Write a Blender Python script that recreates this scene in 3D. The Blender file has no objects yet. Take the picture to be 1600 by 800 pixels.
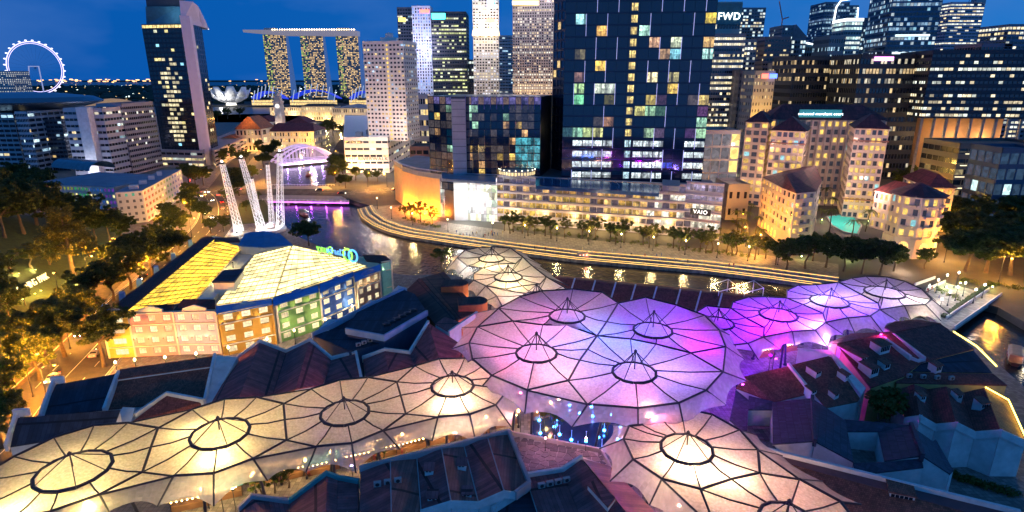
import bpy, bmesh, math, random
import numpy as np
from mathutils import Vector, Matrix
R = random.Random(7)
rad = math.radians
S = bpy.context.scene
C = S.collection
# ---------------------------------------------------------------- camera
H = 70.0; F = 931.0; PITCH = rad(16.6)
SP, CP = math.sin(PITCH), math.cos(PITCH)
cam = bpy.data.cameras.new('camera'); camo = bpy.data.objects.new('camera', cam); C.objects.link(camo)
camo.location = (0, 0, H); camo.rotation_euler = (rad(90) - PITCH, 0, 0)
cam.sensor_width = 36; cam.lens = 36 * F / 1600.0; cam.clip_start = .5; cam.clip_end = 60000
S.camera = camo
# ---------------------------------------------------------------- sky: blue hour, afterglow behind the camera
W = bpy.data.worlds.new('World'); S.world = W; W.use_nodes = True
nt = W.node_tree; bg = nt.nodes['Background']
def N(t, kind, **kw):
    n = t.nodes.new('ShaderNode' + kind)
    for k, v in kw.items(): setattr(n, k, v)
    return n
sky = N(nt, 'TexSky', sky_type='NISHITA', sun_disc=False, sun_elevation=rad(2.0), sun_rotation=rad(165), ozone_density=6.0, air_density=1.0, dust_density=.6)
tc = N(nt, 'TexCoord')
dot = N(nt, 'VectorMath', operation='DOT_PRODUCT'); nt.links.new(tc.outputs['Generated'], dot.inputs[0]); dot.inputs[1].default_value = (.62, -.76, .2)
mr = N(nt, 'MapRange'); mr.inputs[1].default_value = -1; mr.inputs[2].default_value = 1; nt.links.new(dot.outputs['Value'], mr.inputs[0])
rmp = N(nt, 'ValToRGB'); nt.links.new(mr.outputs[0], rmp.inputs[0])
e = rmp.color_ramp.elements; e[0].position = 0; e[0].color = (.0001, .068, .31, 1); e[1].position = 1; e[1].color = (.030, .21, .60, 1)
k = e.new(.42); k.color = (.012, .135, .44, 1)
noi = N(nt, 'TexNoise'); noi.inputs['Scale'].default_value = 2.6; noi.inputs['Detail'].default_value = 5; noi.inputs['Roughness'].default_value = .55
mp = N(nt, 'Mapping'); mp.inputs['Scale'].default_value = (1, 1, 2.6); mp.inputs['Location'].default_value = (.35, .2, .1)
nt.links.new(tc.outputs['Generated'], mp.inputs[0]); nt.links.new(mp.outputs[0], noi.inputs['Vector'])
cr = N(nt, 'ValToRGB'); nt.links.new(noi.outputs['Fac'], cr.inputs[0])
cr.color_ramp.elements[0].position = .47; cr.color_ramp.elements[0].color = (0, 0, 0, 1); cr.color_ramp.elements[1].position = .75; cr.color_ramp.elements[1].color = (.55, .55, .55, 1)
cm = N(nt, 'Mix', data_type='RGBA'); nt.links.new(cr.outputs[0], cm.inputs[0]); nt.links.new(rmp.outputs[0], cm.inputs[6]); cm.inputs[7].default_value = (.06, .15, .42, 1)
add = N(nt, 'Mix', data_type='RGBA', blend_type='ADD'); add.inputs[0].default_value = .006
nt.links.new(cm.outputs[2], add.inputs[6]); nt.links.new(sky.outputs[0], add.inputs[7])
sz = N(nt, 'SeparateXYZ'); nt.links.new(tc.outputs['Generated'], sz.inputs[0])
zr = N(nt, 'MapRange'); zr.inputs[1].default_value = .12; zr.inputs[2].default_value = .9; zr.inputs[3].default_value = 1.; zr.inputs[4].default_value = .42; nt.links.new(sz.outputs['Z'], zr.inputs[0])
zm = N(nt, 'Mix', data_type='RGBA', blend_type='MULTIPLY'); zm.inputs[0].default_value = 1; nt.links.new(add.outputs[2], zm.inputs[6]); nt.links.new(zr.outputs[0], zm.inputs[7])
nt.links.new(zm.outputs[2], bg.inputs[0]); bg.inputs[1].default_value = 1.0
S.view_settings.view_transform = 'Standard'; S.view_settings.look = 'None'; S.view_settings.exposure = 0.42; S.view_settings.gamma = 1; S.view_settings.use_curve_mapping = False
S.cycles.use_denoising = True; S.cycles.max_bounces = 6; S.cycles.transparent_max_bounces = 12; S.cycles.diffuse_bounces = 2; S.cycles.glossy_bounces = 3; S.cycles.transmission_bounces = 4
S.cycles.sample_clamp_indirect = 4; S.cycles.sample_clamp_direct = 0; S.cycles.caustics_reflective = False; S.cycles.caustics_refractive = False; S.cycles.use_light_tree = True
# ---------------------------------------------------------------- pixel (1600 x 800) to place
def ray(px, py):
    u = (px - 800) / F; v = (400 - py) / F
    return Vector((u, CP + v * SP, -SP + v * CP))
def G(px, py, z=0.0):                       # where the ray meets height z
    d = ray(px, py); t = (z - H) / d.z
    return Vector((d.x * t, d.y * t, z))
def A(px, py, Y):                           # where the ray meets distance Y
    d = ray(px, py); t = Y / d.y
    return Vector((d.x * t, Y, H + d.z * t))
def P(px, py, z): return G(px, py, z)
def pix(p):
    x, y, z = p[0], p[1], p[2] - H
    zc = y * CP - z * SP; yc = y * SP + z * CP
    return (800 + F * x / zc, 400 - F * yc / zc)
# ---------------------------------------------------------------- mesh builder with metre UVs
class MB:
    def __init__(s): s.v = []; s.f = []; s.c = []
    def face(s, pts, col=None):
        n = len(s.v); s.v += [tuple(p) for p in pts]; s.f.append(tuple(range(n, n + len(pts)))); s.c.append(col)
    def box(s, c, d, rz=0.0, taper=1.0):
        x, y, z = d[0] / 2, d[1] / 2, d[2] / 2; cs, sn = math.cos(rz), math.sin(rz); o = []
        for k in (-1, 1):
            t = taper if k > 0 else 1.0
            for a, b in ((-1, -1), (1, -1), (1, 1), (-1, 1)):
                X, Y = a * x * t, b * y * t; o.append((c[0] + X * cs - Y * sn, c[1] + X * sn + Y * cs, c[2] + k * z))
        s.hexa(o)
    def hexa(s, o):
        n = len(s.v); s.v += [tuple(p) for p in o]
        for q in ((3, 2, 1, 0), (4, 5, 6, 7), (0, 1, 5, 4), (1, 2, 6, 5), (2, 3, 7, 6), (3, 0, 4, 7)):
            s.f.append(tuple(n + i for i in q)); s.c.append(None)
    def prism(s, poly, z0, z1, cap=True):   # poly counter-clockwise, z1 may be a list
        n = len(poly); b = len(s.v); zt = z1 if isinstance(z1, (list, tuple)) else [z1] * n
        s.v += [(p[0], p[1], z0) for p in poly] + [(p[0], p[1], zt[i]) for i, p in enumerate(poly)]
        for i in range(n):
            j = (i + 1) % n; s.f.append((b + i, b + j, b + n + j, b + n + i)); s.c.append(None)
        if cap:
            s.f.append(tuple(b + n + i for i in range(n))); s.c.append(None)
            s.f.append(tuple(b + n - 1 - i for i in range(n))); s.c.append(None)
    def slab(s, pts, t, nrm=(0, 0, -1)):    # a plate: polygon in 3D pushed along nrm by t
        n = len(pts); b = len(s.v); o = Vector(nrm) * t
        s.v += [tuple(p) for p in pts] + [tuple(Vector(p) + o) for p in pts]
        s.f.append(tuple(b + i for i in range(n))); s.c.append(None)
        s.f.append(tuple(b + 2 * n - 1 - i for i in range(n))); s.c.append(None)
        for i in range(n):
            j = (i + 1) % n; s.f.append((b + i, b + n + i, b + n + j, b + j)); s.c.append(None)
    def tube(s, path, r, n=6, caps=True):
        path = [Vector(p) for p in path]; rr = r if isinstance(r, (list, tuple)) else [r] * len(path); b = len(s.v)
        up = None
        for i, p in enumerate(path):
            a = path[max(i - 1, 0)]; c = path[min(i + 1, len(path) - 1)]; d = (c - a).normalized()
            if up is None:
                up = d.orthogonal().normalized()
            else:
                up = (up - d * up.dot(d)); up = up.normalized() if up.length > 1e-6 else d.orthogonal().normalized()
            w = d.cross(up)
            for k in range(n):
                t = 2 * math.pi * k / n; s.v.append(tuple(p + (up * math.cos(t) + w * math.sin(t)) * rr[i]))
        for i in range(len(path) - 1):
            for k in range(n):
                l = (k + 1) % n; s.f.append((b + i * n + k, b + i * n + l, b + (i + 1) * n + l, b + (i + 1) * n + k)); s.c.append(None)
        if caps:
            s.f.append(tuple(b + n - 1 - k for k in range(n))); s.c.append(None)
            e = b + (len(path) - 1) * n; s.f.append(tuple(e + k for k in range(n))); s.c.append(None)
    def lathe(s, c, prof, n=16, cap=True):  # prof: (radius, z)
        b = len(s.v)
        for r, z in prof:
            for k in range(n):
                t = 2 * math.pi * k / n; s.v.append((c[0] + r * math.cos(t), c[1] + r * math.sin(t), c[2] + z))
        for i in range(len(prof) - 1):
            for k in range(n):
                l = (k + 1) % n; s.f.append((b + i * n + k, b + i * n + l, b + (i + 1) * n + l, b + (i + 1) * n + k)); s.c.append(None)
        if cap:
            s.f.append(tuple(b + n - 1 - k for k in range(n))); s.c.append(None)
            e = b + (len(prof) - 1) * n; s.f.append(tuple(e + k for k in range(n))); s.c.append(None)
    def mesh(s, name, smooth=False):
        me = bpy.data.meshes.new(name); me.from_pydata(s.v, [], s.f)
        uv = me.uv_layers.new(name='UVMap'); nl = len(me.loops)
        co = np.array(s.v, dtype=np.float64) if s.v else np.zeros((0, 3)); out = np.zeros((nl, 2)); col = None
        if any(c is not None for c in s.c): col = np.zeros((nl, 4))
        li = 0
        for f, c in zip(s.f, s.c):
            p = co[list(f)]; m = len(f)
            nr = np.zeros(3)
            for i in range(m):
                a = p[i]; d = p[(i + 1) % m]
                nr += ((a[1] - d[1]) * (a[2] + d[2]), (a[2] - d[2]) * (a[0] + d[0]), (a[0] - d[0]) * (a[1] + d[1]))
            L = math.sqrt(nr @ nr) or 1; nr /= L
            u = np.array((-nr[1], nr[0], 0.0)); lu = math.hypot(nr[0], nr[1])
            u = u / lu if lu > .02 else np.array((1., 0, 0)); v = np.cross(nr, u)
            out[li:li + m, 0] = p @ u; out[li:li + m, 1] = p @ v
            if col is not None and c is not None: col[li:li + m, :3] = c; col[li:li + m, 3] = 1
            li += m
        uv.data.foreach_set('uv', out.ravel())
        if col is not None:
            at = me.color_attributes.new('lit', 'FLOAT_COLOR', 'CORNER'); at.data.foreach_set('color', col.ravel())
        if smooth: me.polygons.foreach_set('use_smooth', [True] * len(me.polygons))
        me.update(); return me
    def build(s, name, mat, parent=None, smooth=False, kind=None, loc=None, label=None):
        o = bpy.data.objects.new(name, s.mesh(name, smooth)); C.objects.link(o)
        if mat: o.data.materials.append(mat)
        if parent is not None:
            o.parent = parent; o.matrix_parent_inverse = Matrix.Translation(-parent.location)
        if loc is not None: o.location = loc
        if kind: o['kind'] = kind
        if label: o['label'] = label
        return o
def ob(name, me, parent=None, mat=None):
    o = bpy.data.objects.new(name, me); C.objects.link(o)
    if parent is not None: o.parent = parent; o.matrix_parent_inverse = Matrix.Translation(-parent.location)
    return o
def tag(o, label, cat, group=None):
    o['label'] = label; o['category'] = cat
    if group: o['group'] = group
    return o
def thing(name, label, cat, loc=(0, 0, 0), group=None):
    o = bpy.data.objects.new(name, None); C.objects.link(o); o.location = loc; o.empty_display_size = .5
    return tag(o, label, cat, group)
def dup(root, loc, rz=0.0, sc=1.0, label=None, group=None):
    r = root.copy(); C.objects.link(r); r.location = loc; r.rotation_euler = (0, 0, rz); r.scale = (sc, sc, sc) if not isinstance(sc, tuple) else sc
    if label: r['label'] = label
    if group: r['group'] = group
    for ch in list(root.children):
        c = ch.copy(); C.objects.link(c); c.parent = r
        for g in list(ch.children):
            d = g.copy(); C.objects.link(d); d.parent = c
    return r
def light(name, loc, col, watt, parent, kind='POINT', size=.3, target=None, angle=90, blend=.6):
    l = bpy.data.lights.new(name, kind); l.color = col; l.energy = watt
    l.shadow_soft_size = size
    o = bpy.data.objects.new(name, l); C.objects.link(o); o.parent = parent
    if parent is not None: o.matrix_parent_inverse = Matrix.Translation(-parent.location)
    o.location = loc
    if kind == 'SPOT':
        l.spot_size = rad(angle); l.spot_blend = blend
        o.rotation_euler = (Vector(target) - Vector(loc)).to_track_quat('-Z', 'Y').to_euler()
    return o
# ---------------------------------------------------------------- materials
MC = {}
def mat(name, col, rough=.75, metal=0., var=.2, vs=.35, bump=0., bs=6., emit=None, es=1., pattern=None, ps=(1., 1.), spec=.5, alpha=1.):
    if name in MC: return MC[name]
    m = bpy.data.materials.new(name); MC[name] = m; m.use_nodes = True; t = m.node_tree; b = t.nodes['Principled BSDF']
    b.inputs['Roughness'].default_value = rough; b.inputs['Metallic'].default_value = metal; b.inputs['Specular IOR Level'].default_value = spec
    c4 = (*col, 1)
    co = N(t, 'TexCoord'); src = None
    if pattern:
        br = N(t, 'TexBrick'); mpn = N(t, 'Mapping'); mpn.inputs['Scale'].default_value = (ps[0], ps[1], 1)
        t.links.new(co.outputs['UV'], mpn.inputs[0]); t.links.new(mpn.outputs[0], br.inputs['Vector'])
        br.inputs['Scale'].default_value = 1; br.inputs['Mortar Size'].default_value = .06 if pattern == 'tile' else .03
        br.inputs['Brick Width'].default_value = 1.; br.inputs['Row Height'].default_value = 1.
        br.offset = .5 if pattern == 'tile' else 0.
        br.inputs['Color1'].default_value = tuple(x * .7 for x in col) + (1,); br.inputs['Color2'].default_value = tuple(min(1, x * 1.25) for x in col) + (1,)
        br.inputs['Mortar'].default_value = tuple(x * .3 for x in col) + (1,)
        src = br.outputs['Color']; bmp_src = br.outputs['Fac']
    n = N(t, 'TexNoise'); n.inputs['Scale'].default_value = vs; n.inputs['Detail'].default_value = 6; n.inputs['Roughness'].default_value = .65
    t.links.new(co.outputs['Object'], n.inputs['Vector'])
    mrn = N(t, 'MapRange'); mrn.inputs[1].default_value = .3; mrn.inputs[2].default_value = .7; mrn.inputs[3].default_value = 1 - var; mrn.inputs[4].default_value = 1 + var
    t.links.new(n.outputs['Fac'], mrn.inputs[0])
    mx = N(t, 'Mix', data_type='RGBA', blend_type='MULTIPLY'); mx.inputs[0].default_value = 1
    if src is not None: t.links.new(src, mx.inputs[6])
    else: mx.inputs[6].default_value = c4
    t.links.new(mrn.outputs[0], mx.inputs[7]); t.links.new(mx.outputs[2], b.inputs['Base Color'])
    if bump or pattern:
        bp = N(t, 'Bump'); bp.inputs['Strength'].default_value = bump or .5; bp.inputs['Distance'].default_value = .05
        if pattern:
            bp.invert = True; t.links.new(bmp_src, bp.inputs['Height'])
        else:
            n2 = N(t, 'TexNoise'); n2.inputs['Scale'].default_value = bs; n2.inputs['Detail'].default_value = 4
            t.links.new(co.outputs['Object'], n2.inputs['Vector']); t.links.new(n2.outputs['Fac'], bp.inputs['Height'])
        t.links.new(bp.outputs[0], b.inputs['Normal'])
    if emit:
        b.inputs['Emission Color'].default_value = (*emit, 1); b.inputs['Emission Strength'].default_value = es
    if alpha < 1: b.inputs['Alpha'].default_value = alpha
    return m
def winmat(name, base=(.012, .02, .035), rough=.12, gain=1.0, sc=(.9, 1.3), tint=.5):   # glass whose rooms may be lit: colour from 'lit'
    if name in MC: return MC[name]
    m = bpy.data.materials.new(name); MC[name] = m; m.use_nodes = True; t = m.node_tree; b = t.nodes['Principled BSDF']
    b.inputs['Base Color'].default_value = (*base, 1); b.inputs['Roughness'].default_value = rough; b.inputs['Specular IOR Level'].default_value = .8
    a = N(t, 'VertexColor', layer_name='lit'); co = N(t, 'TexCoord')
    v = N(t, 'TexVoronoi'); v.inputs['Scale'].default_value = 1; mpn = N(t, 'Mapping'); mpn.inputs['Scale'].default_value = (sc[0], sc[1], 1)
    t.links.new(co.outputs['UV'], mpn.inputs[0]); t.links.new(mpn.outputs[0], v.inputs['Vector'])
    sp = N(t, 'SeparateColor'); t.links.new(v.outputs['Color'], sp.inputs[0])
    r = N(t, 'MapRange'); r.inputs[3].default_value = 1 - tint; r.inputs[4].default_value = 1 + tint; t.links.new(sp.outputs[0], r.inputs[0])
    mx = N(t, 'Mix', data_type='RGBA', blend_type='MULTIPLY'); mx.inputs[0].default_value = 1
    t.links.new(a.outputs['Color'], mx.inputs[6]); t.links.new(r.outputs[0], mx.inputs[7]); t.links.new(mx.outputs[2], b.inputs['Emission Color'])
    b.inputs['Emission Strength'].default_value = gain
    return m
def emat(name, col, s):
    return mat(name, tuple(min(.8, x) for x in col), .5, emit=col, es=s, var=0)
WARM = (1., .72, .30); GOLD = (1., .55, .12); WHT = (.92, .97, 1.); CYAN = (.45, .95, 1.); VIO = (.45, .06, 1.); GRN = (.6, 1., .45)
# ---------------------------------------------------------------- facades: wall strips with recessed panes
def facade(wall, glass, p0, p1, z0, z1, nb, nf, fx=.7, fy=.6, dep=.25, lit=None, sill=.5, skip=None, ins=0.):
    p0 = Vector((p0[0], p0[1])); p1 = Vector((p1[0], p1[1])); d = p1 - p0; L = d.length; d /= L; n = Vector((d.y, -d.x))
    def q(s, z, o=0.): return (p0.x + d.x * s + n.x * o, p0.y + d.y * s + n.y * o, z)
    bw = L / nb; fh = (z1 - z0) / nf; mx = bw * (1 - fx) / 2; wb = fh * (1 - fy) * sill; wt = fh * (1 - fy) - wb
    for j in range(nf):
        a = z0 + j * fh; lo = a + wb; hi = a + fh - wt
        wall.face((q(0, a), q(L, a), q(L, lo), q(0, lo))); wall.face((q(0, hi), q(L, hi), q(L, a + fh), q(0, a + fh)))
        for i in range(nb + 1):
            s0 = 0 if i == 0 else i * bw - mx; s1 = L if i == nb else i * bw + mx
            wall.face((q(s0, lo), q(s1, lo), q(s1, hi), q(s0, hi)))
        for i in range(nb):
            s0 = i * bw + mx; s1 = (i + 1) * bw - mx; o = -dep
            wall.face((q(s0, lo), q(s1, lo), q(s1, lo, o), q(s0, lo, o))); wall.face((q(s0, hi, o), q(s1, hi, o), q(s1, hi), q(s0, hi)))
            wall.face((q(s0, lo), q(s0, lo, o), q(s0, hi, o), q(s0, hi))); wall.face((q(s1, lo, o), q(s1, lo), q(s1, hi), q(s1, hi, o)))
            if skip and skip(i, j): continue
            c = lit(i, j) if lit else (0, 0, 0)
            if callable(glass): glass((q(s0, lo, o), q(s1, lo, o), q(s1, hi, o), q(s0, hi, o)), c)
            else: glass.face((q(s0, lo, o), q(s1, lo, o), q(s1, hi, o), q(s0, hi, o)), c)
rq_ = random.Random(99)
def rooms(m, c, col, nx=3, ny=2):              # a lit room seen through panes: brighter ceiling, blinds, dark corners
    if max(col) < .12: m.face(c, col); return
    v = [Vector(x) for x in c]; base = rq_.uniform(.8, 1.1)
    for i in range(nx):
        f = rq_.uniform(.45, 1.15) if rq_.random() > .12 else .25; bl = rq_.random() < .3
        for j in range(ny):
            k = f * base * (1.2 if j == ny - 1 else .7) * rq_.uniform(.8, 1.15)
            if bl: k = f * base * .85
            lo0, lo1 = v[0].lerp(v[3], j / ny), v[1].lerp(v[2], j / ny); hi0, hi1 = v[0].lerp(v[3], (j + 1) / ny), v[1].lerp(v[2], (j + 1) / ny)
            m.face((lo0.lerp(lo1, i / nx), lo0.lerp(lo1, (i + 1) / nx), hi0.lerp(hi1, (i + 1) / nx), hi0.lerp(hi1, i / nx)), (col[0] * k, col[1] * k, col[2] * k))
def litfn(prob, cols, floor=.3, rng=None, lo=.35, hi=1.1):
    r = rng or random.Random(R.random()); fl = {}
    def f(i, j):
        if j not in fl: fl[j] = (prob * (1 + 2.0 * r.random()) if r.random() < floor else prob * r.random() * .9, r.choice(cols))
        p, c0 = fl[j]
        if r.random() > p: return (0, 0, 0)
        c = c0 if r.random() < .6 else r.choice(cols); s = r.uniform(lo, hi)
        return (c[0] * s, c[1] * s, c[2] * s)
    return f
def textmesh(txt, size, depth=.1, align='CENTER'):
    cu = bpy.data.curves.new('lettering', 'FONT'); cu.body = txt; cu.size = size; cu.extrude = depth; cu.align_x = align; cu.align_y = 'CENTER'; cu.resolution_u = 3; cu.space_character = 1.12
    o = bpy.data.objects.new('lettering', cu); C.objects.link(o); me = bpy.data.meshes.new_from_object(o.evaluated_get(bpy.context.evaluated_depsgraph_get()))
    bpy.data.objects.remove(o); bpy.data.curves.remove(cu); return me
def sign(name, txt, size, loc, dir2, mat_, parent=None, depth=.1, tilt=90, stretch=1.):
    me = textmesh(txt, size, depth); me.materials.clear(); me.materials.append(mat_); o = ob(name, me, parent)
    o.location = loc; o.rotation_euler = (rad(tilt), 0, math.atan2(dir2[1], dir2[0])); o.scale = (stretch, 1, 1); return o
def ccw(poly):
    a = sum(p[0] * q[1] - q[0] * p[1] for p, q in zip(poly, poly[1:] + poly[:1]))
    return poly if a > 0 else poly[::-1]
# ================================================================ land, water, roads
ASPH = mat('asphalt', (.05, .05, .052), .8, var=.25, vs=.5, bump=.2, bs=30)
PAVE = mat('paving', (.20, .18, .17), .75, var=.2, vs=.4, pattern='slab', ps=(1.2, 1.2), bump=.3)
STONE = mat('quay_stone', (.26, .23, .20), .8, var=.25, vs=.8, bump=.3)
LANDM = mat('city_ground', (.06, .06, .058), .85, var=.35, vs=.05, bump=.2)
GRASS = mat('lawn', (.035, .06, .014), .9, var=.35, vs=.6, bump=.6, bs=8)
MARK = mat('road_paint', (.7, .7, .66), .6, var=.15, vs=2)
CONC = mat('concrete', (.36, .34, .33), .8, var=.15, vs=.5, bump=.15)
WHITEP = mat('white_paint', (.74, .73, .72), .6, var=.12, vs=.4)
def water_mat(dist, rgh):
    m = bpy.data.materials.new('river_water'); m.use_nodes = True; t = m.node_tree; b = t.nodes['Principled BSDF']
    b.inputs['Base Color'].default_value = (.02, .022, .024, 1); b.inputs['Roughness'].default_value = rgh; b.inputs['IOR'].default_value = 1.33; b.inputs['Specular IOR Level'].default_value = .9
    co = N(t, 'TexCoord'); mp = N(t, 'Mapping'); mp.inputs['Scale'].default_value = (.5, .3, 1); t.links.new(co.outputs['Object'], mp.inputs[0])
    n = N(t, 'TexNoise'); n.inputs['Scale'].default_value = 1.3; n.inputs['Detail'].default_value = 4; t.links.new(mp.outputs[0], n.inputs['Vector'])
    bp = N(t, 'Bump'); bp.inputs['Strength'].default_value = .8; bp.inputs['Distance'].default_value = dist; t.links.new(n.outputs['Fac'], bp.inputs['Height']); t.links.new(bp.outputs[0], b.inputs['Normal'])
    return m
WL = -2.4
m = MB(); m.face([(-3000, -200, WL), (3000, -200, WL), (3000, 900, WL), (-3000, 900, WL)]); o = m.build('river', water_mat(.22, .2)); o['kind'] = 'structure'
m = MB(); m.face([(-19900, 900, WL), (19900, 900, WL), (19900, 29900, WL), (-19900, 29900, WL)]); o = m.build('bay', water_mat(.06, .3)); o['kind'] = 'structure'
def land(name, pts, z, m_, z0=-4.):
    b = MB(); b.prism(ccw([(p[0], p[1]) for p in pts]), z0, z); o = b.build(name, m_); o['kind'] = 'structure'; return o
g = lambda l, z=0.: [tuple(G(x, y, z)[:2]) for x, y in l]
sp = [Vector(p) for p in g([(562, 324), (568, 336), (585, 348), (610, 358), (640, 365), (700, 374), (800, 388), (900, 400), (1000, 408.5), (1100, 417), (1200, 429), (1310, 444)])]
def offs(q, d):
    o = []
    for i, p in enumerate(q):
        t = (q[min(i + 1, len(q) - 1)] - q[max(i - 1, 0)]).normalized(); o.append(p + Vector((-t.y, t.x)) * d)
    return o
sm = []
for i in range(len(sp) - 1):
    for k in range(4): sm.append(sp[i].lerp(sp[i + 1], k / 4))
sm.append(sp[-1])
left_bank = [(449, 356), (425, 325), (414, 309), (436, 284), (441, 256), (452, 235), (466, 214), (500, 192), (560, 176)]
near_sh = [(1690, 650), (1600, 604), (1545, 556), (1490, 516), (1440, 497), (1180, 490), (880, 468), (700, 428), (640, 430), (600, 425), (470, 372)]
right_bank = [(640, 178), (560, 200), (528, 222), (518, 240), (511, 258), (508, 287), (536, 308)]
rb2 = [(1330, 444), (1440, 466), (1520, 470), (1560, 480), (1600, 503), (1700, 548)]
far_left = [(-1500, 1000), (-1500, -150), (500, -150)]
near_poly = g(near_sh) + g(left_bank) + [(-260, 1010), (-1500, 1010), (-1500, -180), (420, -180)]
land('ground', near_poly, 0, PAVE)
land('city_land', g(right_bank) + [tuple(p) for p in offs(sm, 7.)] + g(rb2) + [(600, 120), (2600, 300), (2600, 1500), (-60, 1500), (-190, 1050)], 0, LANDM)
land('marina_land', [(-6000, 1480), (-900, 1640), (-500, 1600), (300, 1500), (2600, 1500), (5000, 6000), (-5000, 6000)], 1.0, LANDM)
land('offshore_island', [(-9000, 13000), (9000, 13000), (9000, 15000), (-9000, 15000)], 18., LANDM)
# hill at the park
def hill(x, y):
    # distance to the left of the park foot line
    a = G(120, 470); b = G(215, 345); d = Vector((b.x - a.x, b.y - a.y)); L = d.length; d /= L
    s = (x - a.x) * (-d.y) + (y - a.y) * d.x; t = (x - a.x) * d.x + (y - a.y) * d.y
    h = max(0, s) ; k = min(1., h / 60.); k = k * k * (3 - 2 * k)
    e = min(1, max(0, (t + 75) / 60)) * min(1, max(0, (150 - t) / 70))
    return 22 * k * e + .35 * math.sin(x * .13) * math.cos(y * .11) * k * e
m = MB(); x0, x1, y0, y1, nx, ny = -420, -70, 60, 420, 140, 144; m.v = []
for j in range(ny + 1):
    for i in range(nx + 1):
        x = x0 + (x1 - x0) * i / nx; y = y0 + (y1 - y0) * j / ny; hh = hill(x, y); m.v.append((x, y, hh if hh > .05 else -.6))
for j in range(ny):
    for i in range(nx):
        k = j * (nx + 1) + i
        if max(m.v[w_][2] for w_ in (k, k + 1, k + nx + 2, k + nx + 1)) > 0: m.f.append((k, k + 1, k + nx + 2, k + nx + 1)); m.c.append(None)
o = m.build('park_hill', GRASS, smooth=True); o['kind'] = 'structure'
def GH(px, py):
    d = ray(px, py); t = 20.
    while t < 1500:
        p = Vector((0, 0, H)) + d * t
        if p.z <= max(0, hill(p.x, p.y)): return p
        t += .5
    return G(px, py)
def ribbon(name, pl, w, z, m_, kind='structure'):
    pl = [Vector((p[0], p[1])) for p in pl]; q = [pl[0]]
    for i in range(len(pl) - 1):                        # smooth subdivision
        a = pl[max(i - 1, 0)]; b = pl[i]; c = pl[i + 1]; d = pl[min(i + 2, len(pl) - 1)]
        for k in range(1, 9):
            t = k / 8; q.append(.5 * ((2 * b) + (c - a) * t + (2 * a - 5 * b + 4 * c - d) * t * t + (3 * b - a - 3 * c + d) * t ** 3))
    m = MB(); Lf = []; Rt = []
    for i, p in enumerate(q):
        d = (q[min(i + 1, len(q) - 1)] - q[max(i - 1, 0)]).normalized(); n = Vector((-d.y, d.x)); Lf.append(p + n * w / 2); Rt.append(p - n * w / 2)
    for i in range(len(q) - 1): m.face([(*Rt[i], z), (*Rt[i + 1], z), (*Lf[i + 1], z), (*Lf[i], z)])
    if name:
        o = m.build(name, m_)
        if kind: o['kind'] = kind
    return q, Lf, Rt
ROAD = [(-60, 760), (20, 690), (82, 612), (150, 540), (215, 470), (272, 418), (318, 372), (340, 340), (338, 312), (322, 296)]
rq, rl, rr_ = ribbon('road', g(ROAD), 19, .012, ASPH)
XROAD = [(215, 300), (290, 299), (335, 300), (400, 300), (470, 300), (540, 301), (600, 298), (660, 292), (760, 287)]
xq, xl, xr = ribbon('cross_road', g(XROAD), 22, 1.2 * 0 + .016, ASPH)
q3, l3, r3 = ribbon('avenue', g([(338, 306), (352, 285), (382, 245), (425, 208), (450, 190)]), 16, .02, ASPH)
def kerbline(name, edge, w=.35, h=.13, zz=0.):
    m = MB()
    for i in range(len(edge) - 1):
        a, b = edge[i], edge[i + 1]; d = (b - a).normalized(); n = Vector((-d.y, d.x)) * w
        m.hexa([(*(a), zz), (*(b), zz), (*(b + n), zz), (*(a + n), zz), (*(a), h), (*(b), h), (*(b + n), h), (*(a + n), h)])
    o = m.build(name, CONC); o['kind'] = 'structure'
kerbline('kerb', rl); kerbline('kerb', [p for p in rr_][::-1])
def dashes(q, offs, z, L=3.):
    m = MB(); acc = 0
    for off, solid in offs:
        acc = 0
        for i in range(len(q) - 1):
            a, b = q[i], q[i + 1]; d = (b - a); l = d.length; d /= l; n = Vector((-d.y, d.x)); s = 0
            while s < l:
                e = min(l, s + L)
                if solid or int((acc + s) / L) % 3 == 0:
                    m.face([(*(a + d * s + n * (off - .1)), z), (*(a + d * e + n * (off - .1)), z), (*(a + d * e + n * (off + .1)), z), (*(a + d * s + n * (off + .1)), z)])
                s = e
            acc += l
    o = m.build('road_marking', MARK); o['kind'] = 'structure'
dashes(rq, [(-9.1, True), (-4.6, False), (0, True), (4.6, False), (9.1, True)], .022)
dashes(xq, [(-7.5, False), (-3.7, False), (0, True), (3.7, False), (7.5, False)], .028)
# planted verge and footway beyond the road
ribbon('verge', g([(-120, 690), (-40, 640), (50, 560), (110, 502), (165, 447), (225, 395)]), 9, .05, mat('soil_verge', (.10, .075, .045), .9, var=.4, vs=.7, bump=.4))
ribbon('footpath', g([(-90, 580), (20, 530), (95, 470), (150, 420), (205, 385), (260, 360)]), 7, .035, PAVE)
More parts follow.
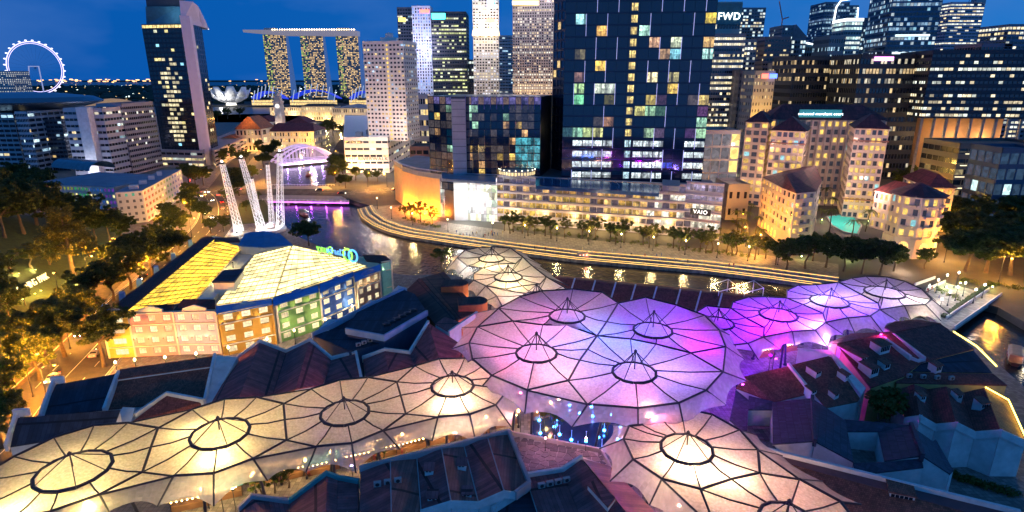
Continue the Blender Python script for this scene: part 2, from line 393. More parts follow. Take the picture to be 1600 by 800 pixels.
# river steps, lit under every nosing
STEPM = mat('step_stone', (.34, .29, .23), .7, var=.6, vs=.6, bump=.4, bs=12)
GLOW = emat('step_light', (1., .56, .13), 2.2)
steps = thing('river_steps', 'stone river steps glowing gold along the far bank of the river', 'steps', (sp[6].x, sp[6].y, 0))
for k in range(6):
    a = offs(sm, k * 1.4 - 1.2); b = offs(sm, k * 1.4 + .2); zt = -.8 + k * .32; m = MB(); e = MB()
    for i in range(len(sm) - 1):
        m.hexa([(*a[i], -3), (*a[i + 1], -3), (*b[i + 1], -3), (*b[i], -3), (*a[i], zt), (*a[i + 1], zt), (*b[i + 1], zt), (*b[i], zt)])
        f = offs(sm, k * 1.4 - 1.26); c = offs(sm, k * 1.4 - 1.21)
        if k != 2 and k != 4:
            p, q = f[i], f[i + 1]; p2, q2 = c[i], c[i + 1]
            e.hexa([(*p, zt - .17), (*q, zt - .17), (*q2, zt - .17), (*p2, zt - .17), (*p, zt - .03), (*q, zt - .03), (*q2, zt - .03), (*p2, zt - .03)])
    st = m.build('step', STEPM, steps)
    if e.f: e.build('light_strip', GLOW, st)
PROM = mat('promenade_paving', (.17, .15, .13), .7, var=.25, vs=.5, pattern='slab', ps=(.8, .8), bump=.3)
m = MB(); a = offs(sm, 7.2); b = offs(sm, 27)
for i in range(len(sm) - 1): m.face([(*a[i], .03), (*a[i + 1], .03), (*b[i + 1], .03), (*b[i], .03)])
o = m.build('promenade', PROM); o['kind'] = 'structure'
# road bridge across the river
def bridge():
    T = thing('road_bridge', 'flat road bridge with purple lit edges crossing the river', 'bridge', (G(470, 300).x, G(470, 300).y, 0))
    m = MB(); A0, A1, B1_, B0 = G(404, 312, .4), G(545, 314, .4), G(522, 289, .4), G(425, 289, .4)
    m.prism(ccw([tuple(p[:2]) for p in (A0, A1, B1_, B0)]), -1.3, -.1); m.build('deck', CONC, T)
    pl = emat('purple_light', (.62, .10, 1.), 5.)
    for a, b in ((A0, A1), (B0, B1_)):
        d = (b - a); mm = MB(); n = 22
        for i in range(n + 1): mm.box(a.lerp(b, i / n) + Vector((0, 0, .1)), (.25, .25, 1.1))
        dv = Vector((b.x - a.x, b.y - a.y)); ang = math.atan2(dv.y, dv.x); mid = a.lerp(b, .5)
        mm.box((mid.x, mid.y, .75), (dv.length, .3, .14), ang); mm.build('railing', WHITEP, T)
        e = MB(); o2 = Vector((math.sin(ang), -math.cos(ang), 0)) * (.35 if a is A0 else -.35); e.box((mid.x + o2.x, mid.y + o2.y, -.75), (dv.length, .14, .3), ang); e.build('light_strip', pl, T)
        for i in range(6):
            q = a.lerp(b, (i + .5) / 6) + o2 * 2; light('purple_wash', (q.x, q.y, -1.0), (.55, .08, 1.), 500, T, size=.3)
    for s in (.33, .66):
        m = MB(); a = A0.lerp(A1, s); b = B0.lerp(B1_, s); dv = b - a; m.box(((a.x + b.x) / 2, (a.y + b.y) / 2, -2.4), (dv.length, 1.6, 2.6), math.atan2(dv.y, dv.x)); m.build('pier', STONE, T)
bridge()
def arch_bridge():
    a, b = G(437, 258), G(527, 250); c = Vector(((a.x + b.x) / 2, (a.y + b.y) / 2, 0)); T = thing('arch_bridge', 'white lit arched bridge with hangers over the purple river', 'bridge', c)
    dv = Vector((b.x - a.x, b.y - a.y, 0)); L = dv.length; d = dv / L; n = Vector((-d.y, d.x, 0)); wl = mat('arch_paint', (.75, .7, .78), .5, emit=(.75, .5, 1.), es=.25)  # arch lighting put into the paint as a faint glow
    m = MB(); m.prism(ccw([tuple((p)[:2]) for p in (a, b, b + n * 22, a + n * 22)]), -.6, .35); m.build('deck', CONC, T)
    for k in (0, 10.5, 21):
        m = MB(); pts = []
        for i in range(17):
            s = i / 16; pts.append(a + d * L * s + n * (k + .5) + Vector((0, 0, .5 + 13 * math.sin(math.pi * s) ** .8)))
        m.tube(pts, .9, 6); m.tube([a + n * (k + .5) + Vector((0, 0, 1.5)), b + n * (k + .5) + Vector((0, 0, 1.5))], .5, 6); m.build('arch_rib', wl, T)
        h = MB()
        for i in range(2, 15):
            p = pts[i]; h.tube([p, (p.x, p.y, .4)], .22, 5)
        h.build('hanger_row', wl, T)
    e = MB(); e.box((c.x - n.x * .5, c.y - n.y * .5, -.1), (L, .3, .7), math.atan2(d.y, d.x)); e.build('light_strip', emat('deck_light', (.85, .65, 1.), 5.), T)
    for i in range(5):
        q = a.lerp(b, (i + .5) / 5) - n * 3; light('violet_wash', (q.x, q.y, -.6), (.55, .30, 1.), 1500, T, size=.5)
    light('arch_flood', (c.x - n.x * 9, c.y - n.y * 9, 2.5), (.8, .6, 1.), 6000, T, size=.5)
arch_bridge()
def foot_bridge():
    q = [G(1420, 474, .6), G(1474, 440, .6), G(1562, 462, .6), G(1486, 515, .6)]; T = thing('footbridge', 'broad paved footbridge with white parapets and lamp posts', 'bridge', (q[0].x, q[0].y, 0))
    m = MB(); m.prism(ccw([tuple(p[:2]) for p in q]), -.9, .35); m.build('deck', mat('bridge_paving', (.42, .40, .38), .7, pattern='slab', ps=(.6, .6), bump=.2), T)
    def par(a, b, h=1.0, w=.35):
        dv = b - a; m = MB(); m.box(((a.x + b.x) / 2, (a.y + b.y) / 2, .35 + h / 2), (dv.length, w, h), math.atan2(dv.y, dv.x)); m.build('parapet', WHITEP, T)
    par(G(1429, 448), G(1460, 437)); par(G(1447, 456), G(1476, 443)); par(G(1478, 500), G(1545, 455)); par(G(1490, 516), G(1564, 463))
    m = MB(); a, b = G(1474, 497), G(1538, 452); 
    for i in range(40):
        p = a.lerp(b, i / 39); m.box((p.x + R.uniform(-.2, .2), p.y + R.uniform(-.2, .2), .7), (1.1, 1.1, .75 + R.uniform(-.1, .2)), R.random() * 3)
    m.build('hedge', mat('hedge_leaf', (.03, .06, .02), .9, var=.5, vs=3, bump=1., bs=9), T)
foot_bridge()
# ================================================================ canopies over the streets
def membrane(name, col, transp, trl, speck, sc, glossy=.06):
    m = bpy.data.materials.new(name); m.use_nodes = True; t = m.node_tree
    for n in list(t.nodes):
        if n.type != 'OUTPUT_MATERIAL': t.nodes.remove(n)
    out = [n for n in t.nodes if n.type == 'OUTPUT_MATERIAL'][0]
    co = N(t, 'TexCoord'); v = N(t, 'TexVoronoi', feature='F1'); v.inputs['Scale'].default_value = sc; t.links.new(co.outputs['UV'], v.inputs['Vector'])
    no = N(t, 'TexNoise'); no.inputs['Scale'].default_value = sc * .55; no.inputs['Detail'].default_value = 5; no.inputs['Roughness'].default_value = .7; t.links.new(co.outputs['UV'], no.inputs['Vector'])
    mu = N(t, 'Math', operation='MULTIPLY_ADD'); t.links.new(v.outputs['Distance'], mu.inputs[0]); mu.inputs[1].default_value = -.5; t.links.new(no.outputs['Fac'], mu.inputs[2])
    mr = N(t, 'MapRange'); mr.inputs[1].default_value = 0.; mr.inputs[2].default_value = .6; mr.inputs[3].default_value = 1 - speck; mr.inputs[4].default_value = 1 + speck * .5; t.links.new(mu.outputs[0], mr.inputs[0])
    cm = N(t, 'Mix', data_type='RGBA', blend_type='MULTIPLY'); cm.inputs[0].default_value = 1; cm.inputs[6].default_value = (*col, 1); t.links.new(mr.outputs[0], cm.inputs[7])
    d = N(t, 'BsdfDiffuse'); tr = N(t, 'BsdfTranslucent'); tp = N(t, 'BsdfTransparent'); gl = N(t, 'BsdfGlossy'); gl.inputs['Roughness'].default_value = .25
    t.links.new(cm.outputs[2], d.inputs[0]); t.links.new(cm.outputs[2], tr.inputs[0])
    m1 = N(t, 'MixShader'); m1.inputs[0].default_value = trl; t.links.new(d.outputs[0], m1.inputs[1]); t.links.new(tr.outputs[0], m1.inputs[2])
    m2 = N(t, 'MixShader'); m2.inputs[0].default_value = transp; t.links.new(m1.outputs[0], m2.inputs[1]); t.links.new(tp.outputs[0], m2.inputs[2])
    m3 = N(t, 'MixShader'); m3.inputs[0].default_value = glossy; t.links.new(m2.outputs[0], m3.inputs[1]); t.links.new(gl.outputs[0], m3.inputs[2])
    t.links.new(m3.outputs[0], out.inputs[0]); return m
MEM = membrane('canopy_film', (.80, .78, .82), .05, .93, .26, 2.6, .03)
SKIRT = membrane('clear_film', (.80, .76, .78), .52, .55, .25, .8, .05)
STEEL = mat('navy_steel', (.022, .026, .05), .45, .3, var=.15)
LAMPB = mat('lamp_body', (.05, .05, .06), .4, .5)
CABLE = mat('cable', (.09, .09, .12), .4, .6)
edges_done = set()
def ek(a, b): return tuple(sorted(((round(a[0]), round(a[1])), (round(b[0]), round(b[1])))))
def canopy(label, c, a, zr, outer, zb, lamps, tri=(), skirts=(), drop=4.2, apex=2.8, rt=.27, cols=(0,), pf=1.55):
    cen = P(c[0], c[1], zr); zc = cen.y * CP - (zr - H) * SP; r = a * zc / F
    T = thing('street_canopy', label, 'canopy', (cen.x, cen.y, 0), 'mushroom canopies over the quay streets')
    V = [P(p[0], p[1], zb) for p in outer]; n = len(V)
    def rp(v, f=1.):
        d = Vector((v.x - cen.x, v.y - cen.y)); t = math.atan2(d.y, d.x)
        return Vector((cen.x + r * f * math.cos(t), cen.y + r * f * math.sin(t), zr))
    ring = [rp(v) for v in V]
    def patch(a0, a1, b0, b1, sag, nu=4, nv=5):     # a: inner edge, b: outer edge
        m = MB(); g = []
        for j in range(nv + 1):
            for i in range(nu + 1):
                s, t = i / nu, j / nv
                p = (a0.lerp(a1, s)).lerp(b0.lerp(b1, s), t); w = math.sin(math.pi * s) * math.sin(math.pi * min(1, t * .8 + .1))
                g.append((p.x, p.y, p.z - sag * w - .25 * math.sin(math.pi * t)))
        m.v = g
        for j in range(nv):
            for i in range(nu):
                k = j * (nu + 1) + i; m.f.append((k, k + 1, k + nu + 2, k + nu + 1)); m.c.append(None)
        return m
    for i in range(n):
        j = (i + 1) % n
        patch(ring[i], ring[j], V[i], V[j], .35).build('panel', MEM, T, True)
        b = MB(); b.tube([ring[i] + Vector((0, 0, .06)), ring[i].lerp(V[i], .5) + Vector((0, 0, -.16)), V[i] + Vector((0, 0, .06))], [.13, .11, .11], 6); b.build('rib', STEEL, T)
    for t3 in tri:
        q = [P(x, y, zb) for x, y in t3]; m = MB(); m.face(q); m.build('panel', MEM, T)
    # ring beam, inner cone and cable pyramid
    nr = 14; rg = [Vector((cen.x + r * math.cos(2 * math.pi * k / nr), cen.y + r * math.sin(2 * math.pi * k / nr), zr)) for k in range(nr + 1)]
    m = MB()
    for k in range(nr): m.tube([rg[k], rg[k + 1]], rt, 6)
    m.build('ring_beam', STEEL, T)
    top = Vector((cen.x, cen.y, zr + .7)); m = MB()
    for k in range(nr): m.face((rg[k], rg[k + 1], top))
    m.build('ring_cover', MEM, T)
    ap = Vector((cen.x, cen.y, zr + apex)); m = MB()
    for k in (0, 2, 4, 7, 9, 12): m.tube([rg[k], ap], .075, 5)
    m.tube([top - Vector((0, 0, .3)), ap + Vector((0, 0, .35))], .1, 6); m.lathe(ap, [(.05, -.25), (.28, -.1), (.28, .15), (.05, .3)], 8)
    m.build('cable_pyramid', CABLE, T)
    # rim, shared edges once
    m = MB(); any_ = False
    for i in range(n):
        j = (i + 1) % n; key = ek(outer[i], outer[j])
        if key in edges_done: continue
        edges_done.add(key); m.tube([V[i] + Vector((0, 0, .08)), V[j] + Vector((0, 0, .08))], .19, 6); any_ = True
    for t3 in tri:
        for x, y in zip(t3, t3[1:] + t3[:1]):
            key = ek(x, y)
            if key in edges_done: continue
            edges_done.add(key); m.tube([P(*x, zb + .05), P(*y, zb + .05)], .16, 6); any_ = True
    if any_: m.build('rim', STEEL, T)
    for sk in skirts:                                # each: list of (top px, bottom px)
        tp = [P(*s[0], zb - .08) for s in sk]; bt = [P(*s[1], zb - drop) for s in sk]
        for i in range(len(sk) - 1):
            nu, nv = 8, 4; m = MB(); g = []
            for j in range(nv + 1):
                for k in range(nu + 1):
                    s, t = k / nu, j / nv
                    hem = 1 - .30 * math.sin(math.pi * s); p = tp[i].lerp(tp[i + 1], s).lerp(bt[i].lerp(bt[i + 1], s), t * hem)
                    g.append(tuple(p))
            m.v = g
            for j in range(nv):
                for k in range(nu):
                    q = j * (nu + 1) + k; m.f.append((q, q + 1, q + nu + 2, q + nu + 1)); m.c.append(None)
            m.build('skirt', SKIRT, T, True)
        for (sa, sb), p, q in zip(sk, tp, bt):
            if ek(sa, sb) in edges_done: continue
            edges_done.add(ek(sa, sb)); b = MB(); b.tube([p, q], [.17, .13], 6); b.build('strut', STEEL, T)
    for k in cols:
        b = MB(); v = V[k % n]; f = Vector((v.x * .6 + cen.x * .4, v.y * .6 + cen.y * .4, 0)); b.tube([f, f.lerp(ring[k % n], .9), ring[k % n]], [.28, .22, .16], 8)
        b.lathe(f, [(.5, 0), (.5, .3), (.3, .5)], 10); b.build('column', STEEL, T)
    for (dx, dy, z, col, watt) in lamps:
        if z <= 9.5: z = 5.
        L = Vector((cen.x + dx, cen.y + dy, z)); b = MB(); b.lathe(L, [(.12, -.6), (.3, -.45), (.36, -.05), (.3, -.05), (.26, -.3)], 10, False); b.tube([L - Vector((0, 0, .5)), (L.x, L.y, 0)], .07, 6)
        fx = b.build('floodlight', LAMPB, T); g = MB(); g.lathe(L, [(.27, -.22), (.2, -.12), (.01, -.09)], 10); g.build('lens', emat('lens_%.2f_%.2f_%.2f' % col, col, 14), fx)
        light('flood', (L.x, L.y, L.z + .25), col, watt * pf * (.72 if z <= 5. else 1.55), fx, size=.35)
    return T
CW = (1., .68, .20); PK = (1., .17, .30); BL = (.03, .22, 1.); VL = (.20, .0, 1.); LV = (.62, .52, 1.); CR = (1., .80, .48); MG = (.6, .0, 1.)
L1 = [(247, 669), (236, 699), (223, 738), (156, 773), (78, 800), (18, 812), (-40, 796), (-45, 752), (22, 714), (84, 684), (147, 665), (200, 661)]
L2 = [(247, 669), (300, 640), (351, 624), (401, 621), (443, 631), (445, 656), (448, 688), (396, 717), (334, 740), (271, 744), (223, 738), (236, 699)]
L3 = [(443, 631), (486, 608), (531, 594), (575, 590), (620, 597), (626, 618), (634, 647), (599, 673), (550, 693), (494, 698), (448, 688), (445, 656)]
L4 = [(620, 597), (648, 572), (686, 561), (726, 560), (760, 568), (790, 585), (796, 607), (775, 633), (734, 648), (684, 652), (634, 647), (626, 618)]
canopy('cream lit mushroom canopy at the roadside end of the street, beside navy roofs', (115, 735), 52, 16, L1, 15, lamps=[(0, 0, 9, CW, 2000), (-3, -7, 12.2, CW, 1000), (5, -5, 12.4, CW, 900), (-4, 4, 12, CW, 500)],
       tri=[[(200, 661), (247, 669), (300, 640)], [(156, 773), (223, 738), (271, 744)]], skirts=[[((18, 812), (10, 850)), ((78, 800), (75, 842)), ((156, 773), (170, 799)), ((271, 744), (246, 791))]], cols=(0, 4, 9))
canopy('pale yellow mushroom canopy with a bright patch, below the brown tiled roof', (344, 677), 43, 16, L2, 15, lamps=[(0, 1, 9, CW, 1900), (1.5, -5.2, 13.0, CW, 900), (-5, 2, 12, CW, 500)],
       tri=[[(401, 621), (443, 631), (486, 608)], [(396, 717), (448, 688), (494, 698)]], skirts=[[((271, 744), (246, 791)), ((334, 740), (334, 791)), ((396, 717), (418, 751)), ((494, 698), (478, 738))]], cols=(1, 6, 9))
canopy('dim lavender grey mushroom canopy below the dark sawtooth gables', (539, 645), 37, 16, L3, 15, lamps=[(0, 1, 7, LV, 260)],
       tri=[[(575, 590), (620, 597), (648, 572)], [(599, 673), (634, 647), (684, 652)]], skirts=[[((494, 698), (478, 738)), ((550, 693), (556, 739)), ((599, 673), (625, 702)), ((684, 652), (675, 689))]], cols=(1, 5, 9))
canopy('warm peach mushroom canopy with a glaring lamp, tucked under the large pink canopy', (707, 603), 33, 16, L4, 15, lamps=[(0, 2, 9, (1., .50, .30), 1700), (.3, -4.6, 13.0, (1., .66, .30), 1100)],
       skirts=[[((684, 652), (675, 689)), ((734, 648), (744, 693)), ((775, 633), (799, 667)), ((796, 607), (826, 634))]], cols=(1, 6, 9))
C1 = [(801, 502), (779, 482), (812, 464), (846, 455), (895, 452), (941, 457), (966, 474), (948, 503), (933, 525), (885, 508), (848, 508)]
C2 = [(746, 511), (801, 502), (848, 508), (885, 508), (933, 525), (918, 546), (906, 563), (888, 595), (824, 610), (768, 587), (738, 561), (733, 536)]
C3 = [(966, 474), (1009, 465), (1057, 477), (1101, 493), (1124, 516), (1134, 542), (1080, 552), (1025, 538), (985, 530), (933, 525), (948, 503)]
C4 = [(933, 525), (985, 530), (1025, 538), (1080, 552), (1130, 581), (1104, 610), (1061, 630), (997, 638), (918, 632), (888, 595), (906, 563), (918, 546)]
canopy('tall salmon pink mushroom canopy of the central square, on the river side', (886, 494), 28, 19.4, C1, 18, pf=.62, lamps=[(-3, -2, 11, PK, 3300), (6, -4, 13, BL, 2600)], apex=4.2, cols=(1, 4, 6), drop=4.5)
canopy('tall pink mushroom canopy of the central square with a pointed wing over dark red roofs', (838, 552), 32, 19.4, C2, 18, pf=.62, lamps=[(-3, 0, 11, PK, 3000), (4, -6, 13, (1., .48, .42), 1500), (6, 6, 13.5, BL, 1900)],
       tri=[[(746, 511), (779, 482), (801, 502)], [(824, 610), (888, 595), (918, 632)]],
       skirts=[[((779, 482), (741, 490)), ((746, 511), (722, 512)), ((733, 536), (706, 545)), ((738, 561), (729, 567))],
               [((768, 587), (747, 611)), ((824, 610), (820, 646)), ((918, 632), (894, 667))]], apex=4.2, cols=(0, 8, 9), drop=4.)
canopy('tall mushroom canopy half blue half violet in the central square', (1020, 516), 30, 19.4, C3, 18, pf=.62, lamps=[(-5, -2, 12, BL, 2600), (6, 0, 12, MG, 2300), (9, -6, 14.6, MG, 900)],
       tri=[[(1080, 552), (1134, 542), (1130, 581)]], apex=4.2, cols=(1, 3, 5), drop=4.5,
       skirts=[[((1101, 493), (1125, 498)), ((1124, 516), (1150, 528)), ((1134, 542), (1163, 561)), ((1130, 581), (1167, 595)), ((1104, 610), (1134, 633))]])
canopy('tall mushroom canopy lit blue above and rose below, in front of the fountain court', (991, 582), 34, 19.4, C4, 18, pf=.62, lamps=[(-1, 4, 11.5, (.14, .24, 1.), 2800), (2, -7.5, 13.5, PK, 1600), (.8, -9.3, 16.2, (1., .5, .45), 500), (7, 3, 13.5, (.6, .3, 1.), 1300)],
       skirts=[[((918, 632), (894, 667)), ((997, 638), (997, 673)), ((1061, 630), (1070, 672)), ((1104, 610), (1134, 633))]], apex=4.2, cols=(4, 7, 9), drop=4.)
B1 = [(714, 403), (727, 391), (747, 387), (773, 386), (798, 388), (817, 402), (806, 412), (778, 413), (755, 419), (730, 416)]
B2 = [(740, 428), (755, 419), (778, 413), (806, 412), (817, 402), (831, 415), (854, 433), (844, 444), (816, 447), (789, 452), (759, 447), (740, 438)]
B3 = [(759, 447), (789, 452), (816, 447), (844, 444), (854, 433), (880, 448), (900, 465), (880, 485), (830, 490), (785, 480), (776, 463)]
canopy('cream mushroom canopy standing at the water edge', (768, 404), 20, 16, B1, 15, pf=1.7, lamps=[(0, 0, 9, CR, 3400), (0, -5, 12, CW, 800)], apex=3.4, cols=(1, 4, 9), drop=5,
       skirts=[[((727, 391), (702, 405)), ((714, 403), (697, 423)), ((730, 416), (715, 430)), ((740, 428), (722, 437))], [((798, 388), (824, 398)), ((817, 402), (846, 414)), ((831, 415), (862, 428)), ((854, 433), (888, 446))]])
canopy('cream mushroom canopy between the water edge one and the pink square', (794, 433), 22, 16, B2, 15, pf=1.7, lamps=[(0, 0, 9, CR, 3400), (1, -5, 12, CW, 700)], apex=3.4, cols=(0, 5, 9), drop=5,
       skirts=[[((740, 438), (722, 455)), ((759, 447), (744, 464)), ((776, 463), (753, 473)), ((785, 480), (779, 488))]])
canopy('cream mushroom canopy half hidden behind the salmon pink one', (838, 464), 22, 16, B3, 15, pf=1.7, lamps=[(-2, 0, 9, (1., .66, .5), 3000)], apex=3.4, cols=(0, 5, 9))
R1 = [(1104, 478), (1142, 482), (1165, 497), (1194, 512), (1193, 527), (1169, 537), (1140, 540), (1105, 530), (1085, 505), (1088, 488)]
R2 = [(1142, 482), (1145, 472), (1170, 464), (1197, 464), (1229, 466), (1254, 476), (1286, 490), (1290, 504), (1274, 516), (1238, 518), (1193, 527), (1194, 512), (1165, 497)]
R3 = [(1229, 466), (1230, 454), (1247, 446), (1275, 445), (1310, 441), (1345, 460), (1372, 474), (1375, 484), (1360, 494), (1325, 497), (1290, 504), (1286, 490), (1254, 476)]
R4 = [(1310, 441), (1330, 435), (1353, 432), (1385, 433), (1414, 440), (1440, 452), (1456, 468), (1446, 476), (1413, 478), (1375, 484), (1372, 474), (1345, 460)]
canopy('violet mushroom canopy partly behind the tall blue violet one', (1121, 505), 25, 16, R1, 15, pf=3.0, lamps=[(0, 0, 9, VL, 4600)], apex=3.4, cols=(1, 4, 7),
       skirts=[[((1169, 537), (1185, 562)), ((1193, 527), (1219, 546)), ((1238, 518), (1242, 540))]])
canopy('vivid violet mushroom canopy with two lamps along its skirt, nearer the magenta roofs', (1216, 492), 28, 16, R2, 15, pf=3.0, lamps=[(0, 1, 9, VL, 5600), (-3, -7, 11, MG, 900), (9, -5, 11.5, (.9, .4, 1.), 800)], apex=3.4, cols=(2, 5, 9),
       skirts=[[((1238, 518), (1242, 540)), ((1274, 516), (1293, 542)), ((1290, 504), (1318, 523)), ((1325, 497), (1335, 519))]])
canopy('violet mushroom canopy whose ring cover glows white', (1296, 471), 28, 16, R3, 15, pf=3.0, lamps=[(0, -4, 9, VL, 4600), (-2, 1.0, 14.4, (1., .9, .75), 110), (5, 4, 10, (.2, .15, 1.), 1500)], apex=3.4, cols=(2, 6, 9),
       skirts=[[((1325, 497), (1335, 519)), ((1360, 494), (1381, 521)), ((1375, 484), (1406, 504)), ((1413, 478), (1423, 499))]])
canopy('half violet half cream mushroom canopy beside the footbridge', (1382, 457), 28, 16, R4, 15, pf=3.0, lamps=[(-7, 2, 9, (.35, .2, 1.), 1800), (6, -5, 10, CR, 800)], apex=3.4, cols=(3, 6, 9),
       skirts=[[((1413, 478), (1423, 499)), ((1446, 476), (1470, 501)), ((1456, 468), (1484, 491)), ((1440, 452), (1462, 470))]])
F1 = [(974, 686), (983, 666), (1003, 664), (1027, 646), (1065, 638), (1113, 648), (1156, 672), (1184, 703), (1187, 739), (1143, 749), (1095, 765), (1034, 749), (989, 718)]
F2 = [(1095, 765), (1143, 749), (1187, 739), (1249, 749), (1313, 784), (1345, 825), (1330, 870), (1260, 890), (1180, 880), (1120, 830)]
canopy('large peach mushroom canopy with a glaring lamp, between copper roof and white temple gables', (1073, 701), 40, 16, F1, 15, pf=2.4, lamps=[(0, 1, 9, (1., .46, .32), 1700), (5, -5, 11.5, (1., .6, .3), 500), (-.4, -3.6, 13.2, (1., .66, .3), 800)], cols=(0, 5, 9),
       tri=[[(1184, 703), (1187, 739), (1249, 749)], [(1034, 749), (1095, 765), (1120, 830)]],
       skirts=[[((1003, 664), (975, 660)), ((983, 666), (958, 664)), ((974, 686), (937, 701)), ((989, 718), (953, 752)), ((1034, 749), (1015, 789)), ((1120, 830), (1080, 860))],
               [((1156, 672), (1182, 680)), ((1184, 703), (1222, 712)), ((1249, 749), (1285, 752)), ((1313, 784), (1345, 788))]])
canopy('peach mushroom canopy reaching under the tiled roof with the lit cornice', (1229, 812), 40, 16, F2, 15, pf=2.4, lamps=[(0, 3, 9, (1., .48, .30), 1900)], cols=(2, 4, 9))

for k, (x, y, z) in enumerate(((1212, 560, 12.6), (1296, 540, 13.6), (1376, 522, 13.2), (1160, 600, 12.5))):
    p = P(x, y, z); T = thing('wall_flood', 'magenta floodlight on a bracket above the %s' % ('leftmost tiled roof', 'blue party wall', 'riverside hall roof', 'temple roofs')[k], 'floodlight', p); m = MB(); m.box(p, (.5, .3, .3)); m.tube([p, p + Vector((0, 3, .3))], .06, 5); m.build('bracket', LAMPB, T); m = MB(); m.box(p - Vector((0, .16, 0)), (.4, .03, .2)); g_ = m.build('lens', emat('magenta_lens', (1., .1, .8), 10), T); light('magenta', (p.x, p.y - .6, p.z + .2), (1., .04, .55) if k < 3 else (.5, .05, 1.), 420 if k < 3 else 300, g_, size=.3)  # floods added so magenta light reaches roofs the canopy film cuts off
# ================================================================ shophouses between the canopies
TILE = mat('clay_tile', (.26, .085, .06), .85, var=.35, vs=.5, pattern='tile', ps=(3.2, 2.6), bump=.8)
DARKT = mat('dark_tile', (.24, .065, .055), .9, var=.3, vs=.5, pattern='tile', ps=(3.2, 2.2), bump=.7)
METALR = mat('seamed_roof', (.33, .085, .09), .8, 0., var=.3, vs=.6, pattern='slab', ps=(1.6, .12), bump=.5)
NAVYR = mat('navy_roof', (.028, .034, .06), .8, 0., var=.3, vs=.4, pattern='slab', ps=(1.4, .15), bump=.4)
COPPER = mat('copper_roof', (.20, .085, .045), .6, .2, var=.3, vs=.6, pattern='slab', ps=(1.6, .12), bump=.4)
TEMPLE = mat('temple_tile', (.04, .045, .08), .6, var=.3, vs=.7, pattern='slab', ps=(2.4, .8), bump=1.)
WASH = mat('limewash', (.62, .62, .64), .8, var=.18, vs=.5, bump=.15, bs=4)
YELLOWLIT = mat('ochre_wall', (.62, .42, .16), .8, var=.18, vs=.5, bump=.15)  # yellow light on hall wall and cornice, put into the base colour
ORANGE = mat('orange_wall', (.55, .16, .05), .8, var=.2, vs=.5)
DGLASS = mat('dark_glass', (.015, .02, .035), .12, var=0)
def V3(p): return P(p[0], p[1], p[2])
def parapet(T, path, w=.55, h=.55, m_=None, name='parapet'):
    pts = [V3(p) for p in path]; b = MB()
    for p, q in zip(pts, pts[1:]):
        d = Vector((q.x - p.x, q.y - p.y, 0)); L = d.length; d = d / L if L > 1e-6 else Vector((1, 0, 0)); n = Vector((-d.y, d.x, 0)) * w / 2; e = d * .12
        p, q = p - e, q + e; u = Vector((0, 0, h)); k = Vector((0, 0, .9))
        b.hexa([p - n - k, q - n - k, q + n - k, p + n - k, p - n + u, q - n + u, q + n + u, p + n + u])
    return b.build(name, m_ or WASH, T)
def dormer(T, px, py, z, w=1.8, d=2.2, h=1.3, rz=0., m_=None):
    c = V3((px, py, z)); cs, sn = math.cos(rz), math.sin(rz)
    def q(x, y, zz): return (c.x + x * cs - y * sn, c.y + x * sn + y * cs, c.z + zz)
    b = MB(); b.hexa([q(-w / 2, -d / 2, -1.2), q(w / 2, -d / 2, -1.2), q(w / 2, d / 2, -1.2), q(-w / 2, d / 2, -1.2), q(-w / 2, -d / 2, h), q(w / 2, -d / 2, h), q(w / 2, d / 2, h + .35), q(-w / 2, d / 2, h + .35)])
    o = b.build('dormer', WASH, T)
    r = MB(); e = .22; r.slab([q(-w / 2 - e, -d / 2 - e, h - .02), q(w / 2 + e, -d / 2 - e, h - .02), q(w / 2 + e, d / 2, h + .42), q(-w / 2 - e, d / 2, h + .42)], -.14); r.build('dormer_roof', m_ or TILE, o)
    n = max(2, round(w / .7))
    for i in range(n):
        g_ = MB(); s = -w / 2 + .15 + i * (w - .3) / n; ww = (w - .3) / n - .1; g_.slab([q(s, -d / 2 - .03, .15), q(s + ww, -d / 2 - .03, .15), q(s + ww, -d / 2 - .03, h - .2), q(s, -d / 2 - .03, h - .2)], .02, (0, 1, 0)); g_.build('pane', DGLASS, o)
def house(name, label, planes, m_, wall=None, trims=(), dorm=(), rz=0., tm=None, cat='house', drm=None):
    c = V3(planes[0][0]); T = thing(name, label, cat, (c.x, c.y, 0))
    for pl in planes:
        mm = m_
        if not isinstance(pl[-1], tuple): mm = pl[-1]; pl = pl[:-1]
        q = [V3(p) for p in pl]; a = MB(); a.slab(q if sum(p.x * r.y - r.x * p.y for p, r in zip(q, q[1:] + q[:1])) > 0 else q[::-1], .22); a.build('roof_slope', mm, T)
        b = MB(); cx = sum(p.x for p in q) / len(q); cy = sum(p.y for p in q) / len(q); ins = [(cx + (p.x - cx) * .985, cy + (p.y - cy) * .985, p.z - .26) for p in q]
        if sum(p[0] * r[1] - r[0] * p[1] for p, r in zip(ins, ins[1:] + ins[:1])) < 0: ins = ins[::-1]
        b.prism([(p[0], p[1]) for p in ins], 0, [p[2] for p in ins]); b.build('wall', wall or WASH, T)
    for t in trims: parapet(T, t, m_=tm)
    for d in dorm: dormer(T, *d, rz=rz, m_=drm)
    return T
